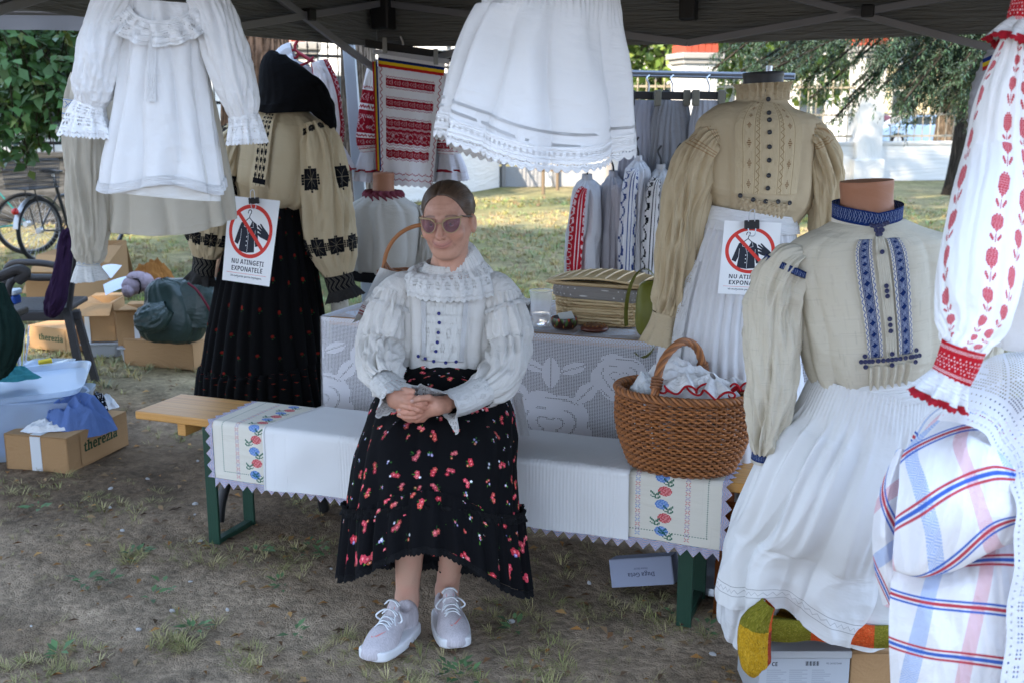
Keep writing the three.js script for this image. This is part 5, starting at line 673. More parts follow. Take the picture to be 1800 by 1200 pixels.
// 2: beige blouse, white pleated apron
{
  const d = 3.35, t = thing('mannequin', 'mannequin in beige frilled blouse with black buttons and white pleated skirt', 'mannequin');
  neckForm(t, 1342, 126, 160, 36, d, M.blackPlastic);
  const bl = seen(d, [[1342, 158, 38, 0.062], [1340, 180, 48, 0.075], [1338, 196, 88, 0.10], [1336, 222, 112, 0.125], [1332, 280, 108, 0.15], [1328, 335, 102, 0.155], [1322, 366, 86, 0.13], [1316, 388, 72, 0.11]]);
  const bm = cloth([0.52, 0.42, 0.275]), bs = printed(beigeSleeveT);
  const b = part('blouse', loft(bl, { nu: 200, nv: 90, fold: (a, s) => calm(a, 0.7) * (0.013 * pleat(11, 2.2, 0.9)(a, s) * sstep(0.25, 0.7, s)) + 0.004 * wrinkle(a, s, 2, 5) * sstep(0.2, 0.4, s) }), bm, t);
  part('plastron', loft(bl.slice(1, 6), { nu: 40, nv: 50, from: 0.418, to: 0.582, fold: () => 0.006 }), printed(beigeFrontT), b);
  part('smocking', loft(seen(d, [[1326, 346, 98, 0.152], [1322, 366, 88, 0.135], [1317, 386, 74, 0.114]]), { nu: 120, nv: 20, from: 0.43, to: 0.57, fold: (a, s) => 0.006 + 0.004 * Math.sin(a * 70) * Math.sin(s * 18 + 1) }), bm, b);
  part('collar_frill', loft(seen(d, [[1342, 146, 46, 0.076], [1342, 158, 42, 0.068], [1341, 176, 44, 0.07]]), { nu: 260, nv: 14, fold: (a, s) => 0.009 * Math.sin(24 * a + 2 * N(a * 5)) * (1 - s) ** 0.7 + 0.003 }), bm, t);
  for (const py of [175, 199, 213, 233, 257, 278, 302, 323]) { const s = (py - 158) / (388 - 158), k = bl.findIndex((r) => r[1] < P(1330, py, d).y), f = (P(1330, py, d).y - bl[k - 1][1]) / (bl[k][1] - bl[k - 1][1]); button(bl, 0.499, (k - 1 + f) / 7, 0.009, M.blackButton, t, 0.95); }
  for (const [u, py] of [[0.432, 341], [0.466, 345], [0.499, 345], [0.532, 343], [0.566, 343]]) button(bl, u, (5 + (py - 335) / 31) / 7, 0.009, M.blackButton, t, 0.95);
  for (const [q, fr, ph] of [[[[1268, 234, 9, 0.03], [1244, 248, 25, 0.055], [1222, 288, 34, 0.07], [1206, 350, 35, 0.072], [1194, 430, 33, 0.068], [1182, 520, 27, 0.052], [1172, 552, 24, 0.04]], [[1172, 550, 25, 0.042], [1168, 572, 28, 0.048], [1162, 602, 38, 0.06]], 0.6], [[[1410, 232, 9, 0.03], [1432, 246, 21, 0.055], [1450, 292, 26, 0.07], [1458, 340, 26, 0.07], [1460, 400, 28, 0.07], [1450, 470, 22, 0.05]], [[1450, 468, 22, 0.05], [1448, 500, 32, 0.06]], 2]]) {
    const s = part('sleeve', loft(seen(d - 0.05, q), { nu: 120, nv: 90, fold: sleeveFold(ph, 0.016, 6) }), bs, t); part('cuff_frill', frill(seen(d - 0.05, fr), 8, 0.008, 0.003, ph), bm, s);
  }
  const sk = seen(d, [[1316, 372, 78, 0.13], [1312, 392, 84, 0.14], [1300, 460, 100, 0.17], [1284, 560, 112, 0.2], [1280, 660, 126, 0.22], [1282, 800, 140, 0.24]]);
  part('skirt', loft(sk, { nu: 320, nv: 80, fold: (a, s) => 0.010 * pleat(44, 1, 0.3)(a, s) * sstep(0.05, 0.3, s) + 0.006 * wrinkle(a, s, 2, 3, 2) }), cloth([0.68, 0.68, 0.69]), t);
  part('waistband', loft(seen(d, [[1317, 368, 82, 0.135], [1314, 384, 86, 0.14], [1312, 402, 90, 0.148]]), { nu: 120, nv: 10, fold: (a, s) => 0.003 * wrinkle(a, s, 3, 3) + 0.004 }), cloth([0.72, 0.72, 0.72]), t);
  part('lace_insertion', loft(sk.slice(2), { nu: 12, nv: 80, from: 0.325, to: 0.36, fold: () => 0.012 }), cloth([0.7, 0.7, 0.7], { alphaMap: tiled(eyeletA, 0.5, 9), alphaTest: 0.5 }), t);
  const ps = P(1316, 500, d); stand(t, ps, ps.y + 0.4);
}
// 3: pale blouse on a small brown bust behind the woman
{
  const d = 5.0, t = thing('mannequin', 'small brown bust in pale blouse with maroon ruffled collar', 'mannequin'); neckForm(t, 674, 303, 336, 19, d);
  const bl = seen(d, [[674, 340, 28, 0.07], [674, 350, 42, 0.09], [674, 368, 64, 0.11], [674, 410, 66, 0.13], [672, 455, 62, 0.13], [671, 478, 52, 0.11]]);
  part('blouse', loft(bl, { nu: 140, nv: 50, fold: (a, s) => 0.012 * pleat(11, 0.4, 0.7)(a, s) * sstep(0, 0.4, s) }), cloth([0.50, 0.48, 0.43]), t);
  part('collar_frill', loft(seen(d, [[674, 334, 30, 0.075], [674, 342, 35, 0.085], [674, 352, 34, 0.085]]), { nu: 200, nv: 12, fold: (a, s) => 0.008 * Math.sin(18 * a + 3 * Math.sin(s * 5)) }), cloth([0.20, 0.05, 0.07]), t);
  part('belt', loft(seen(d, [[671, 474, 54, 0.115], [671, 492, 52, 0.112]]), { nu: 60, nv: 4 }), M.black, t);
  for (const s of [-1, 1]) part('sleeve', loft(seen(d + 0.02, [[674 + s * 60, 362, 12, 0.05], [674 + s * 72, 400, 17, 0.06], [674 + s * 74, 450, 17, 0.06], [674 + s * 70, 500, 12, 0.05]]), { nu: 60, nv: 40, fold: sleeveFold(s + 2, 0.01, 7) }), cloth([0.48, 0.46, 0.41]), t);
  const ps = P(672, 500, d); stand(t, ps, ps.y, 0.15);
}
// 4: linen blouse with blue embroidery, white apron, at the front right
{
  const d = 2.5, t = thing('mannequin', 'brown bust in linen blouse with blue embroidery and white apron at the front', 'mannequin'); neckForm(t, 1524, 317, 384, 46, d);
  const bl = seen(d, [[1524, 384, 56, 0.066], [1524, 398, 84, 0.085], [1524, 426, 142, 0.11], [1526, 468, 150, 0.125], [1530, 540, 136, 0.14], [1534, 600, 128, 0.14], [1536, 640, 118, 0.125], [1538, 668, 104, 0.108]]);
  const lm = cloth(0xffffff, { map: canvasTex(512, 512, (c, w, h) => { fill(c, '#c9c1ae', w, h); mottled(c, w, h, 0.09, 3000); }) });
  const tAt = (py) => { const y = P(1524, py, d).y, k = Math.max(1, bl.findIndex((r) => r[1] < y)); return (k - 1 + (y - bl[k - 1][1]) / (bl[k][1] - bl[k - 1][1])) / 7; };
  const b = part('blouse', loft(bl, { nu: 240, nv: 110, fold: (a, s) => calm(a, 0.6) * (0.010 * pleat(13, 0.5, 0.5)(a, s) * sstep(0.1, 0.35, s) * (0.6 + 0.6 * s)) + 0.003 * wrinkle(a, s, 2, 4, 1) * sstep(0.2, 0.4, s) }), lm, t);
  for (const [u0, u1] of [[0.450, 0.480], [0.511, 0.541]]) part('embroidered_strip', loft(bl, { nu: 8, nv: 100, from: u0, to: u1, fold: (a, s) => (s < tAt(412) ? -0.02 : s > tAt(604) ? -0.02 : 0.0055) }), printed(tiled(blueStripT, 1, 1.5)), b);
  part('placket', loft(bl, { nu: 8, nv: 100, from: 0.486, to: 0.507, fold: (a, s) => (s < tAt(408) || s > tAt(618) ? -0.02 : 0.005) }), lm, b);
  part('gathers', loft(bl, { nu: 90, nv: 90, from: 0.45, to: 0.545, fold: (a, s) => (s < tAt(614) ? -0.02 : 0.004 + 0.005 * Math.sin(a * 60 + 2 * N(s * 8))) }), lm, b);
  part('collar', loft(seen(d, [[1526, 352, 61, 0.078], [1525, 370, 60, 0.077], [1524, 390, 60, 0.078]]), { nu: 90, nv: 8, from: 0.02, to: 0.98, drop: (a, s) => 0.022 * (1 - Math.abs(a - Math.PI) / Math.PI) ** 2 }), printed(blueCollarT), t);
  const cl = seen(d, [[1526, 352, 61, 0.078], [1525, 370, 60, 0.077], [1524, 390, 60, 0.078]]);
  const bump = (u, py, s = 1) => { const q = loftAt(bl, u, tAt(py), 0.008), m = part('button', buttonGeo, M.navyButton, t); m.position.copy(q.p); m.quaternion.setFromUnitVectors(V(0, 0, 1), q.n); m.scale.setScalar(s * 0.72); };
  for (const [dx, dy] of [[-22, 0], [-13, 2], [-4, 0], [5, 2], [-9, 8], [0, 9], [9, 8], [-4, 15], [4, 15], [0, 21], [14, -2], [22, -4]]) { const q = loftAt(cl, 0.4975 + dx * 0.0024 * 0.6, 0.55, 0.006), m = part('button', buttonGeo, M.navyButton, t); m.position.copy(q.p).add(V(0, -0.022 - dy * 0.0013, 0.012)); m.scale.setScalar(0.72); }
  for (const py of [432, 488, 496, 504, 540, 549, 558]) bump(0.4965, py);
  for (const [cx] of [[0.444], [0.4965], [0.547]]) { for (const [du, dy] of [[-0.008, 0], [0, 0], [0.008, 0], [0, -9], [0, 9]]) bump(cx + du, 606 + dy); }
  for (const u of [0.458, 0.469, 0.479, 0.513, 0.524, 0.535]) bump(u, 606);
  for (const [q, ph] of [[[[1416, 444, 10, 0.03], [1386, 462, 34, 0.06], [1364, 508, 42, 0.072], [1357, 570, 43, 0.076], [1356, 640, 40, 0.072], [1352, 706, 34, 0.062], [1343, 766, 22, 0.042], [1337, 796, 13, 0.028]], 1.3], [[[1636, 444, 10, 0.03], [1668, 462, 34, 0.06], [1696, 508, 44, 0.075], [1706, 560, 46, 0.08], [1704, 620, 44, 0.08], [1700, 720, 36, 0.06]], 2.9]]) {
    const s = part('sleeve', loft(seen(d - 0.02, q), { nu: 130, nv: 100, fold: sleeveFold(ph, 0.0155, 6) }), lm, t);
    part('embroidered_shoulder', loft(seen(d - 0.022, q.slice(1, 3)), { nu: 30, nv: 20, from: 0.2, to: 0.8, fold: (a, k) => (k < 0.05 || k > 0.32 ? -0.03 : 0.008) }), printed(tiled(blueCollarT, 0.5, 1)), s);
    part('cuff', loft(seen(d - 0.02, [[q.at(-1)[0], q.at(-1)[1] - 2, q.at(-1)[2] + 1, q.at(-1)[3] + 0.001], [q.at(-1)[0] - 3, q.at(-1)[1] + 16, q.at(-1)[2] + 1, q.at(-1)[3]]]), { nu: 40, nv: 6 }), printed(tiled(blueCollarT, 0.5, 1)), s);
  }
  const ap = seen(d, [[1540, 672, 110, 0.125], [1534, 700, 116, 0.13], [1516, 770, 136, 0.15], [1478, 860, 154, 0.17], [1446, 940, 160, 0.15, 2.55], [1426, 1010, 158, 0.135, 2.56], [1412, 1070, 150, 0.125, 2.56]]);
  const am = cloth([0.70, 0.70, 0.69]), hemT = canvasTex(2048, 1024, (c, w, h) => { fill(c, '#ffffff', w, h); c.strokeStyle = '#a9a9aa'; c.lineWidth = 2.5; for (const y of [0.885, 0.925]) { c.beginPath(); c.moveTo(0, y * h); c.lineTo(w, y * h); c.stroke(); } c.strokeStyle = '#c4c4c6'; c.lineWidth = 2; c.beginPath(); for (let x = 0; x <= w; x += 14) c.lineTo(x, (0.905 + (x % 28 ? 0.008 : -0.008)) * h); c.stroke(); }), ahm = cloth([0.70, 0.70, 0.69], { map: hemT });
  part('apron', loft(ap, { nu: 420, nv: 130, fold: (a, s) => 0.0035 * Math.abs(Math.sin(a * 48)) * sstep(0.30, 0.22, s) + sstep(0.2, 0.4, s) * (0.036 * pleat(8, 0.9, 0.8)(a, s) * (0.35 + 0.8 * s) + 0.011 * Math.sin(a * 30 + 5 * N(a * 4)) * sstep(0.7, 0.25, s)) + 0.012 * wrinkle(a, s, 2, 4, 5) * s, drop: (a, s) => s * s * (0.014 * Math.sin(2 * a + 0.6) + 0.022 * Math.exp(-(((a - Math.PI + 1.2) / 0.4) ** 2)) - 0.030 * Math.exp(-(((a - Math.PI + 0.5) / 0.35) ** 2)) + 0.034 * Math.exp(-(((a - Math.PI - 0.75) / 0.5) ** 2))) }), ahm, t);
  part('waistband', loft(seen(d, [[1539, 652, 107, 0.118], [1540, 668, 110, 0.122], [1540, 690, 114, 0.128]]), { nu: 120, nv: 10, fold: (a, s) => 0.002 * wrinkle(a, s, 3, 2) + 0.004 * Math.sin(s * 3.1) }), am, t);
  part('petticoat', loft(seen(d, [[1360, 960, 60, 0.08, 2.56], [1318, 1050, 54, 0.08, 2.57], [1304, 1108, 44, 0.08, 2.57]]), { nu: 160, nv: 40, fold: (a, s) => 0.012 * pleat(8, 2)(a, s), drop: (a, s) => 0.02 * s * Math.sin(2 * a + 2) }), cloth([0.62, 0.62, 0.62]), t);
  const ps = P(1500, 800, d + 0.05); part('stand', [rod([ps.x, 0.3, ps.z], [ps.x, ps.y + 0.4, ps.z], 0.016, 12), at(cyl(0.05, 0.06, 0.02, 32), ps.x, 0.3, ps.z)], M.blackPlastic, t);
}
// --- notices clipped to the clothes
function notice(label, d, q, clipAt) {
  const t = thing('paper_notice', label, 'notice', [0, 0, 0], 0), [a, b, c2, e] = q;
  part('paper', surf(16, 24, (u, v) => { const x = lerp(lerp(a[0], b[0], u), lerp(e[0], c2[0], u), v), y = lerp(lerp(a[1], b[1], u), lerp(e[1], c2[1], u), v), p = P(x, y, d + 0.012 * Math.sin(u * 3.1) * Math.sin(v * 2.4) - 0.03 * v); return [p.x, p.y, p.z]; }), std(0xffffff, { map: noticeT, roughness: 0.7, side: THREE.DoubleSide }), t);
  const k = P(...clipAt, d - 0.012), cl = part('binder_clip', [at(box(0.042, 0.026, 0.014, 0.003), k.x, k.y, k.z, 0, 0, 0.05)], M.blackPlastic, t);
  part('clip_wire', [wire([[k.x - 0.012, k.y + 0.01, k.z + 0.008], [k.x - 0.008, k.y + 0.04, k.z + 0.01], [k.x + 0.002, k.y + 0.044, k.z + 0.01], [k.x + 0.006, k.y + 0.01, k.z + 0.008]], 0.0016, 20), wire([[k.x - 0.012, k.y - 0.01, k.z + 0.008], [k.x - 0.006, k.y - 0.03, k.z + 0.012], [k.x + 0.006, k.y - 0.03, k.z + 0.012], [k.x + 0.01, k.y - 0.01, k.z + 0.008]], 0.0016, 20)], M.metal, cl);
}
notice('white do-not-touch notice clipped to the dark flowered skirt', 4.38, [[402, 344], [492, 353], [473, 504], [390, 492]], [446, 353]);
notice('white do-not-touch notice clipped to the white pleated skirt', 3.10, [[1274, 388], [1374, 392], [1364, 521], [1262, 516]], [1322, 395]);
// ---------- bench, table and what lies on them ----------
const BENCH = V(-1.34, 0, -3.70), SEAT = 0.47;
const toStall = (v, o = BENCH) => { const q = v.clone().sub(o); return V(q.dot(E), v.y, q.dot(NN)); };          // along, up, out
const L = (px, py, y, o = BENCH) => toStall(G(px, py, y), o);
{
  const t = thing('bench', 'folding wooden bench with green steel legs the woman sits on', 'bench', BENCH, YAW);
  part('seat', at(box(2.22, 0.03, 0.26, 0.006, 3), 1.11, SEAT - 0.015, -0.13), std(0xffffff, { map: woodT, roughness: 0.42, bumpMap: grainT, bumpScale: 0.0006 }), t);
  const x0 = L(370, 965, 0).x, x1 = L(1190, 1125, 0).x;
  for (const x of [x0, x1]) {
    for (const z of [-0.025, -0.235]) part('leg', [at(box(0.045, SEAT - 0.03, 0.012, 0.002), x, (SEAT - 0.03) / 2, z + 0.016), at(box(0.012, SEAT - 0.03, 0.035, 0.002), x - 0.018, (SEAT - 0.03) / 2, z)], M.greenPaint, t);
    part('foot_bar', at(box(0.03, 0.025, 0.21, 0.003), x, 0.014, -0.13), M.greenPaint, t); part('cross_bar', at(box(0.05, 0.02, 0.24, 0.003), x, SEAT - 0.042, -0.13), M.greenPaint, t);
    part('brace', bar([x, 0.2, -0.13], [x + (x < 1 ? 0.36 : -0.36), SEAT - 0.04, -0.13], 0.02, 0.012), M.greenPaint, t);
  }
  part('cleat', [at(box(0.035, 0.045, 0.1, 0.004), 0.19, SEAT - 0.052, -0.06), at(box(0.035, 0.045, 0.22, 0.004), 2.05, SEAT - 0.052, -0.13)], M.wood, t);
}
// cloth laid over the seat and hanging in front: s along, w across (0 = back edge)
function overSeat(x0, x1, back, dropLen, lift, { wave = 0.006, sway = () => 0, skewTop = 0, k = 1, zoff = 0 } = {}) {
  const flat = back, R = 0.018, arc = R * Math.PI / 2, total = flat + arc + dropLen;
  return (s, w) => {
    const d = w * total; let y, z; const x = lerp(x0, x1, s);
    if (d < flat) { y = SEAT + lift + 0.0015 * N(x * 14, d * 14); z = -back + d; } else if (d < flat + arc) { const a = (d - flat) / R; y = SEAT + lift - R * (1 - Math.cos(a)); z = R * Math.sin(a); } else { const h = d - flat - arc; y = SEAT + lift - R - h; z = R + wave * (h / dropLen) * (Math.sin(x * 16 * k) + 0.8 * N(x * 7, h * 3)) + sway(x, h) ; }
    return [x + skewTop * (1 - Math.min(1, d / flat)), y, z + lift * 0.4 + zoff * sstep(flat * 0.8, flat + arc, d), s, 1 - w];
  };
}
{
  const xa = L(356, 748, SEAT).x, xb = L(1272, 848, SEAT).x;
  const t = thing('bench_runner', 'woven bench runner with red and blue cross-stitch roses and pointed lace edge', 'runner', BENCH, YAW), f = overSeat(xa, xb, 0.255, 0.185, 0.004, { wave: 0.004 });
  part('cloth', surf(240, 60, f), cloth(0xffffff, { map: runnerT }), t);
  const edge = (n, len, base, out) => surf(n * 8, 6, (u, v) => { const [p, q] = base(u), z = 0.35 + 0.65 * Math.abs(((u * n) % 1) * 2 - 1); return [p.x + q.x * v * out * z, p.y + q.y * v * out * z, p.z + q.z * v * out * z + 0.002, u * len / 0.07, v]; });
  const em = cloth(0xffffff, { map: edgingT }), vec = (a) => V(a[0], a[1], a[2]);
  part('lace_edge', edge(46, 1.9, (u) => [vec(f(u, 1)), V(0, -1, 0)], 0.034), em, t);
  part('lace_edge', edge(11, 0.44, (u) => [vec(f(0, u)), V(-1, 0, 0)], 0.03), em, t); part('lace_edge', edge(11, 0.44, (u) => [vec(f(1, u)), V(1, 0, 0)], 0.03), em, t);
}
{
  const xa = L(480, 748, SEAT).x, xb = L(1114, 824, SEAT).x, t = thing('white_towel', 'thick white cotton towel folded over the bench under the woman', 'towel', BENCH, YAW);
  const ribs = canvasTex(1024, 64, (c, w, h) => { fill(c, '#808080', w, h); const band = (a, b, p) => { for (let x = a; x < b; x += p) { const g = c.createLinearGradient(x, 0, x + p, 0); g.addColorStop(0, '#303030'); g.addColorStop(0.5, '#d8d8d8'); g.addColorStop(1, '#303030'); c.fillStyle = g; c.fillRect(x, 0, p, h); } }; band(30, 36, 6); band(66, 72, 6); band(230, 420, 9); band(760, 1000, 9); }, { srgb: false });
  const f = overSeat(xa, xb, 0.262, 0.20, 0.011, { wave: 0.010, skewTop: 0.05, k: 0.8, zoff: 0.018, sway: (x, h) => 0.012 * Math.exp(-((x - xa - 0.12) ** 2) / 0.004) * Math.sin(h * 26) + 0.006 * N(x * 5, h * 9, 3) });
  const g = surf(260, 90, (u, v) => { const p = f(u, v); if (v > 0.55) p[1] += 0.012 * Math.sin(u * 9) * (v - 0.55); return p; });
  const m = cloth([0.80, 0.80, 0.80], { bumpMap: ribs, bumpScale: 0.0018 }); part('cloth', g, m, t);
  part('fold', surf(260, 90, (u, v) => { const p = f(u, v * 0.985); p[1] -= 0.004; p[2] -= 0.006; return p; }), m, t);
  part('rolled_hem', new THREE.TubeGeometry(curve(Array.from({ length: 30 }, (_, i) => g2(f, i / 29))), 80, 0.004, 6), m, t);
  function g2(ff, w) { const p = ff(0, w); if (w > 0.55) p[1] += 0; return V(p[0], p[1], p[2]); }
}
// table under filet lace
const T0p = G(931, 583, 0.75), TAB = T0p.clone().setY(0);
{
  const t = thing('stall_table', 'display table behind the bench, hidden under white lace', 'table', TAB, YAW), xl = L(588, 548, 0.75, TAB).x, xr = 1.15;
  part('table_top', at(box(xr - xl - 0.04, 0.03, 0.62, 0.006), (xl + xr) / 2, 0.73, -0.32), M.wood, t);
  for (const x of [xl + 0.1, xr - 0.1]) { part('leg', [at(box(0.04, 0.71, 0.04, 0.005), x, 0.357, -0.08), at(box(0.04, 0.71, 0.04, 0.005), x, 0.357, -0.56)], std([0.02, 0.02, 0.02]), t); }
  const pts = [[385, 922], [392, 895], [412, 868], [440, 852]].map(([x, y], i) => { const q = G(x, y + 0, 0.0); return q; });
  // arched black iron foot seen under the bench
  const a0 = L(385, 925, 0, TAB), a1 = L(570, 905, 0, TAB), arc = []; for (let i = 0; i <= 24; i++) { const k = i / 24, an = Math.PI * k; arc.push([lerp(a0.x, a1.x, 0.5 - 0.5 * Math.cos(an)), 0.02 + 0.26 * Math.sin(an) ** 0.8, lerp(a0.z, a1.z, k)]); }
  part('arched_foot', wire(arc, 0.02, 50, 8), M.blackPlastic, t);
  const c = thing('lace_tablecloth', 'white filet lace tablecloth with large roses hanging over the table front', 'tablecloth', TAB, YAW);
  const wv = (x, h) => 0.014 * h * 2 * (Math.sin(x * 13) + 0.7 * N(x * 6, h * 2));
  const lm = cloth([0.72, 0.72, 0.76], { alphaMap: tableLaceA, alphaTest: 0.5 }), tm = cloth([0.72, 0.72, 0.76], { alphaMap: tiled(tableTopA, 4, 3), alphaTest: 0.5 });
  part('drop', surf(220, 40, (u, v) => { const x = lerp(xl, xr, u), h = v * 0.56; return [x, 0.752 - h - 0.004, 0.006 + wv(x, h), u * 1.05 + 0.14, 1 - v]; }), lm, c);
  part('cover', surf(80, 30, (u, v) => [lerp(xl, xr, u), 0.7515 + 0.002 * N(u * 20, v * 20), -0.64 + 0.645 * v]), tm, c);
  part('drop', surf(60, 40, (u, v) => { const h = v * 0.56, z = lerp(-0.64, 0.006, u); return [xl - 0.006 - 0.012 * h * 2 * (1 + Math.sin(z * 16)), 0.748 - h, z, u * 0.45, 1 - v]; }), lm, c);
  // plain linen under it
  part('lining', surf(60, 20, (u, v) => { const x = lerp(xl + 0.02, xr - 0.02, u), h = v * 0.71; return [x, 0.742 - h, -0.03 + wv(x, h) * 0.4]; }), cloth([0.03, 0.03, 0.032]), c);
}
const onTable = (px, py, y = 0.756) => G(px, py, y);
// ---- woven basketry: closed course of willow round an outline
function course(outline, y, amp, n, ph, r, seg = 5) { const pts = [], m = n * 4; for (let i = 0; i < m; i++) { const a = i / m * TAU, k = 1 + 0; const [x, z, nx, nz] = outline(a, y), o = amp * Math.sin(n * a / 2 + ph); pts.push(V(x + nx * o, y + 0.0012 * Math.sin(a * 3 + y * 90), z + nz * o)); } const g = new THREE.TubeGeometry(new THREE.CatmullRomCurve3(pts, true), m, r, seg, true); return g; }
function basket(name, label, pos, ry, { rx, rz, h, bulge = 0.1, foot = 0.8, rows: nr, n, mat, dark, sq = 1, amp = 0.0045, wr = 0.54 }) {
  const t = thing(name, label, 'basket', pos, ry);
  const size = (y) => { const s = clamp(y / h); return lerp(foot, 1, Math.sin(Math.min(1, s * 1.25) * Math.PI / 2)) + bulge * Math.sin(s * Math.PI) ; };
  const out = (a, y) => { const k = size(y), c = Math.sign(Math.cos(a)) * Math.abs(Math.cos(a)) ** sq, s = Math.sign(Math.sin(a)) * Math.abs(Math.sin(a)) ** sq; const nx = Math.cos(a) / rx, nz = Math.sin(a) / rz, l = Math.hypot(nx, nz); return [rx * k * c, rz * k * s, nx / l, nz / l]; };
  const st = h / nr;
  for (let i = 0; i < nr; i++) part('weaver', course(out, st * (i + 0.5), amp, n, i % 2 ? Math.PI : 0, st * wr), i % 3 ? mat : dark, t);
  for (let k = 0; k < n / 2; k++) { const a = (k + 0.5) / (n / 2) * TAU; part('stake', wire(Array.from({ length: 8 }, (_, i) => { const [x, z] = out(a, h * i / 7); return [x, h * i / 7, z]; }), 0.0032, 12, 5), dark, t); }
  part('base', at(cyl(1, 1, 0.01, 40), 0, 0.006, 0, 0, 0, 0, [rx * foot, 1, rz * foot]), dark, t);
  return { t, out, size };
}
const willow = new THREE.MeshPhysicalMaterial({ color: new THREE.Color().setRGB(0.43, 0.165, 0.052), roughness: 0.5, bumpMap: grainT, bumpScale: 0.0008 }), willowD = new THREE.MeshPhysicalMaterial({ color: new THREE.Color().setRGB(0.25, 0.10, 0.038), roughness: 0.5, bumpMap: grainT, bumpScale: 0.0008 });
{
  const p = G(1197, 818, SEAT + 0.016), h = 0.225, { t, out } = basket('wicker_basket', 'brown oval wicker basket with twisted handle full of white linen', p, YAW, { rx: 0.192, rz: 0.138, h, bulge: 0.03, foot: 0.78, rows: 29, n: 76, mat: willow, dark: willowD, amp: 0.0058, wr: 0.46 });
  // plaited rim and twisted handle
  for (let k = 0; k < 4; k++) { const pts = []; for (let i = 0; i < 160; i++) { const a = i / 160 * TAU, [x, z, nx, nz] = out(a, h), w = a * 20 + k * TAU / 4; pts.push(V(x + nx * (0.003 + 0.008 * Math.cos(w)), h + 0.006 + 0.008 * Math.sin(w), z + nz * (0.003 + 0.008 * Math.cos(w)))); } part('rim_strand', new THREE.TubeGeometry(new THREE.CatmullRomCurve3(pts, true), 480, 0.0048, 6, true), k % 2 ? willow : willowD, t); }
  const ends = [toStall(G(1137, 718, SEAT + 0.24), p), toStall(G(1262, 656, SEAT + 0.24), p)], hc = curve([V(ends[0].x, h - 0.06, 0.118), V(ends[0].x, h + 0.02, 0.125), V(-0.045, h + 0.105, 0.07), V(-0.01, h + 0.145, 0), V(0.02, h + 0.115, -0.075), V(0.035, h + 0.02, -0.125), V(0.035, h - 0.06, -0.12)]);
  const fr = hc.computeFrenetFrames(120);
  for (let k = 0; k < 6; k++) { const pts = []; for (let i = 0; i <= 120; i++) { const q = hc.getPointAt(i / 120), w = i / 120 * 26 + k * TAU / 6; pts.push(q.addScaledVector(fr.normals[i], 0.0075 * Math.cos(w)).addScaledVector(fr.binormals[i], 0.0075 * Math.sin(w))); } part('handle_strand', new THREE.TubeGeometry(new THREE.CatmullRomCurve3(pts), 240, 0.005, 6), k % 2 ? willow : willowD, t); }
  for (const s of [0.07, 0.2]) for (const m of [s, 1 - s]) for (let k = 0; k < 4; k++) { const q = hc.getPointAt(m + (k - 1.5) * 0.016), tg = hc.getTangentAt(m); const g = new THREE.TorusGeometry(0.0145, 0.0035, 6, 20); g.applyQuaternion(new THREE.Quaternion().setFromUnitVectors(V(0, 0, 1), tg)); part('binding', g.translate(q.x, q.y, q.z), willowD, t); }
  // linen inside
  const heap = (name, label, at0, sx, sy, sz, sd, mat, edge) => { const c = thing(name, label, 'linen', p, YAW); const f = (u, v) => { const a = u * TAU, r = v, k = fbm(Math.cos(a) * 1.3 * r + sd, Math.sin(a) * 1.3 * r, sd, 3); const ridge = 1 - Math.abs(N(Math.cos(a) * 2.4 * r + sd, Math.sin(a) * 2.4 * r - sd, 2)) * 3; return [at0[0] + Math.cos(a) * r * sx * (1 + 0.25 * N(a * 2, sd)), at0[1] + sy * (1 - r * r) * (0.8 + 0.9 * k) + 0.014 * ridge * (1 - r * 0.4) - 0.02 * r, at0[2] + Math.sin(a) * r * sz * (1 + 0.25 * N(a * 2, sd + 4))]; }; part('cloth', surf(90, 46, f), mat, c); if (edge) for (const q of edge) part('red_edge', wire(q, 0.0028, 90, 6), cloth([0.52, 0.02, 0.03]), c); return c; };
  heap('folded_linen', 'white linen heaped in the wicker basket', [0, h + 0.0, -0.02], 0.16, 0.10, 0.105, 2.2, M.white);
  heap('folded_linen', 'pale crumpled linen at the left of the wicker basket', [-0.11, h + 0.0, 0.01], 0.055, 0.05, 0.07, 5.1, cloth([0.68, 0.70, 0.70]));
  const c = thing('frilled_linen', 'white cloth with red scalloped frill at the front of the basket', 'linen', p, YAW);
  for (const [cx, cz, r, sd, tip] of [[0.015, 0.075, 0.055, 1, 0.035], [0.095, 0.06, 0.055, 4, 0.035], [0.14, 0.02, 0.035, 7, 0.02]]) {
    const f = (u, v) => { const a = u * TAU, ruf = 0.012 * Math.sin(a * 6 + sd) * v, r = r0(v) * (1 + 0.22 * v * Math.sin(a * 6 + sd + 1)); return [cx + Math.cos(a) * r, h + 0.034 + tip * (1 - v ** 1.3) + ruf + 0.008 * Math.sin(a + sd), cz + Math.sin(a) * r * 0.75 + 0.012 * v]; }; const r0 = (v) => 0.008 + r * v ** 0.8;
    part('frill', surf(120, 20, f), M.white, c); part('red_edge', new THREE.TubeGeometry(new THREE.CatmullRomCurve3(Array.from({ length: 80 }, (_, i) => V(...f(i / 80, 1).slice(0, 3))), true), 200, 0.0032, 6, true), cloth([0.52, 0.02, 0.03]), c);
  }
}
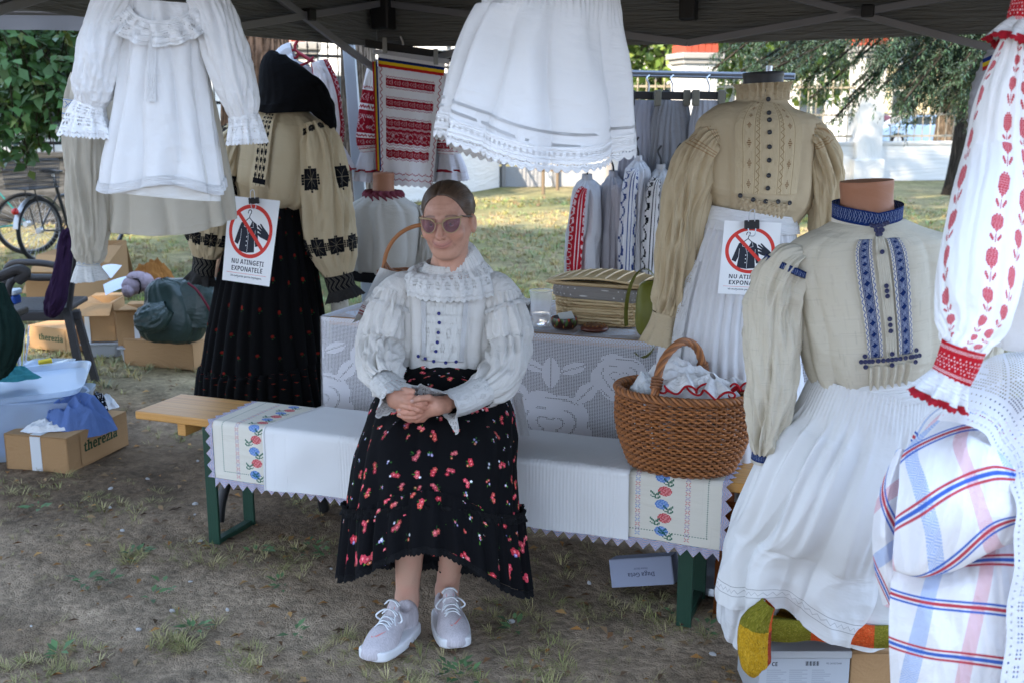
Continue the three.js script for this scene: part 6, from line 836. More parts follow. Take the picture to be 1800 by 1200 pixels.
// pale wicker hamper on the table
{
  const p = onTable(1046, 572), pale = std([0.66, 0.50, 0.28], { roughness: 0.55 }), paleD = std([0.46, 0.32, 0.16], { roughness: 0.6 });
  p.addScaledVector(NN, -0.105);
  const { t } = basket('wicker_hamper', 'pale lidded wicker hamper with grey dotted lining on the lace table', p, YAW, { rx: 0.16, rz: 0.11, h: 0.125, bulge: 0, foot: 0.94, rows: 12, n: 44, mat: pale, dark: paleD, sq: 0.4 });
  const dots = canvasTex(256, 64, (c, w, h) => { fill(c, '#8f8983', w, h); c.fillStyle = '#d8d6d0'; for (let i = 0; i < 8; i++) for (let j = 0; j < 2; j++) { c.beginPath(); c.arc(i * 32 + 8 + j * 16, 18 + j * 30, 3, 0, TAU); c.fill(); } });
  part('lining', loft([[0, 0.14, 0, 0.166, 0.116], [0, 0.12, 0, 0.172, 0.122], [0, 0.095, 0, 0.171, 0.121]], { nu: 120, nv: 10, sq: 0.4, fold: (a, s) => 0.002 * Math.sin(a * 19), drop: (a) => 0.006 * Math.sin(a * 2) }), printed(tiled(dots, 5, 1)), t);
  for (let i = 0; i < 26; i++) { const z = -0.115 + i * 0.0092; part('lid_reed', wire(Array.from({ length: 12 }, (_, k) => { const x = -0.185 + 0.355 * k / 11; return [x, 0.148 + 0.022 * (1 - ((x + 0.005) / 0.19) ** 2) + 0.0018 * Math.sin(k * 3.14 + i * 3.14), z]; }), 0.0048, 40, 5), pale, t); }
  for (let k = 0; k < 9; k++) { const x = -0.17 + k * 0.0415; part('lid_rib', wire([[x, 0.152 + 0.022 * (1 - (x / 0.19) ** 2), -0.12], [x, 0.155 + 0.022 * (1 - (x / 0.19) ** 2), 0], [x, 0.150 + 0.022 * (1 - (x / 0.19) ** 2), 0.12]], 0.0035, 12, 5), pale, t); }
  part('lid_rim', course((a) => { const c = Math.sign(Math.cos(a)) * Math.abs(Math.cos(a)) ** 0.35, s = Math.sign(Math.sin(a)) * Math.abs(Math.sin(a)) ** 0.35; return [-0.005 + 0.185 * c, 0.125 * s, 0, 0]; }, 0.149, 0, 40, 0, 0.007, 6), paleD, t);
}
// olive handbag
{
  const p = onTable(1160, 594), t = thing('handbag', 'olive green handbag with long strap beside the hamper', 'bag', p, YAW + 0.2), m = std([0.15, 0.15, 0.012], { roughness: 0.55, bumpMap: grainT, bumpScale: 0.001 });
  part('body', loft([[0, 0.19, -0.03, 0.05, 0.012], [0, 0.17, -0.03, 0.075, 0.03], [0, 0.09, -0.02, 0.085, 0.055], [0, 0.02, -0.02, 0.08, 0.05], [0, 0.0, -0.02, 0.06, 0.03]], { nu: 60, nv: 40, sq: 0.8, fold: (a, s) => 0.004 * wrinkle(a, s, 2, 3) }), m, t);
  part('strap', surf(4, 60, (u, v) => { const a = v * Math.PI * 1.75 - 0.5, x = -0.055 + 0.052 * Math.sin(a) * (a > 1.6 ? 1.1 : 1), y = 0.09 - 0.15 * Math.cos(a); return [x + 0.012 * (u - 0.5) * Math.cos(a * 0.7), y, 0.04 + 0.02 * (u - 0.5) - 0.02 * Math.sin(a)]; }), m, t);
}
// cup, painted bowl and its lid
{
  const p = onTable(951, 573), t = thing('plastic_cup', 'clear plastic cup half full of water at the table edge', 'cup', p), cm = new THREE.MeshPhysicalMaterial({ color: 0xffffff, transmission: 0.72, thickness: 0, roughness: 0.3, ior: 1.45 });
  const lp = (q) => new THREE.LatheGeometry(q.map(([r, y]) => new THREE.Vector2(r, y)), 40);
  part('cup_wall', lp([[0, 0.004], [0.030, 0.004], [0.031, 0.0], [0.032, 0.004], [0.0335, 0.03], [0.036, 0.06], [0.0385, 0.092], [0.041, 0.128]]), cm, t); part('rim', at(new THREE.TorusGeometry(0.041, 0.0018, 8, 40), 0, 0.128, 0, Math.PI / 2), std([0.65, 0.66, 0.68], { roughness: 0.3 }), t);
  part('water', lp([[0, 0.006], [0.029, 0.006], [0.0325, 0.03], [0.034, 0.046], [0, 0.046]]), new THREE.MeshPhysicalMaterial({ transmission: 1, thickness: 0.05, roughness: 0.02, ior: 1.33 }), t);
  const b = onTable(992, 578), u = thing('painted_bowl', 'dark brown painted wooden bowl holding a white card', 'bowl', b);
  const bp = canvasTex(512, 64, (c, w, h) => { fill(c, '#2c0d08', w, h); for (let x = 24; x < w; x += 64) { c.fillStyle = '#3d5a1e'; c.beginPath(); c.ellipse(x + 20, 30, 14, 7, 0.6, 0, TAU); c.ellipse(x - 12, 38, 12, 6, -0.6, 0, TAU); c.fill(); c.fillStyle = '#b5402c'; c.beginPath(); c.arc(x, 28, 9, 0, TAU); c.fill(); c.fillStyle = '#c98a3a'; c.fillRect(x + 28, 44, 6, 6); } });
  part('bowl_wall', lp([[0, 0.002], [0.034, 0.002], [0.044, 0.012], [0.047, 0.026], [0.046, 0.042], [0.043, 0.043], [0.041, 0.03], [0.036, 0.01], [0, 0.008]]), std(0xffffff, { map: bp, roughness: 0.3 }), u);
  const cd = part('card', at(box(0.055, 0.034, 0.002, 0), 0.006, 0.046, 0.0, -0.9, 0.2, 0.35), std([0.7, 0.7, 0.66]), scene); cd.position.copy(b); tag(cd, 'white card lying in the brown painted bowl', 'card');
  const l = onTable(1045, 580), v = thing('bowl_lid', 'round dark red-brown carved wooden lid beside the bowl', 'lid', l); part('lid', lp([[0, 0.0], [0.048, 0.0], [0.050, 0.008], [0.044, 0.016], [0.02, 0.021], [0, 0.022]]), std([0.11, 0.032, 0.018], { roughness: 0.35 }), v); for (let k = 0; k < 14; k++) { const a = k / 14 * TAU; part('carving', at(new THREE.SphereGeometry(0.004, 8, 6), 0.036 * Math.cos(a), 0.0175, 0.036 * Math.sin(a)), std([0.28, 0.13, 0.05]), v); }
  const k = onTable(914, 560), w = thing('camera_case', 'small black case behind the cup', 'case', k, YAW); part('case_body', at(box(0.07, 0.06, 0.05, 0.012), 0, 0.03, 0), M.blackPlastic, w); part('flap', at(box(0.072, 0.02, 0.052, 0.008), 0, 0.056, 0.002), M.blackPlastic, w);
  const fp = onTable(974, 556), fl = part('plastic_wrap', at(surf(30, 20, (a, c) => { const q = a * TAU, r = 0.028 * Math.sin(c * Math.PI) ** 0.6; return [r * Math.cos(q) * (1 + 0.35 * N(q * 2, c * 5)), 0.075 * c * (1 + 0.2 * N(q, c * 6)), r * Math.sin(q)]; }), 0, 0, 0), new THREE.MeshPhysicalMaterial({ transmission: 0.9, thickness: 0, roughness: 0.15 }), scene); fl.position.copy(fp); tag(fl, 'crumpled clear plastic wrap between cup and hamper', 'wrap');
}
// basket with wooden handle and striped towel behind the woman
{
  const p = onTable(735, 520), { t, out } = basket('wicker_basket', 'basket with wooden arched handle behind the woman\'s shoulder', p, YAW, { rx: 0.17, rz: 0.12, h: 0.10, bulge: 0.05, foot: 0.8, rows: 10, n: 40, mat: willow, dark: willowD });
  const q = (px, py) => P(px, py, -p.z).sub(p).applyAxisAngle(V(0, 1, 0), -YAW);
  part('handle', wire([q(672, 488), q(674, 470), q(680, 442), q(698, 415), q(728, 398), q(765, 398), q(800, 430), q(812, 480)], 0.0085, 80, 10), willow, t);
  const c0 = q(678, 470); for (let k = 0; k < 7; k++) { const a = k / 7 * TAU; part('binding', wire([[c0.x, c0.y + 0.02, c0.z], [c0.x + 0.018 * Math.cos(a), c0.y - 0.005, c0.z + 0.018 * Math.sin(a)], [c0.x + 0.038 * Math.cos(a), c0.y - 0.018, c0.z + 0.03 * Math.sin(a)]], 0.005, 12, 6), willowD, t); }
  const tw = thing('striped_towel', 'linen towel with dark red stripes spilling from the basket behind the woman', 'towel'), tt = canvasTex(512, 512, (c, w, h) => { fill(c, '#c2bdb6', w, h); mottled(c, w, h, 0.05); c.fillStyle = '#8c2f38'; for (const y of [330, 344, 370, 392, 400]) c.fillRect(0, y, w, y === 370 ? 12 : 5); for (const x of [320, 345]) c.fillRect(x, 0, 5, 330); });
  part('cloth', surf(40, 60, (u, v) => { const px = lerp(lerp(668, 618, v), lerp(735, 668, v), u), py = lerp(470, 572, v) + 8 * Math.sin(u * 3), k = P(px, py, lerp(4.1, 3.82, sstep(0, 0.8, v)) - 0.03 * Math.sin(u * 9 + v * 3)); return [k.x, Math.max(k.y, 0.764 + 0.004 * Math.sin(u * 9)), k.z]; }), printed(tt), tw);
}
// things below the bench
{
  const p = G(1125, 1042), t = thing('paper_box', 'flat grey printed box tilted on the ground under the bench', 'box', p, -0.35), pt = canvasTex(512, 192, (c, w, h) => { fill(c, '#9aa0b4', w, h); c.fillStyle = '#3a3f52'; c.textAlign = 'center'; c.save(); c.translate(w / 2, h / 2); c.rotate(Math.PI); c.font = 'bold 44px serif'; c.fillText('Duga Geta', 0, 0); c.font = '20px serif'; c.fillText('Home decor', 0, 34); c.restore(); });
  part('box_body', at(box(0.205, 0.09, 0.10, 0.002), 0, 0.056, -0.06, -0.25, 0, 0.2), std([0.30, 0.32, 0.40]), t); part('printed_face', at(new THREE.PlaneGeometry(0.2, 0.086), 0, 0.0675, -0.0088, -0.25, 0, 0.2), std(0xffffff, { map: pt }), t);
  const q = L(1262, 1000, 0.2), w = thing('wooden_crate', 'brown wooden crate standing under the right end of the bench', 'crate', BENCH, YAW), dm = std([0.20, 0.10, 0.04], { map: woodT });
  for (let i = 0; i < 4; i++) part('slat', at(box(0.012, 0.082, 0.24, 0.003), q.x - 0.02, 0.05 + i * 0.092, q.z - 0.22), dm, w); part('end_panel', at(box(0.4, 0.37, 0.014, 0.003), q.x + 0.2, 0.19, q.z - 0.1), dm, w); part('end_panel', at(box(0.4, 0.37, 0.014, 0.003), q.x + 0.2, 0.19, q.z - 0.34), dm, w);
}
// ---------- the woman on the bench ----------
{
  const t = thing('person', 'smiling woman in white blouse, sunglasses and floral skirt seated on the bench', 'person');
  const HC = P(786, 390, 3.2), yaw = -0.20, roll = 0.05;                 // between the eyes, inside the head
  const headF = (x, y, z) => {
    x = Math.abs(x);                                                     // the face is symmetric
    let d = ell(x, y, z, 0, 0.046, -0.022, 0.074, 0.076, 0.091);
    d = smin(d, ell(x, y, z, 0, -0.018, 0.016, 0.0595, 0.088, 0.070), 0.03);
    d = smin(d, cap(x, y, z, [0.050, -0.03, 0.0], [0.024, -0.090, 0.036], 0.020, 0.016), 0.025);
    d = smin(d, ell(x, y, z, 0, -0.094, 0.047, 0.026, 0.021, 0.025), 0.022);
    d = smin(d, ell(x, y, z, 0.039, -0.028, 0.057, 0.024, 0.020, 0.018), 0.022);
    d = smin(d, cap(x, y, z, [0, 0.021, 0.071], [0.042, 0.022, 0.058], 0.009, 0.008), 0.016);
    d = smax(d, -ell(x, y, z, 0.030, 0.002, 0.090, 0.017, 0.011, 0.016), 0.012);
    d = smin(d, ell(x, y, z, 0.030, 0.001, 0.063, 0.0145, 0.0115, 0.0135), 0.004);
    d = smin(d, cap(x, y, z, [0, 0.008, 0.080], [0, -0.037, 0.101], 0.0075, 0.0110), 0.010);
    d = smin(d, ell(x, y, z, 0.0115, -0.037, 0.087, 0.0075, 0.0068, 0.0095), 0.006);
    d = smax(d, -ell(x, y, z, 0.0065, -0.0455, 0.092, 0.0032, 0.003, 0.005), 0.003);
    const sm = 0.0105 * (x / 0.026) ** 2;                                // corners of the mouth raised
    d = smin(d, ell(x, y, z, 0, -0.062, 0.066, 0.028, 0.016, 0.020), 0.014);
    d = smin(d, cap(x, y - sm, z + 20 * x * x * 0.45, [0, -0.0615, 0.0850], [0.025, -0.0640, 0.082], 0.0040, 0.0020), 0.004);
    d = smin(d, cap(x, y - sm, z + 20 * x * x * 0.45, [0, -0.0710, 0.0835], [0.021, -0.0690, 0.081], 0.0048, 0.0026), 0.005);
    d = smax(d, -cap(x, y - sm, z + 20 * x * x * 0.45, [0, -0.0662, 0.0912], [0.030, -0.0665, 0.0890], 0.0024, 0.0020), 0.002);
    d = smax(d, -cap(x, y, z, [0.021, -0.038, 0.0885], [0.035, -0.066, 0.0775], 0.0032, 0.0026), 0.010);   // smile lines
    d = smax(d, -ell(x, y, z, 0, -0.0815, 0.093, 0.016, 0.004, 0.008), 0.010);
    d = smin(d, smax(ell(x, y, z, 0.0765, -0.008, -0.012, 0.011, 0.031, 0.019), -ell(x, y, z, 0.086, -0.006, -0.006, 0.007, 0.019, 0.010), 0.004), 0.006);
    d = smin(d, cap(x, y, z, [0, -0.07, -0.026], [0, -0.19, -0.045], 0.050, 0.056), 0.03);
    d = smin(d, cap(x, y, z, [0.042, -0.06, -0.02], [0.012, -0.165, 0.012], 0.009, 0.010), 0.02);
    return d;
  };
  const toHead = new THREE.Matrix4().compose(HC, new THREE.Quaternion().setFromEuler(new THREE.Euler(0.02, yaw, roll)), V(0.99, 0.93, 0.95));
  const skin = [0.52, 0.275, 0.19];
  const paintHead = (g) => { const p = g.attributes.position, c = []; for (let i = 0; i < p.count; i++) { const x = Math.abs(p.getX(i)), y = p.getY(i), z = p.getZ(i), sm = 0.0105 * (x / 0.026) ** 2; let k = skin.slice(); const mix = (to, w) => { k = k.map((q, j) => lerp(q, to[j], clamp(w))); };
      mix([0.50, 0.20, 0.13], 0.55 * Math.exp(-(((x - 0.042) / 0.02) ** 2 + ((y + 0.03) / 0.02) ** 2)) * (z > 0.02)); mix([0.50, 0.19, 0.13], 0.5 * Math.exp(-((x / 0.013) ** 2 + ((y + 0.034) / 0.012) ** 2)) * (z > 0.08));
      const lip = Math.max(Math.exp(-(((y - sm + 0.0615) / 0.0045) ** 2)), Math.exp(-(((y - sm + 0.0715) / 0.006) ** 2))) * sstep(0.031, 0.024, x) * (z > 0.05); mix([0.42, 0.15, 0.13], 0.7 * lip);
      mix([0.16, 0.05, 0.04], 0.75 * Math.exp(-(((y - sm + 0.0664) / 0.0022) ** 2)) * sstep(0.034, 0.028, x) * (z > 0.05)); { const tt = clamp((y + 0.036) / -0.032), lx = lerp(0.020, 0.036, tt); mix([0.30, 0.12, 0.08], 0.45 * Math.exp(-(((x - lx) / 0.0035) ** 2)) * sstep(-0.032, -0.040, y) * sstep(-0.074, -0.064, y) * (z > 0.05)); } mix([0.36, 0.15, 0.10], 0.3 * Math.exp(-(((y - 0.062 + 0.1 * x * x) / 0.0016) ** 2)) * sstep(0.035, 0.02, x) + 0.3 * Math.exp(-(((y - 0.049) / 0.0016) ** 2)) * sstep(0.03, 0.015, x));
      const brow = Math.exp(-(((y - 0.0265 + 0.004 * ((x - 0.03) / 0.02) ** 2) / 0.0035) ** 2)) * sstep(0.012, 0.018, x) * sstep(0.054, 0.044, x) * (z > 0.03); mix([0.10, 0.06, 0.04], 0.8 * brow);
      mix([0.36, 0.16, 0.10], 0.5 * N(p.getX(i) * 60, y * 60, z * 60) + 0.3 * N(p.getX(i) * 190, y * 190, z * 190)); c.push(...k); } g.setAttribute('color', new THREE.Float32BufferAttribute(c, 3)); return g; };
  const headG = paintHead(isoMesh(headF, [-0.1, -0.19, -0.125], [0.1, 0.135, 0.12], 0.0024)); headG.applyMatrix4(toHead);
  // limbs and trunk
  const shL = P(703, 512, 3.3), shR = P(877, 512, 3.3), elL = P(666, 634, 3.20), elR = P(892, 644, 3.18), wrL = P(694, 688, 3.0), wrR = P(783, 710, 2.98);
  const hip = P(787, 705, 3.36), chest = P(789, 560, 3.34), neck = P(789, 470, 3.26), hpL = hip.clone().add(V(-0.09, 0, 0)), hpR = hip.clone().add(V(0.09, 0, 0));
  const anL = G(716, 1100).add(V(0, 0.085, -0.0)), anR = G(786, 1082).add(V(0, 0.085, 0)), knL = V(-0.285, 0.475, -2.93), knR = V(-0.140, 0.48, -2.92);
  const a = (v) => v.toArray();
  const B = { shL: a(shL), shR: a(shR), elL: a(elL), elR: a(elR), wrL: a(wrL), wrR: a(wrR), hip: a(hip), chest: a(chest), neck: a(neck), hpL: a(hpL), hpR: a(hpR), anL: a(anL), anR: a(anR), knL: a(knL), knR: a(knR) };
  const calf = (p, q, s) => [p[0] + (q[0] - p[0]) * s, p[1] + (q[1] - p[1]) * s, p[2] + (q[2] - p[2]) * s - 0.025];
  const cL = calf(B.knL, B.anL, 0.33), cR = calf(B.knR, B.anR, 0.33);
  const bodyF = (x, y, z) => {
    let d = cap(x, y, z, B.hip, B.chest, 0.115, 0.105);
    d = smin(d, cap(x, y, z, B.shL, B.shR, 0.05, 0.05), 0.06); d = smin(d, cap(x, y, z, B.chest, B.neck, 0.08, 0.05), 0.05); d = smin(d, cap(x, y, z, B.neck, [HC.x, HC.y - 0.1, HC.z - 0.03], 0.05, 0.045), 0.03);
    for (const s of ['L', 'R']) { d = smin(d, cap(x, y, z, B['sh' + s], B['el' + s], 0.036, 0.030), 0.03); d = smin(d, cap(x, y, z, B['el' + s], B['wr' + s], 0.030, 0.024), 0.015); d = smin(d, cap(x, y, z, B['hp' + s], B['kn' + s], 0.085, 0.055), 0.03); const c = s === 'L' ? cL : cR; let leg = smin(cap(x, y, z, B['kn' + s], c, 0.052, 0.054), cap(x, y, z, c, B['an' + s], 0.050, 0.033), 0.02); leg = smin(leg, cap(x, y, z, B['an' + s], [B['an' + s][0], 0.04, B['an' + s][2] + 0.03], 0.033, 0.03), 0.02); d = smin(d, leg, 0.01); }
    return d;
  };
  const bodyG = isoMesh(bodyF, [-0.6, 0.0, -3.56], [0.2, 1.16, -2.62], 0.0115); { const c = []; const p = bodyG.attributes.position; for (let i = 0; i < p.count; i++) { const m = 0.25 * N(p.getX(i) * 26, p.getY(i) * 26, p.getZ(i) * 26); c.push(skin[0] * (1.06 + m * 0.2), skin[1] * (1.12 - m * 0.3), skin[2] * (1.15 - m * 0.3)); } bodyG.setAttribute('color', new THREE.Float32BufferAttribute(c, 3)); }
  // clasped hands, in metres round their meeting point
  const H = P(732, 706, 2.95), hk = 1.0;
  const finger = (x, y, z, pts, r) => { let d = 1; for (let i = 0; i + 1 < pts.length; i++) d = smin(d, cap(x, y, z, pts[i], pts[i + 1], r * (1 - 0.09 * i), r * (1 - 0.09 * (i + 1))), 0.003); return d; };
  const lw = a(wrL.clone().sub(H)), rw = a(wrR.clone().sub(H));
  const FL = [[[-0.034, 0.020, 0.010], [-0.012, 0.021, 0.021], [0.014, 0.012, 0.023], [0.028, 0.001, 0.016]], [[-0.034, 0.006, 0.014], [-0.010, 0.006, 0.027], [0.014, -0.003, 0.026], [0.024, -0.013, 0.017]], [[-0.038, -0.008, 0.012], [-0.014, -0.010, 0.025], [0.007, -0.017, 0.023], [0.016, -0.025, 0.014]], [[-0.044, -0.021, 0.006], [-0.023, -0.025, 0.017], [-0.006, -0.030, 0.016], [0.002, -0.034, 0.010]]];
  const FR = [[[0.020, -0.018, 0.004], [-0.008, -0.027, 0.016], [-0.034, -0.027, 0.016], [-0.050, -0.022, 0.010]], [[0.022, -0.030, 0.000], [-0.004, -0.041, 0.012], [-0.031, -0.041, 0.014], [-0.050, -0.035, 0.010]], [[0.028, -0.038, -0.006], [0.004, -0.051, 0.003], [-0.020, -0.052, 0.005], [-0.036, -0.047, 0.002]], [[0.034, -0.040, -0.014], [0.016, -0.055, -0.010], [-0.003, -0.058, -0.009], [-0.016, -0.054, -0.010]]];
  const handF = (x, y, z) => {
    let l = cap(x, y, z, lw, [-0.058, 0.012, -0.006], 0.026, 0.024); l = smin(l, cap(x, y, z, [-0.060, 0.016, -0.006], [-0.040, 0.010, 0.003], 0.021, 0.016), 0.014); l = smin(l, cap(x, y, z, [-0.062, 0.0, -0.006], [-0.046, -0.012, 0.0], 0.020, 0.014), 0.014);
    FL.forEach((f, i) => { l = smin(l, finger(x, y, z, f, 0.0092 - 0.0005 * i), 0.005); }); l = smin(l, finger(x, y, z, [[-0.056, 0.026, -0.004], [-0.032, 0.036, 0.006], [-0.010, 0.034, 0.010]], 0.0105), 0.006);
    let r = cap(x, y, z, rw, [0.052, -0.012, -0.008], 0.026, 0.024); r = smin(r, cap(x, y, z, [0.054, -0.010, -0.008], [0.028, -0.018, -0.002], 0.021, 0.014), 0.014); r = smin(r, cap(x, y, z, [0.056, -0.022, -0.010], [0.036, -0.034, -0.008], 0.019, 0.012), 0.014);
    FR.forEach((f, i) => { r = smin(r, finger(x, y, z, f, 0.0090 - 0.0005 * i), 0.005); }); r = smin(r, finger(x, y, z, [[0.050, 0.004, 0.002], [0.036, 0.018, 0.018], [0.012, 0.020, 0.033], [-0.008, 0.014, 0.038]], 0.0108), 0.006);
    return Math.min(l, r);
  };
  const handG = isoMesh(handF, [-0.1, -0.085, -0.06], [0.1, 0.075, 0.06], 0.0026); { const c = [], p = handG.attributes.position; for (let i = 0; i < p.count; i++) { const x = p.getX(i), y = p.getY(i), z = p.getZ(i); let kn = 0; for (const f of [...FL, ...FR]) for (const q of f.slice(1)) kn = Math.max(kn, Math.exp(-((x - q[0]) ** 2 + (y - q[1]) ** 2 + (z - q[2]) ** 2) / 0.00012)); const m = N(x * 90, y * 90, z * 90) * 0.12; c.push(skin[0] * (1.05 + m), skin[1] * (1.02 - 0.16 * kn + m), skin[2] * (1.02 - 0.2 * kn + m)); } handG.setAttribute('color', new THREE.Float32BufferAttribute(c, 3)); } handG.translate(H.x, H.y, H.z);
  const nails = [];
  const skinM = new THREE.MeshPhysicalMaterial({ vertexColors: true, roughness: 0.52, sheen: 0.15, bumpMap: grainT, bumpScale: 0.0003 });
  const bare = (g) => { g.deleteAttribute('uv'); return g.index ? g : mergeVertices(g); };
  const all = mergeGeometries([headG, bodyG, handG].map(bare)); all.setAttribute('uv', new THREE.BufferAttribute(new Float32Array(all.attributes.position.count * 2).map((_, i) => { const q = all.attributes.position; const v = i >> 1; return i % 2 ? q.getY(v) * 9 : q.getX(v) * 9; }), 2));
  const body = part('body', all, skinM, t);
  const nail = (p, n, s) => { const m = part('fingernail', new THREE.SphereGeometry(1, 10, 6), std([0.55, 0.33, 0.27], { roughness: 0.3 }), t); m.position.set(H.x + p[0], H.y + p[1], H.z + p[2]); m.scale.set(0.0055 * s, 0.0048 * s, 0.0025); };
  nail([-0.008, 0.0155, 0.0475], 0, 1); nail([-0.047, -0.018, 0.0165], 0, 0.9); nail([-0.047, -0.031, 0.0170], 0, 0.9);
  // eyes
  const inHead = (m) => { m.applyMatrix4(toHead); return m; };
  const headMesh = (n, g, mat, par = t) => part(n, inHead(g), mat, par);
  for (const s of [-1, 1]) { const e = headMesh('eye', at(new THREE.SphereGeometry(0.0122, 20, 16), s * 0.030, 0.001, 0.0655), std([0.72, 0.70, 0.67], { roughness: 0.15 })); part('iris', inHead(at(new THREE.SphereGeometry(0.0060, 16, 12), s * 0.0295, 0.001, 0.0735)), std([0.02, 0.03, 0.045], { roughness: 0.1 }), e);
    headMesh('eyelid', at(new THREE.SphereGeometry(0.0138, 20, 10, 0, TAU, 0, Math.PI * 0.42), s * 0.030, 0.0005, 0.0648, 0.5), skinM).geometry.setAttribute('color', new THREE.Float32BufferAttribute(new Float32Array(21 * 11 * 3).map((_, i) => skin[i % 3] * 0.9), 3)); }
  // hair drawn back from a parting
  {
    const f = (x, y, z) => {
      let d = ell(x, y, z, 0, 0.047, -0.026, 0.0795, 0.0835, 0.0985); const st = 0.0004 * Math.sin(Math.atan2(y - 0.02, Math.abs(x) + 0.02) * 90 + 9 * N(x * 20, y * 20, z * 20)) + 0.0010 * N(x * 40, y * 24, z * 24); d += st;
      d += 0.004 * Math.exp(-(((x + 0.012) / 0.005) ** 2)) * sstep(-0.06, 0.02, z) * sstep(0.05, 0.1, y);        // parting
      d = smin(d, ell(x, y, z, 0.0, -0.02, -0.115, 0.045, 0.042, 0.035) + 0.002 * Math.sin(y * 300), 0.02);
      const line = ell(x, y, z, 0, -0.014, 0.086, 0.0745, 0.107, 0.102); d = smax(d, -line, 0.006);
      d = smax(d, -ell(x, y, z, 0, -0.1, 0.02, 0.12, 0.105, 0.085), 0.006); d = smax(d, -(y + 0.055), 0.01); d = smax(d, -Math.min(1, ell(x, y, z, Math.sign(x) * 0.085, -0.014, 0.0, 0.022, 0.036, 0.026)), 0.004); return d;
    };
    const g = isoMesh(f, [-0.095, -0.085, -0.165], [0.095, 0.14, 0.09], 0.0028); const p = g.attributes.position, c = []; for (let i = 0; i < p.count; i++) { const k = 1 + 0.5 * N(p.getX(i) * 120, p.getY(i) * 40, p.getZ(i) * 40) + 0.16 * Math.sin(Math.atan2(p.getY(i) - 0.02, Math.abs(p.getX(i)) + 0.02) * 110 + 5 * N(p.getX(i) * 30, p.getY(i) * 30)); c.push(0.070 * k, 0.041 * k, 0.024 * k); } g.setAttribute('color', new THREE.Float32BufferAttribute(c, 3));
    const hm = new THREE.MeshPhysicalMaterial({ vertexColors: true, roughness: 0.5, sheen: 0.1 }), cap0 = headMesh('hair', g, hm);
    // single strands combed from the hairline to the knot, some loose
    seed = 83; const st = []; for (let i = 0; i < 620; i++) { const s = rnd() < 0.5 ? -1 : 1, q = rnd(), y0 = lerp(-0.03, 0.118, q), z0 = lerp(0.012, 0.052, q ** 0.7) - 0.03 * rnd() * q, loose = rnd() < 0.05 ? rr(0.001, 0.004) : 0, pts = []; for (let k = 0; k <= 9; k++) { const t2 = k / 9; let v = V(s * lerp(0.075 * Math.sqrt(Math.max(0, 1 - q * q)) + 0.004, 0.02 * rnd(), t2 ** 1.4), lerp(y0, lerp(-0.01, 0.03, q), t2 ** 1.6), lerp(z0, -0.125, t2)); const c0 = V(0, 0.047, -0.026), r = v.clone().sub(c0), l = Math.hypot(r.x / 0.0795, r.y / 0.0835, r.z / 0.0985); v = c0.add(r.multiplyScalar(1 / l)).add(r.clone().normalize().multiplyScalar(-0.0002 + loose * Math.sin(t2 * 3.1))); pts.push(v); } const tg = new THREE.TubeGeometry(curve(pts), 16, rr(0.0004, 0.0009), 4), f = rr(0.5, 1.7), n = tg.attributes.position.count; tg.setAttribute('color', new THREE.Float32BufferAttribute(new Float32Array(n * 3).map((_, j) => [0.085, 0.050, 0.029][j % 3] * f), 3)); st.push(tg); }
    part('hair_strands', inHead(mergeGeometries(st)), hm, cap0).userData.kind = 'stuff';
  }
  // cat-eye sunglasses
  {
    const fm = std([0.36, 0.25, 0.125], { roughness: 0.35 }), lens = new THREE.MeshPhysicalMaterial({ color: new THREE.Color().setRGB(0.42, 0.29, 0.42), transmission: 0.9, thickness: 0, roughness: 0.04, ior: 1.5 });
    const g = part('sunglasses', inHead(mergeGeometries([wire([[-0.008, 0.004, 0.098], [0, 0.008, 0.1005], [0.008, 0.004, 0.098]], 0.0017, 16).toNonIndexed()])), fm, t);
    for (const s of [-1, 1]) {
      const zf = (x) => 0.0985 - 6.5 * x * x, out = [[0.011, 0.007], [0.020, 0.0145], [0.034, 0.0175], [0.048, 0.0185], [0.0555, 0.0180], [0.0565, 0.008], [0.052, -0.008], [0.042, -0.0195], [0.031, -0.0225], [0.019, -0.0180], [0.0115, -0.006]].map(([x, y]) => [x * 1.06, y * 1.1]).map(([x, y]) => V(s * x, y, zf(x)));
      part('rim', inHead(new THREE.TubeGeometry(curve(out, true), 90, 0.0015, 8, true)), fm, g);
      part('brow_bar', inHead(wire([[s * 0.013, 0.0110, zf(0.013) + 0.001], [s * 0.024, 0.0185, zf(0.024) + 0.0008], [s * 0.046, 0.0212, zf(0.046) + 0.0008], [s * 0.056, 0.0212, zf(0.056) + 0.0005], [s * 0.064, 0.0240, zf(0.064)]], 0.0030, 30, 8)), fm, g);
      const c = curve(out, true).getPoints(60), ctr = V(s * 0.034, 0, zf(0.034)); part('lens', inHead(surf(60, 8, (u, v) => { const q = c[Math.round(u * 60) % 61].clone().lerp(ctr, 1 - v); return [q.x, q.y, zf(q.x) - 0.0005]; })), lens, g);
      part('temple', inHead(wire([[s * 0.062, 0.026, zf(0.062)], [s * 0.069, 0.022, 0.06], [s * 0.077, 0.016, 0.01], [s * 0.079, 0.006, -0.018]], 0.0024, 30, 8)), std([0.05, 0.03, 0.02], { roughness: 0.3 }), g);
    }
    for (const s of [-1, 1]) headMesh('earring', at(new THREE.TorusGeometry(0.006, 0.001, 6, 18), s * 0.079, -0.045, -0.008, 0, 0.6), std([0.6, 0.42, 0.12], { metalness: 0.9, roughness: 0.25 }));
  }
  // ---- blouse
  const bm = cloth(0xffffff, { map: canvasTex(512, 512, (c, w, h) => { fill(c, '#d3d0cb', w, h); mottled(c, w, h, 0.05, 1400); }) }), ey = cloth([0.66, 0.65, 0.63], { alphaMap: tiled(eyeletA, 15, 1.4), alphaTest: 0.5 });
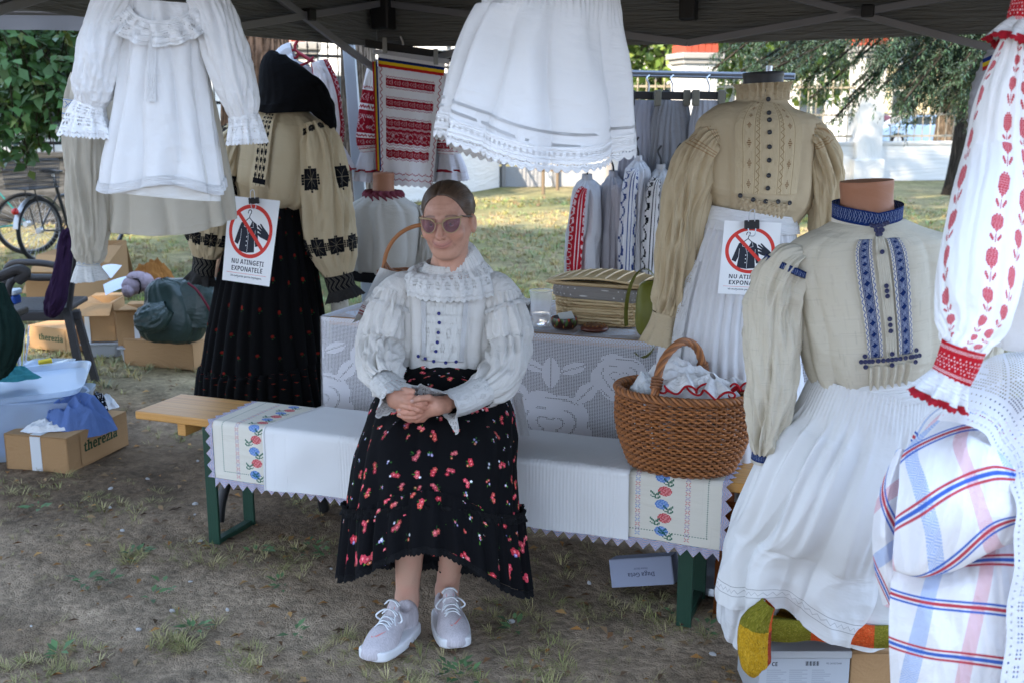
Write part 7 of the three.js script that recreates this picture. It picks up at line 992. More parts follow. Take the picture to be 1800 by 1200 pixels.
  const d = 3.3, bl = seen(d, [[789, 466, 42, 0.07], [789, 482, 70, 0.085], [788, 506, 96, 0.105], [787, 550, 92, 0.13], [785, 600, 86, 0.14], [784, 632, 86, 0.138], [785, 650, 76, 0.112]]);
  const blouse = part('blouse', loft(bl, { nu: 260, nv: 110, fold: (q, s) => calm(q, 0.55) * (0.012 * pleat(15, 1.4, 0.5)(q, s) * sstep(0.2, 0.5, s)) + 0.003 * wrinkle(q, s, 2, 5) * sstep(0.25, 0.5, s) + 0.006 * Math.sin(26 * q) * sstep(0.82, 1, s) }), bm, t);
  const tAt = (py) => { const y = P(787, py, d).y; let k = 1; while (k < bl.length - 1 && bl[k][1] > y) k++; return (k - 1 + (y - bl[k - 1][1]) / (bl[k][1] - bl[k - 1][1])) / 6; };
  part('bib', loft(bl, { nu: 40, nv: 60, from: 0.432, to: 0.560, fold: (q, s) => (s < tAt(515) || s > tAt(618) ? -0.02 : 0.005) }), cloth([0.64, 0.63, 0.60], { alphaMap: tiled(eyeletA, 2, 4), alphaTest: 0.5 }), blouse);
  for (const u of [0.438, 0.555]) part('lace_strip', loft(bl, { nu: 4, nv: 60, from: u - 0.007, to: u + 0.007, fold: (q, s) => (s < tAt(515) || s > tAt(618) ? -0.02 : 0.0075 + 0.001 * Math.sin(s * 300)) }), cloth([0.66, 0.66, 0.66]), blouse);
  const bb = std([0.015, 0.02, 0.16], { roughness: 0.25 });
  for (const [px, py] of [[778, 539], [779, 553], [778, 569], [777, 584], [775, 600], [744, 610], [757, 612], [772, 615], [792, 616], [809, 614]]) { const u = 0.5 + (px - 788) / 88 / TAU * 1.0; button(bl, u, tAt(py), 0.0085, bb, t, 0.72); }
  // standing band and falling frill of the collar
  part('collar_band', loft(seen(3.25, [[789, 460, 41, 0.066], [789, 476, 46, 0.073]]), { nu: 80, nv: 8, fold: (q, s) => 0.002 * Math.sin(30 * q), drop: (q) => 0.007 * -Math.cos(q) }), bm, blouse);
  part('collar_frill', loft(seen(3.27, [[788, 464, 46, 0.076], [789, 466, 62, 0.100], [790, 480, 76, 0.130], [791, 507, 82, 0.150]]), { nu: 320, nv: 26, fold: (q, s) => 0.0075 * s * Math.sin(15 * q + 1.5 * N(Math.cos(q) * 2, Math.sin(q) * 2)) * (0.9 + 0.4 * N(Math.cos(q) * 3, Math.sin(q) * 3, 4)) + 0.002 * Math.sin(50 * q) * (1 - s), drop: (q, s) => 0.006 * s ** 4 * Math.abs(Math.sin(24 * q)) + 0.013 * -Math.cos(q) - 0.006 * s * Math.sin(q) }), ey, blouse);
  // sleeves
  for (const [side, top, puff, cuff, fr, ph] of [
    ['L', [[738, 494, 16, 0.04, 3.29], [708, 506, 30, 0.065, 3.28], [688, 530, 36, 0.075, 3.27]], [[693, 512, 31, 0.068, 3.27], [679, 564, 40, 0.085, 3.25], [668, 612, 39, 0.09, 3.22], [671, 650, 35, 0.08, 3.14], [680, 676, 27, 0.055, 3.07]], [[679, 674, 25, 0.052, 3.075], [694, 690, 23, 0.045, 3.0]], [[690, 686, 22, 0.044, 3.0], [695, 694, 29, 0.055, 2.985], [700, 703, 42, 0.075, 2.975]], 0.4],
    ['R', [[842, 494, 16, 0.04, 3.29], [868, 506, 30, 0.065, 3.28], [886, 532, 36, 0.075, 3.27]], [[881, 514, 31, 0.068, 3.27], [890, 568, 37, 0.085, 3.25], [894, 616, 36, 0.09, 3.22], [877, 662, 34, 0.08, 3.12], [842, 690, 27, 0.055, 3.05]], [[848, 686, 26, 0.055, 3.055], [815, 702, 25, 0.05, 3.01], [786, 711, 24, 0.046, 2.975]], [[789, 710, 24, 0.046, 2.975], [781, 714, 32, 0.06, 2.965], [771, 720, 46, 0.085, 2.95]], 2.0]]) {
    part('shoulder', loft(seen(d, top), { nu: 70, nv: 30, fold: (q, s) => 0.003 * wrinkle(q, s, 2, 4, ph) }), bm, blouse);
    part('sleeve', loft(seen(d, puff), { nu: 150, nv: 110, fold: sleeveFold(ph, 0.0125, 7) }), bm, blouse);
    const e = seen(d, [top[2]])[0]; part('shoulder_frill', frill(seen(d, [[top[2][0] - (side === 'L' ? -2 : 2), top[2][1] - 6, 37, 0.078, 3.27], [top[2][0], top[2][1] + 2, 39, 0.084, 3.27], [top[2][0] + (side === 'L' ? -3 : 3), top[2][1] + 12, 43, 0.09, 3.265]]), 11, 0.006, 0.004, ph), ey, blouse);
    part('cuff', loft(seen(d, cuff), { nu: 60, nv: 40, fold: (q, s) => 0.0022 * wrinkle(q, s, 3, 7, ph) + 0.0012 * Math.sin(40 * q) }), cloth([0.66, 0.65, 0.63], { bumpMap: tiled(eyeletA, 4, 2), bumpScale: 0.003 }), blouse);
    part('cuff_frill', frill(seen(d, fr), side === 'L' ? 4 : 4, 0.014, 0.005, ph + 1), ey, blouse);
  }
  // ---- skirt: a bent tube from waist over the lap to the hem
  const sk = [[-0.205, 0.735, -3.30, 0.135, 0.105], [-0.208, 0.69, -3.285, 0.155, 0.125], [-0.212, 0.61, -3.20, 0.215, 0.15], [-0.216, 0.555, -3.07, 0.232, 0.118], [-0.220, 0.505, -2.96, 0.236, 0.108], [-0.222, 0.415, -2.895, 0.243, 0.118], [-0.222, 0.31, -2.875, 0.252, 0.135], [-0.220, 0.215, -2.865, 0.262, 0.148]];
  const lift = (q, s) => sstep(0.55, 1, s) * (0.150 * Math.exp(-(((q - Math.PI) / 0.75) ** 2)) + 0.025 * Math.sin(q) + 0.005 * Math.abs(Math.sin(q)));
  const skFold = (q, s) => 0.012 * pleat(17, 0.6, 0.7)(q, s) * (0.25 + 0.9 * sstep(0.4, 0.9, s)) + 0.006 * wrinkle(q, s, 2, 5, 3) * sstep(0.05, 0.3, s) + 0.026 * (Math.exp(-(((q - Math.PI - 0.55) / 0.33) ** 2 + ((s - 0.60) / 0.10) ** 2)) + Math.exp(-(((q - Math.PI + 0.5) / 0.33) ** 2 + ((s - 0.60) / 0.10) ** 2)));
  const fm = printed(tiled(floralT, 2.9, 1.7), { roughness: 0.9, bump: 0.0008, sheen: 0.03 });
  const skirt = part('skirt', loft(sk, { nu: 280, nv: 150, front: [0, 0.6, 0.8], fold: skFold, drop: (q, s) => -lift(q, s) }), fm, t);
  part('waistband', loft([[-0.205, 0.752, -3.30, 0.134, 0.108], [-0.205, 0.735, -3.30, 0.137, 0.110], [-0.206, 0.718, -3.298, 0.141, 0.114]], { nu: 90, nv: 6, fold: (q) => 0.0015 * Math.sin(q * 40) }), M.black, skirt);
  const low = sk.slice(5).map((r) => r.slice());
  const tier = [[-0.222, 0.400, -2.893, 0.249, 0.124], [-0.222, 0.385, -2.892, 0.254, 0.128], [-0.222, 0.30, -2.875, 0.261, 0.146], [-0.220, 0.195, -2.862, 0.271, 0.164]];
  const sAt = (s) => 0.72 + 0.28 * s;
  part('ruffle', loft(tier, { nu: 420, nv: 60, front: [0, 0.3, 0.95], us: 1, vs: 1, fold: (q, s) => 0.012 * pleat(17, 0.6, 0.7)(q, sAt(s)) * 1.1 + 0.010 * s * Math.sin(30 * q + 3 * N(Math.cos(q) * 3, Math.sin(q) * 3)) + 0.004 * Math.sin(60 * q) * (1 - s), drop: (q, s) => -lift(q, sAt(s)) }), printed(tiled(floralT, 3.1, 0.42), { roughness: 0.9, bump: 0.0008, sheen: 0.03 }), skirt);
  part('ruffle_heading', loft([[-0.222, 0.415, -2.893, 0.251, 0.126], [-0.222, 0.398, -2.893, 0.251, 0.126], [-0.222, 0.382, -2.892, 0.255, 0.129]], { nu: 420, nv: 8, front: [0, 0.3, 0.95], fold: (q, s) => 0.012 * pleat(17, 0.6, 0.7)(q, 0.73) + 0.006 + 0.006 * Math.abs(s - 0.5) * 2 * Math.sin(75 * q + 2 * N(q * 9)), drop: (q, s) => -lift(q, 0.73) }), M.black, skirt);
  part('hem_lace', loft([[-0.220, 0.200, -2.862, 0.270, 0.163], [-0.220, 0.182, -2.860, 0.273, 0.166]], { nu: 600, nv: 6, front: [0, 0.3, 0.95], fold: (q) => 0.0132 * pleat(17, 0.6, 0.7)(q, 1) + 0.010 * Math.sin(30 * q + 3 * N(Math.cos(q) * 3, Math.sin(q) * 3)), drop: (q, s) => -lift(q, 1) + 0.005 * s * Math.abs(Math.sin(75 * q)) }), M.black, skirt);
  part('apron_edge', surf(10, 30, (u, v) => { const q = P(lerp(914, 931, u) - 14 * (1 - v), lerp(690, 765, v), lerp(3.36, 3.28, v) - 0.02 * u); return [q.x, q.y, q.z]; }), M.white, t);
  // ---- white trainers
  const mesh = std([0.60, 0.55, 0.57], { bumpMap: weaveT, bumpScale: 0.0016, roughness: 0.85, map: tiled(grainPale, 2, 2) }), soleM = std([0.72, 0.72, 0.73], { roughness: 0.5 }), lace = std([0.76, 0.78, 0.80], { roughness: 0.8 }), coral = std([0.62, 0.22, 0.20], { roughness: 0.5 });
  const shoeF = (x, y, z) => { let s = ell(x, y, z, 0, 0.022, 0.075, 0.041, 0.040, 0.062); s = smin(s, cap(x, y, z, [0, 0.040, 0.05], [0, 0.066, -0.025], 0.035, 0.033), 0.03); s = smin(s, ell(x, y, z, 0, 0.045, -0.065, 0.034, 0.052, 0.042), 0.02); s = smin(s, cap(x, y, z, [0, 0.075, 0.008], [0, 0.112, -0.012], 0.020, 0.017), 0.012); s = smax(s, -cap(x, y, z, [0, 0.10, -0.036], [0, 0.16, -0.05], 0.031, 0.040), 0.006); return smax(s, 0.012 - y, 0.005); };
  const soleF = (x, y, z) => { const w = 0.036 + 0.009 * Math.sin((z + 0.11) / 0.25 * 4.2 - 0.6), px = Math.max(Math.abs(x) - w + 0.02, 0); const pz = z > 0.1 ? z - 0.1 : z < -0.07 ? -0.07 - z : 0; const dxy = Math.hypot(px, pz) - 0.026; return smax(dxy, Math.abs(y - 0.014 - 0.008 * sstep(0.06, 0.14, z)) - 0.014, 0.006); };
  const shoeG = isoMesh(shoeF, [-0.06, 0, -0.12], [0.06, 0.15, 0.15], 0.004), soleG = isoMesh(soleF, [-0.07, -0.01, -0.12], [0.07, 0.05, 0.15], 0.004); { const p = shoeG.attributes.position; shoeG.setAttribute('uv', new THREE.Float32BufferAttribute(Array.from({ length: p.count }, (_, i) => [p.getX(i) * 14, p.getZ(i) * 14]).flat(), 2)); }
  const tick = new THREE.Shape(); tick.moveTo(-0.018, 0.004); tick.quadraticCurveTo(-0.020, -0.007, -0.008, -0.006); tick.lineTo(0.022, 0.006); tick.lineTo(-0.009, -0.001); tick.quadraticCurveTo(-0.016, -0.002, -0.018, 0.004);
  const shoe = (toe, heel, pitch) => {
    const g = new THREE.Group(); g.name = 'shoe'; t.add(g); const dir = toe.clone().sub(heel); g.position.copy(heel).addScaledVector(dir.clone().normalize(), 0.10); g.rotation.set(0, Math.atan2(dir.x, dir.z), 0); g.rotateX(pitch); g.scale.setScalar(1.08);
    part('upper', shoeG, mesh, g); part('sole', soleG, soleM, g);
    const crest = (z) => { for (let y = 0.16; y > 0.01; y -= 0.001) if (shoeF(0, y, z) < 0) return y; return 0.05; };
    for (let k = 0; k < 6; k++) { const z = 0.055 - k * 0.013, y = crest(z); for (const s of [-1, 1]) part('lace', wire([[-s * 0.021, y - 0.009, z - 0.005], [-s * 0.010, y + 0.003, z - 0.002], [s * 0.010, y + 0.0035, z + 0.003], [s * 0.021, y - 0.008, z + 0.005]], 0.0019, 14, 5), lace, g); }
    const z0 = -0.012, y0 = crest(z0) + 0.004; for (const s of [-1, 1]) { part('lace', wire([[0, y0, z0], [s * 0.022, y0 + 0.012, z0 + 0.018], [s * 0.040, y0 - 0.002, z0 + 0.034], [s * 0.026, y0 - 0.012, z0 + 0.030], [0, y0, z0 + 0.004]], 0.0026, 24, 5), lace, g); part('lace', wire([[0, y0, z0], [s * 0.016, y0 + 0.002, z0 + 0.03], [s * 0.030, y0 - 0.030, z0 + 0.055]], 0.0024, 16, 5), lace, g); }
    const ty = crest(0.088) + 0.0005; part('tick_mark', at(new THREE.ExtrudeGeometry(tick, { depth: 0.0015, bevelEnabled: false, curveSegments: 8 }), 0.006, ty - 0.0008, 0.088, -Math.PI / 2 + 0.55, 0, 0.5), coral, g);
    part('tongue_label', at(box(0.02, 0.010, 0.002, 0.001), 0, 0.105, 0.0085, -0.5), coral, g);
  };
  shoe(G(650, 1166), G(722, 1104), 0); shoe(G(806, 1158), G(783, 1080), 0);
}
// ---------- boxes, chair and bicycles at the left; towels at the right front ----------
// a carton from its near bottom corner and the ends of its two bottom edges
function carton(label, c0, cr, cl, h, { print = null, tape = true, open = 0, mat = M.card, name = 'cardboard_box', y0 = 0 } = {}) {
  const t = thing(name, label, 'box', [c0.x, y0, c0.z]), a = cr.clone().sub(c0).setY(0), b = cl.clone().sub(c0).setY(0), w = a.length(), dp = b.length(), an = Math.atan2(-a.z, a.x); t.rotation.y = an;
  const side = Math.sign(a.x * b.z - a.z * b.x) || -1, zc = side * dp / 2;
  const th = 0.006;
  part('side', [at(box(w, h, th, 0.002), w / 2, h / 2 + 0.004, side * th / 2), at(box(w, h, th, 0.002), w / 2, h / 2 + 0.004, side * (dp - th / 2)), at(box(th, h - 0.002, dp - 2 * th, 0.002), th / 2, h / 2 + 0.004, zc), at(box(th, h - 0.002, dp - 2 * th, 0.002), w - th / 2, h / 2 + 0.004, zc), at(box(w - 2 * th, th, dp - 2 * th, 0), w / 2, 0.008, zc)], mat, t);
  if (!open) for (const s of [0, 1]) part('flap', at(box(w, th, dp / 2 - 0.002, 0.002), w / 2, h + 0.006 + s * 0.0005, side * dp * (0.25 + 0.5 * s)), mat, t);
  else for (const [x, z, ry, L, len] of [[w / 2, 0, 0, w, dp * 0.42], [w / 2, side * dp, Math.PI, w, dp * 0.42], [0, zc, side > 0 ? Math.PI / 2 : Math.PI / 2, dp, w * 0.4], [w, zc, -Math.PI / 2, dp, w * 0.4]]) { const f = part('flap', box(L * 0.97, th, len, 0.002).translate(0, 0, (side > 0 ? -1 : 1) * -len / 2 * -1), mat, t); f.position.set(x, h + 0.006, z); f.rotation.order = 'YXZ'; f.rotation.y = ry; f.rotation.x = (rnd() - 0.3) * open; }
  if (print) part('printed_side', at(new THREE.PlaneGeometry(w * 0.66, w * 0.33), w * 0.52, h * 0.58, -side * 0.0035, 0, side > 0 ? Math.PI : 0, side * -0.0), std(0xffffff, { map: print, roughness: 0.9 }), t);
  if (tape) part('tape', [at(box(0.004, h * 0.98, 0.05, 0), -0.0005, h / 2 + 0.006, zc), at(box(w * 0.98, 0.002, 0.05, 0), w / 2, h + 0.0115, zc)], M.tape, t);
  return t;
}
const bump3 = (f, o = 3) => fbm(f[0], f[1], f[2] ?? 0, o);
// crumpled cloth heap
function heap(name, label, cat, p, [rx, ry, rz], sd, mat, { ridge = 0.02, flat = 0, turn = 0 } = {}) {
  const t = thing(name, label, cat, p, turn);
  part('cloth', surf(110, 56, (u, v) => { const a = u * TAU, r = v, k = fbm(Math.cos(a) * 1.4 * r + sd, Math.sin(a) * 1.4 * r, sd, 3), q = 1 - Math.abs(N(Math.cos(a) * 2.6 * r + sd, Math.sin(a) * 2.6 * r - sd, 2)) * 3.2, e = 1 + 0.3 * N(Math.cos(a) * 1.5 + sd, Math.sin(a) * 1.5) + 0.08 * N(Math.cos(a) * 6, Math.sin(a) * 6 + sd); return [Math.cos(a) * r * rx * e, Math.max(0.002, ry * (1 - r ** 2.6) * (0.85 + 0.8 * k) + ridge * q * (1 - 0.6 * r) * (1 - r ** 6)) - flat * r ** 4, Math.sin(a) * r * rz * e, u * 3, v]; }), mat, t); return t;
}
seed = 71;
{
  const h = 0.155, c0 = G(122, 835);
  carton('brown cardboard box with green blackletter print in the left foreground', c0, G(226, 782), G(10, 826), h, { print: theresT });
  const top = (px, py, y = h + 0.012) => G(px, py, y);
  heap('folded_shirt', 'white shirt lying on the front cardboard box', 'shirt', top(92, 752), [0.13, 0.035, 0.075], 3.3, M.white, { turn: 0.3 });
  heap('folded_jersey', 'blue jersey top heaped on the white shirt', 'shirt', top(128, 742, h + 0.02), [0.155, 0.10, 0.10], 5.7, cloth([0.105, 0.17, 0.37]), { turn: 0.5, ridge: 0.05, flat: 0.05 });
  heap('patterned_cloth', 'black and white patterned cloth behind the blue jersey', 'cloth', top(172, 722), [0.045, 0.075, 0.05], 8.1, printed(canvasTex(128, 128, (c, w, hh) => { fill(c, '#0b0c14', w, hh); c.fillStyle = '#e0e0e4'; for (let i = 0; i < 5; i++) for (let j = 0; j < 5; j++) c.fillRect(i * 26 + (j % 2) * 13, j * 26 + 8, 15, 7); })));
  heap('folded_cloth', 'small white cloth at the back of the front box', 'cloth', top(182, 716), [0.06, 0.06, 0.05], 9.4, M.white);
  // clear storage box with its lid at the left edge
  const p = G(40, 800), t = thing('storage_box', 'large clear plastic storage box with open lid at the left edge', 'storage box', [-2.17, 0, -4.68], 0.15), pm = new THREE.MeshPhysicalMaterial({ color: new THREE.Color().setRGB(0.62, 0.72, 0.84), transmission: 0.62, thickness: 0, roughness: 0.28 });
  const tray = (w, hh, dp, tap) => surf(120, 24, (u, v) => { const a = u * TAU, c = Math.sign(Math.cos(a)) * Math.abs(Math.cos(a)) ** 0.25, s = Math.sign(Math.sin(a)) * Math.abs(Math.sin(a)) ** 0.25; if (v < 0.25) { const k = v / 0.25 * tap; return [w / 2 * k * c, 0.004, dp / 2 * k * s]; } const q = (v - 0.25) / 0.75, k = lerp(tap, 1, q) + (q > 0.93 ? 0.03 : 0); return [w / 2 * k * c, hh * q + 0.004, dp / 2 * k * s]; });
  part('tub', tray(0.52, 0.27, 0.36, 0.86), pm, t); part('lid', at(tray(0.55, 0.03, 0.39, 0.95), -0.01, 0.31, 0.03, 0.12, 0.1, 0.05), pm, t); part('rim', at(new THREE.TorusGeometry(1, 0.014, 6, 60), 0, 0.275, 0, Math.PI / 2, 0, 0, [0.26, 0.18, 0.5]), pm, t);
  heap('folded_fabric', 'blue and white fabric inside the clear storage box', 'fabric', [-2.17, 0.02, -4.68], [0.2, 0.16, 0.13], 2.7, cloth([0.14, 0.2, 0.32]));
  heap('teal_towel', 'teal towel lying on the clear box lid', 'towel', P(12, 664, 4.62), [0.13, 0.05, 0.09], 4.4, cloth([0.03, 0.16, 0.18]));
  const tr = thing('plastic_tray', 'shallow clear tray with small packets behind the storage box', 'tray', P(88, 655, 4.95)); part('tray_wall', tray(0.2, 0.05, 0.14, 0.85), pm, tr); part('packet', at(box(0.06, 0.03, 0.03, 0.006), -0.02, 0.05, 0, 0.2, 0.5), std([0.5, 0.36, 0.03]), tr); part('packet', at(box(0.08, 0.012, 0.04, 0.004), 0.05, 0.05, 0.0, 0.1, -0.4, 0.3), std([0.6, 0.62, 0.62]), tr);
  // bundle of clear sticks
  const b0 = P(25, 640, 5.0), bs = thing('stick_bundle', 'bundle of clear and purple plastic sticks standing behind the tray', 'sticks', b0); for (let k = 0; k < 30; k++) { const x = rr(-0.05, 0.05), z = rr(-0.04, 0.04), col = pick([[0.6, 0.62, 0.66], [0.6, 0.62, 0.66], [0.55, 0.5, 0.1], [0.2, 0.12, 0.4]]); part('stick', rod([x * 0.7, -0.03, z * 0.7], [x * 1.3, rr(0.12, 0.2), z * 1.3], 0.003, 6), std(col, { roughness: 0.2 }), bs); }
  const stb = thing('support_box', 'low box under the tray and sticks at the left', 'box', [b0.x, 0, b0.z - 0.05]); part('box_body', at(box(0.34, b0.y - 0.03, 0.24, 0.01), 0.05, (b0.y - 0.03) / 2, 0), pm, stb); part('lid', at(box(0.36, 0.02, 0.26, 0.008), 0.05, b0.y - 0.032, 0), pm, stb);
}
// cartons and bins at the back left
{
  const bin = (label, px0, px1, py, h, d) => { const a = G(px0, py), b = G(px1, py), t = thing('storage_bin', label, 'storage bin', [(a.x + b.x) / 2, 0, a.z - 0.16], 0.1), w = b.x - a.x, m = new THREE.MeshPhysicalMaterial({ color: new THREE.Color().setRGB(0.62, 0.64, 0.68), transmission: 0.5, thickness: 0, roughness: 0.35 });
    part('tub', surf(100, 20, (u, v) => { const q = u * TAU, c = Math.sign(Math.cos(q)) * Math.abs(Math.cos(q)) ** 0.25, s = Math.sign(Math.sin(q)) * Math.abs(Math.sin(q)) ** 0.25, k = lerp(0.85, 1, v) + (v > 0.9 ? 0.04 : 0); return [w / 2 * k * c, h * v + 0.003, 0.15 * k * s]; }), m, t); part('lid', at(box(w * 1.06, 0.014, 0.32, 0.006), 0, h + 0.006, 0), m, t); part('contents', at(box(w * 0.78, h * 0.8, 0.24, 0.02), 0, h * 0.42, 0), std([0.30, 0.28, 0.26]), t); return { x: (a.x + b.x) / 2, z: a.z, w, h }; };
  const b1 = bin('clear plastic bin under the tall carton left of the skirt', 140, 206, 630, 0.085), b2 = bin('grey plastic bin under the carton with the pink bag', 205, 270, 642, 0.10);
  const on = (b, w, dp) => [V(b.x - w / 2, 0, b.z - 0.01), V(b.x + w / 2, 0, b.z - 0.03), V(b.x - w / 2 - 0.02, 0, b.z - dp)];
  const cart = (label, b, w, dp, h, o) => { const [c0, cr, cl] = on(b, w, dp); return carton(label, c0, cr, cl, h, { y0: b.h + 0.016, tape: false, ...o }); };
  cart('tall open carton stacked on the clear bin', b1, 0.21, 0.28, 0.24, { open: 1.1 }); cart('open carton with a paper sheet and pink bag on top', b2, 0.20, 0.26, 0.205, { open: 0.9 });
  for (const [b, x] of [[b1, -0.06], [b2, 0.02]]) { const tp = part('packing_tape', at(box(0.03, 0.19, 0.002, 0), b.x + x, b.h + 0.11, b.z - 0.0125, 0, 0.07), M.tape, scene); tag(tp, x < 0 ? 'strip of pale tape on the tall open carton' : 'strip of pale tape on the carton with the pink bag', 'tape'); }
  carton('closed carton under the green tarpaulin bag', G(275, 642), G(340, 650), G(268, 610), 0.16, { tape: false }); const g1 = G(340, 650), g2 = G(372, 628);
  carton('low carton at the foot of the black skirt', G(341, 652), G(372, 640), G(338, 622), 0.155, { tape: false });
  carton('pale brown carton with green print behind the chair legs', G(52, 612), G(128, 622), G(50, 570), 0.145, { print: theresT, tape: false });
  carton('carton with raised flaps behind the dark chair', G(48, 548), G(128, 548), G(40, 520), 0.26, { open: 1.4, tape: false });
  carton('carton with tilted flaps below the bicycle wheel', G(70, 520), G(150, 520), G(66, 490), 0.34, { open: 1.7, tape: false });
  // soft things on the cartons
  const pk = P(243, 504, 6.35), pb = thing('toiletry_bag', 'dusty pink quilted bag on the open carton', 'bag', pk, 0.3), pm = cloth([0.30, 0.235, 0.255]); pb.scale.set(1.05, 0.9, 1.05);
  part('body', [[-0.03, 0.0, 0, 0.06, 0.06], [0.035, 0.02, 0.01, 0.05, 0.06], [-0.005, 0.055, -0.01, 0.055, 0.035], [0.06, -0.03, 0.02, 0.035, 0.04], [-0.055, -0.03, 0.02, 0.035, 0.045]].map(([x, y, z, rx, ry], i) => at(surf(50, 30, (u, v) => { const q = u * TAU, b = v * Math.PI, k = 1 + 0.10 * wrinkle(q, v, 1.5, 2, i); return [rx * k * Math.sin(b) * Math.cos(q), ry * k * Math.cos(b), 0.05 * k * Math.sin(b) * Math.sin(q)]; }), x, y + 0.01, z)), pm, pb); part('zip', wire([[-0.03, 0.06, 0.03], [0.005, 0.052, 0.052], [0.012, 0.0, 0.064], [0.0, -0.04, 0.05]], 0.004, 24), M.black, pb); part('strap', wire([[0.07, 0.02, 0.02], [0.11, 0.05, 0.03], [0.14, 0.03, 0.0], [0.13, -0.03, 0.0]], 0.008, 30), pm, pb);
  heap('brown_scarf', 'rust brown ruffled scarf behind the pink bag', 'scarf', P(268, 490, 6.6), [0.12, 0.10, 0.08], 6.6, cloth([0.24, 0.10, 0.025]), { ridge: 0.04 });
  const sheet = part('paper_sheet', at(surf(10, 10, (u, v) => [0.17 * (u - 0.5), 0.012 * Math.sin(u * 3), 0.12 * (v - 0.5)]), ...P(208, 502, 6.35).toArray(), 0.45, 0.4, 0.12), std([0.62, 0.66, 0.72], { side: THREE.DoubleSide }), scene); tag(sheet, 'white paper sheet lying on the carton left of the pink bag', 'paper');
  const sheet2 = part('paper_sheet', at(surf(10, 10, (u, v) => [0.15 * (u - 0.5), 0.012 * Math.sin(u * 3), 0.12 * (v - 0.5)]), ...P(188, 478, 6.6).toArray(), 0.6, -0.3, 0.25), std([0.55, 0.56, 0.58], { side: THREE.DoubleSide }), scene); tag(sheet2, 'grey-white paper sheet in the carton below the blue-stitched cuff', 'paper');
  const bagM = std([0.016, 0.032, 0.027], { roughness: 0.38, bumpMap: tiled(crumpleT, 1, 1), bumpScale: 0.006 });
  const sack = (label, q, sd) => { const s = thing('shopping_bag', label, 'bag'); part('body', loft(seen(6.2, q), { nu: 120, nv: 70, sq: 0.8, fold: (a, tt) => 0.010 * wrinkle(a, tt, 1.6, 1.6, sd) + 0.014 * pleat(7, sd, 0.5)(a, tt) }), bagM, s); return s; };
  const s1 = sack('dark green crumpled tarpaulin bag lying on the cartons', [[282, 490, 8, 0.03], [286, 502, 34, 0.06], [300, 530, 54, 0.1], [302, 560, 60, 0.12], [300, 590, 52, 0.1], [300, 600, 34, 0.06]], 2); part('fold', loft(seen(6.08, [[296, 540, 12, 0.03], [276, 556, 26, 0.06], [252, 562, 24, 0.05], [238, 562, 12, 0.03]]), { nu: 60, nv: 40, front: [0, 0.5, 0.8], fold: (a, tt) => 0.012 * wrinkle(a, tt, 2, 3) }), bagM, s1);
  const s2 = sack('second dark green bag with maroon handle beside the skirt', [[352, 484, 10, 0.03], [352, 496, 34, 0.07], [350, 530, 44, 0.1], [350, 570, 44, 0.1]], 5); part('handle', wire([P(330, 498, 6.08), P(345, 510, 6.06), P(362, 535, 6.06), P(372, 552, 6.08)], 0.007, 30), cloth([0.12, 0.02, 0.03]), s2);
}
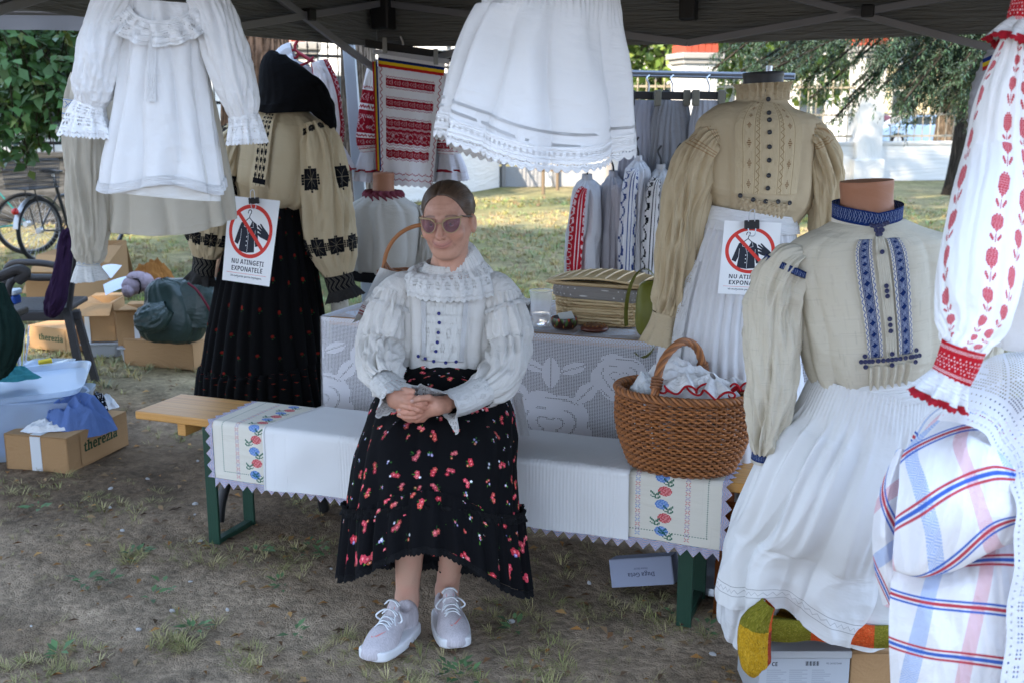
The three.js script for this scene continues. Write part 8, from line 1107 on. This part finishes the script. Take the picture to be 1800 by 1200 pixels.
// plastic-rattan armchair
{
  const t = thing('armchair', 'dark brown plastic rattan armchair with a purple cloth on its back', 'chair'), rm = std([0.022, 0.019, 0.019], { roughness: 0.5, bumpMap: tiled(weaveT, 10, 10), bumpScale: 0.004 }), d = 5.6;
  const q = (x, y, dd = d) => P(x, y, dd);
  const fl = G(150, 745), fr = G(160, 652), bk = [q(128, 415, 5.9), q(108, 420, 6.3)];
  part('seat', at(box(0.44, 0.03, 0.46, 0.012, 3), ...q(62, 538, 5.9).toArray(), 0, 0.1), rm, t);
  part('seat_rim', at(box(0.47, 0.05, 0.02, 0.008), ...q(62, 556, 5.66).toArray(), 0, 0.1), rm, t);
  const backG = surf(12, 24, (u, v) => { const x = lerp(lerp(140, 118, v), lerp(128, 108, v), u), y = lerp(412, 545, v), p = q(x, y, lerp(5.66, 6.2, u)); return [p.x, p.y, p.z, u * 4, v * 5]; });
  part('backrest', [backG, backG.clone().translate(0.015, 0, 0.002)], rm, t);
  part('back_frame', [wire([q(120, 545, 5.65), q(130, 470, 5.65), q(139, 415, 5.66), q(134, 404, 5.85), q(128, 410, 6.15), q(112, 540, 6.2)], 0.016, 50, 8)], rm, t);
  for (const [a, b] of [[q(116, 540, 5.65), q(148, 690, 5.65)], [q(132, 545, 5.85), q(162, 650, 5.9)], [q(6, 545, 5.65), q(-10, 690, 5.5)], [q(20, 545, 6.1), q(10, 640, 6.1)]]) { const f = b.clone().sub(a).normalize(), e = a.clone().addScaledVector(f, a.y / -f.y); part('leg', bar(a, e, 0.04, 0.03), rm, t); }
  part('arm', [wire([q(118, 470, 6.2), q(60, 462, 6.2), q(14, 468, 6.2), q(8, 545, 6.2)], 0.02, 40, 8)], rm, t); part('arm', [wire([q(126, 490, 5.65), q(70, 488, 5.65), q(22, 492, 5.65), q(8, 560, 5.65)], 0.02, 40, 8)], rm, t);
  const c = thing('draped_cloth', 'dark purple cloth hung over the armchair back', 'cloth'); part('cloth', loft(seen(5.58, [[124, 404, 5, 0.015], [116, 422, 11, 0.03], [108, 480, 13, 0.04], [96, 530, 16, 0.04], [86, 556, 7, 0.02]]), { nu: 70, nv: 50, fold: sleeveFold(1.2, 0.012, 6) }), cloth([0.022, 0.009, 0.028]), c);
  const bx = thing('plastic_tub', 'small blue tub with clear lid on the armchair seat', 'tub', q(18, 536, 5.75)); part('tub', at(box(0.09, 0.05, 0.08, 0.012), 0, 0.03, 0), std([0.03, 0.10, 0.40], { roughness: 0.3 }), bx); part('lid', at(box(0.1, 0.03, 0.09, 0.01), 0, 0.07, 0, 0, 0, 0.05), std([0.6, 0.64, 0.66], { roughness: 0.3 }), bx);
  const ar = thing('armchair', 'dark armrest and side of a second chair cut off at the left edge', 'chair'); part('arm', wire([q(-60, 500, 4.0), q(0, 486, 4.0), q(34, 474, 4.0), q(46, 480, 4.0), q(30, 494, 4.0)], 0.02, 40, 8), rm, ar); part('leg', rod(q(-10, 490, 4.0), G(-20, 760), 0.02), rm, ar); part('seat', at(box(0.4, 0.03, 0.4, 0.01), ...q(-80, 560, 4.1).toArray()), rm, ar);
  const dk = thing('draped_cloth', 'dark green cloth hanging at the left edge below the armrest', 'cloth'); part('cloth', loft(seen(3.95, [[-20, 500, 24, 0.04], [-14, 540, 30, 0.05], [2, 590, 34, 0.06], [-8, 640, 26, 0.05], [-16, 660, 12, 0.04]]), { nu: 60, nv: 40, fold: sleeveFold(2, 0.012, 6) }), cloth([0.008, 0.022, 0.018]), dk);
}
// bicycles
function bicycle(label, hub1, hub2, R, frameM, up, extras) {
  const rimM = std([0.2, 0.2, 0.21], { metalness: 0.6, roughness: 0.5 }), t = thing('bicycle', label, 'bicycle'), ax = hub2.clone().sub(hub1).setY(0).normalize(), side = V(-ax.z, 0, ax.x), rub = std([0.02, 0.02, 0.021], { roughness: 0.8 }), X = (a, y, s = 0) => hub1.clone().addScaledVector(ax, a).setY(y).addScaledVector(side, s), base = hub1.distanceTo(hub2), an = Math.atan2(-ax.z, ax.x);
  for (const h of [hub1, hub2]) { const w = part('wheel', at(new THREE.TorusGeometry(R - 0.02, 0.02, 8, 60), h.x, R, h.z, 0, an), rub, t); part('rim', at(new THREE.TorusGeometry(R - 0.045, 0.009, 6, 60), h.x, R, h.z, 0, an), rimM, w); const sp = []; for (let k = 0; k < 28; k++) { const a = k / 28 * TAU, o = (k % 2 ? 1 : -1) * 0.02; sp.push(rod(h.clone().setY(R).addScaledVector(side, o), h.clone().addScaledVector(ax, (R - 0.05) * Math.cos(a)).setY(R + (R - 0.05) * Math.sin(a)), 0.0014, 4)); } part('spokes', sp, M.metal, w); part('hub', at(cyl(0.03, 0.03, 0.09, 14), h.x, R, h.z, Math.PI / 2, 0, 0), M.metal, w).geometry; }
  const bb = 0.44, seat = X(0.30, up), head = X(base - 0.22, up - 0.02), bbp = X(bb, 0.29);
  part('frame', [rod(bbp, X(0.27, up + 0.06), 0.018, 10), rod(bbp, head.clone().setY(up - 0.16), 0.02, 10), rod(X(0.31, up - 0.12), head.clone().setY(up - 0.08), 0.016, 10), rod(X(0, R), bbp, 0.01, 8), rod(X(0, R), X(0.31, up - 0.1), 0.009, 8), rod(X(base, R), head, 0.014, 10)], frameM, t);
  part('saddle', at(surf(30, 16, (u, v) => { const a = u * TAU, w = lerp(0.09, 0.022, sstep(0.25, 0.8, v)) * Math.sin(Math.min(1, v * 5 + 0.1) * Math.PI / 2), l = -0.13 + v * 0.27; return [l, 0.02 * Math.sin(a) * (0.6 + 0.6 * (1 - v)) + 0.02 * (1 - v), w * Math.cos(a)]; }), X(0.25, 0).x, up + 0.13, X(0.25, 0).z, 0, an), M.blackPlastic, t);
  part('seat_post', rod(X(0.27, up), X(0.26, up + 0.12), 0.013), M.metal, t);
  part('handlebar', wire([X(base - 0.16, up + 0.16, 0.28), X(base - 0.22, up + 0.17, 0.15), X(base - 0.24, up + 0.12), X(base - 0.22, up + 0.17, -0.15), X(base - 0.16, up + 0.16, -0.28)], 0.012, 40), M.metal, t);
  part('chainring', at(new THREE.TorusGeometry(0.09, 0.008, 6, 36), bbp.x, 0.29, bbp.z, 0, an), M.blackPlastic, t); part('crank', [rod(bbp, X(bb + 0.12, 0.17, 0.08), 0.009), at(box(0.09, 0.02, 0.07, 0.006), ...X(bb + 0.12, 0.165, 0.12).toArray(), 0, an)], M.blackPlastic, t);
  extras(t, X, ax, side, an, R); return t;
}
{
  const R = 0.335, rw = G(75, 463); rw.y = 0;
  const teal = std([0.03, 0.30, 0.27], { roughness: 0.35 }), blk = std([0.015, 0.016, 0.02], { roughness: 0.4 });
  const silver = std([0.30, 0.31, 0.32], { metalness: 0.6, roughness: 0.4 }); const go = (p, q) => p.clone().add(q.clone().sub(p).normalize().multiplyScalar(1.06));
  const h1 = rw.clone(), h2 = G(186, 442); h2.y = 0;
  bicycle('black bicycle with silver mudguard, red rear light and wire basket', h1, go(h1, h2), R, blk, 0.78, (t, X, ax, side, an) => {
    part('mudguard', surf(40, 8, (u, v) => { const a = lerp(0.5, 3.0, u), r = R + 0.025, s = (v - 0.5) * 0.06, p = h1.clone().addScaledVector(ax, r * Math.cos(a) * 0.98).setY(R + r * Math.sin(a) - 6 * s * s).addScaledVector(side, s); return [p.x, p.y, p.z]; }), silver, t); part('rear_light', at(new THREE.SphereGeometry(0.035, 14, 10), ...X(-0.33, R + 0.22).toArray()), std([0.5, 0.02, 0.02], { roughness: 0.25 }), t);
    const ms = []; for (let i = 0; i <= 16; i++) for (const z of [-0.15, 0.15]) ms.push(rod(X(-0.26 + 0.42 * i / 16, 0.77, z * 0.9), X(-0.29 + 0.48 * i / 16, 1.05, z), 0.0045, 4)); for (let j = 0; j <= 6; j++) for (const z of [-0.15, 0.15]) ms.push(rod(X(-0.27, 0.77 + 0.046 * j, z), X(0.17, 0.77 + 0.046 * j, z), 0.0045, 4)); for (const x of [-0.28, 0.18]) for (let j = 0; j <= 6; j++) ms.push(rod(X(x, 0.77 + 0.046 * j, -0.15), X(x, 0.77 + 0.046 * j, 0.15), 0.0045, 4)); part('wire_basket', ms, blk, t); part('basket_base', at(box(0.44, 0.01, 0.28, 0.003), ...X(-0.05, 0.765).toArray(), 0, an), blk, t); part('carrier', [rod(X(0, R, 0.05), X(-0.1, 0.76, 0.06), 0.007), rod(X(0, R, -0.05), X(-0.1, 0.76, -0.06), 0.007)], blk, t); });
  const k1 = G(52, 448), k2 = G(-70, 452); k1.y = k2.y = 0;
  bicycle('teal bicycle with black saddle cut off at the left edge', k1, go(k1, k2), R, teal, 0.86, () => {});
}
// towels, blanket and cartons at the right front
{
  const pt = printed(tiled(plaidT, 1, 1));
  const t = thing('plaid_towel', 'white towel with red and blue stripes draped over a pile at the lower right', 'towel');
  const pile = seen(1.95, [[1760, 730, 60, 0.06], [1735, 780, 120, 0.10], [1722, 860, 140, 0.12], [1712, 960, 146, 0.13], [1710, 1060, 142, 0.13], [1712, 1160, 140, 0.13], [1716, 1290, 140, 0.13]]);
  part('cloth', loft(pile, { nu: 160, nv: 90, fold: (a, s) => 0.012 * pleat(6, 2.6, 1.1)(a, s), us: 3, vs: 1.9 }), pt, t);
  const turn = (an, w, h, ox, oy) => (u, v) => { const x = u * w / 0.34, y = v * h / 0.34; return [ox + x * Math.cos(an) + y * Math.sin(an), oy + x * Math.sin(an) - y * Math.cos(an)]; };
  const rk = (k, fu, fv, sd) => (u, v) => k * (0.6 * wrinkle(u * 3, v, fu, fv, sd) + N(u * 4, v * 4, sd));
  part('cloth_fold', quilt([[[1652, 735, 1.88], [1688, 733, 1.85], [1718, 742, 1.82], [1748, 765, 1.80], [1778, 795, 1.77]], [[1590, 792, 1.82], [1636, 784, 1.77], [1690, 783, 1.73], [1742, 798, 1.71], [1790, 830, 1.70]], [[1580, 860, 1.77], [1632, 850, 1.715], [1692, 850, 1.685], [1748, 863, 1.68], [1805, 885, 1.69]], [[1573, 930, 1.75], [1630, 932, 1.685], [1690, 925, 1.66], [1746, 915, 1.665], [1805, 915, 1.68]], [[1570, 1000, 1.755], [1618, 1012, 1.70], [1680, 1000, 1.69], [1740, 970, 1.695], [1800, 945, 1.70]], [[1582, 985, 1.81], [1625, 993, 1.78], [1680, 984, 1.77], [1740, 958, 1.76], [1800, 935, 1.76]]], 110, 110, rk(0.010, 2, 3, 4), turn(-0.40, 0.23, 0.27, 0.1, 0.3)), pt, t);
  part('cloth_fold', quilt([[[1572, 955, 1.82], [1625, 985, 1.80], [1690, 970, 1.79], [1742, 948, 1.78], [1805, 928, 1.77]], [[1566, 1030, 1.79], [1625, 1036, 1.725], [1690, 1030, 1.705], [1750, 1020, 1.705], [1805, 1015, 1.715]], [[1563, 1110, 1.78], [1628, 1118, 1.71], [1690, 1112, 1.695], [1750, 1105, 1.70], [1805, 1100, 1.71]], [[1566, 1200, 1.78], [1630, 1204, 1.71], [1690, 1200, 1.70], [1750, 1195, 1.70], [1805, 1190, 1.71]], [[1570, 1310, 1.79], [1630, 1310, 1.73], [1690, 1310, 1.72], [1750, 1310, 1.72], [1805, 1310, 1.73]]], 110, 120, rk(0.012, 1.6, 2.4, 7), turn(0.22, 0.23, 0.33, 0.35, 0.9)), pt, t);
  part('cloth_fold', quilt([[[1576, 790, 1.86], [1586, 788, 1.84], [1600, 792, 1.86]], [[1546, 862, 1.84], [1562, 862, 1.79], [1590, 862, 1.82]], [[1534, 930, 1.84], [1556, 934, 1.78], [1584, 936, 1.82]], [[1538, 1000, 1.84], [1560, 1008, 1.79], [1584, 1010, 1.82]], [[1552, 1062, 1.86], [1565, 1068, 1.82], [1578, 1064, 1.84]]], 40, 90, rk(0.006, 2, 4, 9), turn(1.0, 0.07, 0.28, 0.6, 0.2)), pt, t);
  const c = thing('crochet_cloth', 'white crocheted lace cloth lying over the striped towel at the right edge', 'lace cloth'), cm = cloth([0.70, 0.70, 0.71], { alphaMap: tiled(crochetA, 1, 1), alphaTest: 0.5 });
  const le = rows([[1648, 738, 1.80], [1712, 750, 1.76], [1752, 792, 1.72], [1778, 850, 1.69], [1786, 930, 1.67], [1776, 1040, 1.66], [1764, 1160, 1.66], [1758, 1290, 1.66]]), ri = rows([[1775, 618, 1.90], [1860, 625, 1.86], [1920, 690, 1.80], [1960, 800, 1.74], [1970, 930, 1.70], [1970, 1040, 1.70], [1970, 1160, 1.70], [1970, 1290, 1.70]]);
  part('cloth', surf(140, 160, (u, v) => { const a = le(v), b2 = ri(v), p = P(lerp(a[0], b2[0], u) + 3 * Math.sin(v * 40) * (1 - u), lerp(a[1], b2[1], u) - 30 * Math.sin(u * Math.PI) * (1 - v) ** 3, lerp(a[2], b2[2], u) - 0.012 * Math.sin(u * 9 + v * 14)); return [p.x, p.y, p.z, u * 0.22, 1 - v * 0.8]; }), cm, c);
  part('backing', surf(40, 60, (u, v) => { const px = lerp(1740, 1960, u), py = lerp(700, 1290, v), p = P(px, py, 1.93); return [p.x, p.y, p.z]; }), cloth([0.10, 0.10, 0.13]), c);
  const sup = G(1725, 1290), st = thing('low_stool', 'low stool hidden under the striped towel', 'stool', [sup.x + 0.02, 0, -1.98]); part('seat', at(cyl(0.10, 0.10, 0.03, 24), 0, 0.48, 0), M.wood, st); for (let k = 0; k < 3; k++) { const a = k / 3 * TAU; part('leg', rod([0.05 * Math.cos(a), 0.47, 0.05 * Math.sin(a)], [0.1 * Math.cos(a), 0, 0.1 * Math.sin(a)], 0.012), M.wood, st); }
  // checked blanket on the cartons below the apron
  const b = thing('checked_blanket', 'wool blanket in green, orange and yellow checks under the apron', 'blanket'), bt = printed(tiled(checkT, 1.15, 1));
  part('cloth', surf(120, 60, (u, v) => { const px = lerp(1316, 1572, u), d0 = 2.62; let p; if (v < 0.55) { p = P(px, lerp(1046, 1084, v / 0.55) + 16 * u, lerp(2.8, 2.455, v / 0.55)); } else { const q = (v - 0.55) / 0.45; p = P(px - 2 * q, lerp(1084, 1122, q) + 16 * u + 4 * Math.sin(u * 9) * q, 2.455 - 0.012 * Math.sin(q * 3)); } p.y += 0.006 * N(u * 6, v * 4); return [p.x, p.y, p.z, u, v]; }), bt, b);
  part('rolled_corner', loft(seen(2.42, [[1352, 1060, 6, 0.02], [1330, 1095, 26, 0.035], [1326, 1130, 28, 0.035], [1330, 1168, 24, 0.03], [1336, 1176, 10, 0.01]]), { nu: 60, nv: 40, front: [0.5, 0, 0.9], fold: (a, s) => 0.006 * wrinkle(a, s, 1.5, 2) }), printed(tiled(checkT, 0.9, 0.7)), b);
  const lab = canvasTex(512, 320, (c2, w, h) => { fill(c2, '#a9adb2', w, h); c2.fillStyle = '#7d8288'; for (let k = 0; k < 3; k++) for (let y = 60; y < h; y += 11) { c2.globalAlpha = 0.55; c2.fillRect(40 + k * 130, y, 90 + 25 * Math.sin(y * k + y), 4); } c2.globalAlpha = 1; c2.fillStyle = '#22262c'; c2.font = 'bold 30px sans-serif'; c2.fillText('CE', 66, 40); for (let x = 260; x < 340; x += 5) c2.fillRect(x, 14, (x * 7) % 4 + 1, 24); for (let y = 190; y < 310; y += 4) c2.fillRect(440, y, 60, 2); c2.font = '12px sans-serif'; c2.fillText('PO: 2410273446', 380, 30); });
  const A = G(1330, 1262), w1 = G(1488, 1262).x - A.x, bx = thing('printed_carton', 'grey-white carton with printed instructions under the checked blanket', 'box', [A.x + w1 / 2, 0, A.z - 0.12]); part('carton_body', at(box(w1, 0.165, 0.24, 0.003), 0, 0.085, 0), std([0.40, 0.41, 0.42]), bx); part('printed_side', at(new THREE.PlaneGeometry(w1 * 0.98, 0.16), 0, 0.085, 0.1212), std(0xffffff, { map: lab }), bx); part('lid', at(box(w1 + 0.006, 0.02, 0.246, 0.003), 0, 0.176, 0), std([0.40, 0.41, 0.42]), bx);
  const B0 = G(1492, 1262), w2 = G(1600, 1262).x - B0.x, by = thing('cardboard_box', 'brown carton with shiny tape beside the printed one', 'box', [B0.x + w2 / 2, 0, B0.z - 0.13]); part('carton_body', at(box(w2, 0.17, 0.24, 0.003), 0, 0.087, 0), M.card, by); part('flap', at(box(w2, 0.008, 0.24, 0.002), 0, 0.177, 0), M.card, by); part('tape', at(box(0.05, 0.15, 0.002, 0), 0.05, 0.09, 0.1215), M.tape, by);
}
// every thing that was laid out in place gets its origin at its own foot
for (const o of scene.children) if (o.isGroup && o.userData.label && o.position.lengthSq() === 0 && o.rotation.y === 0) {
  const b = new THREE.Box3().setFromObject(o), c = b.getCenter(V(0, 0, 0)).setY(b.min.y); o.position.copy(c); for (const k of o.children) k.position.sub(c);
}
renderer.render(scene, camera);
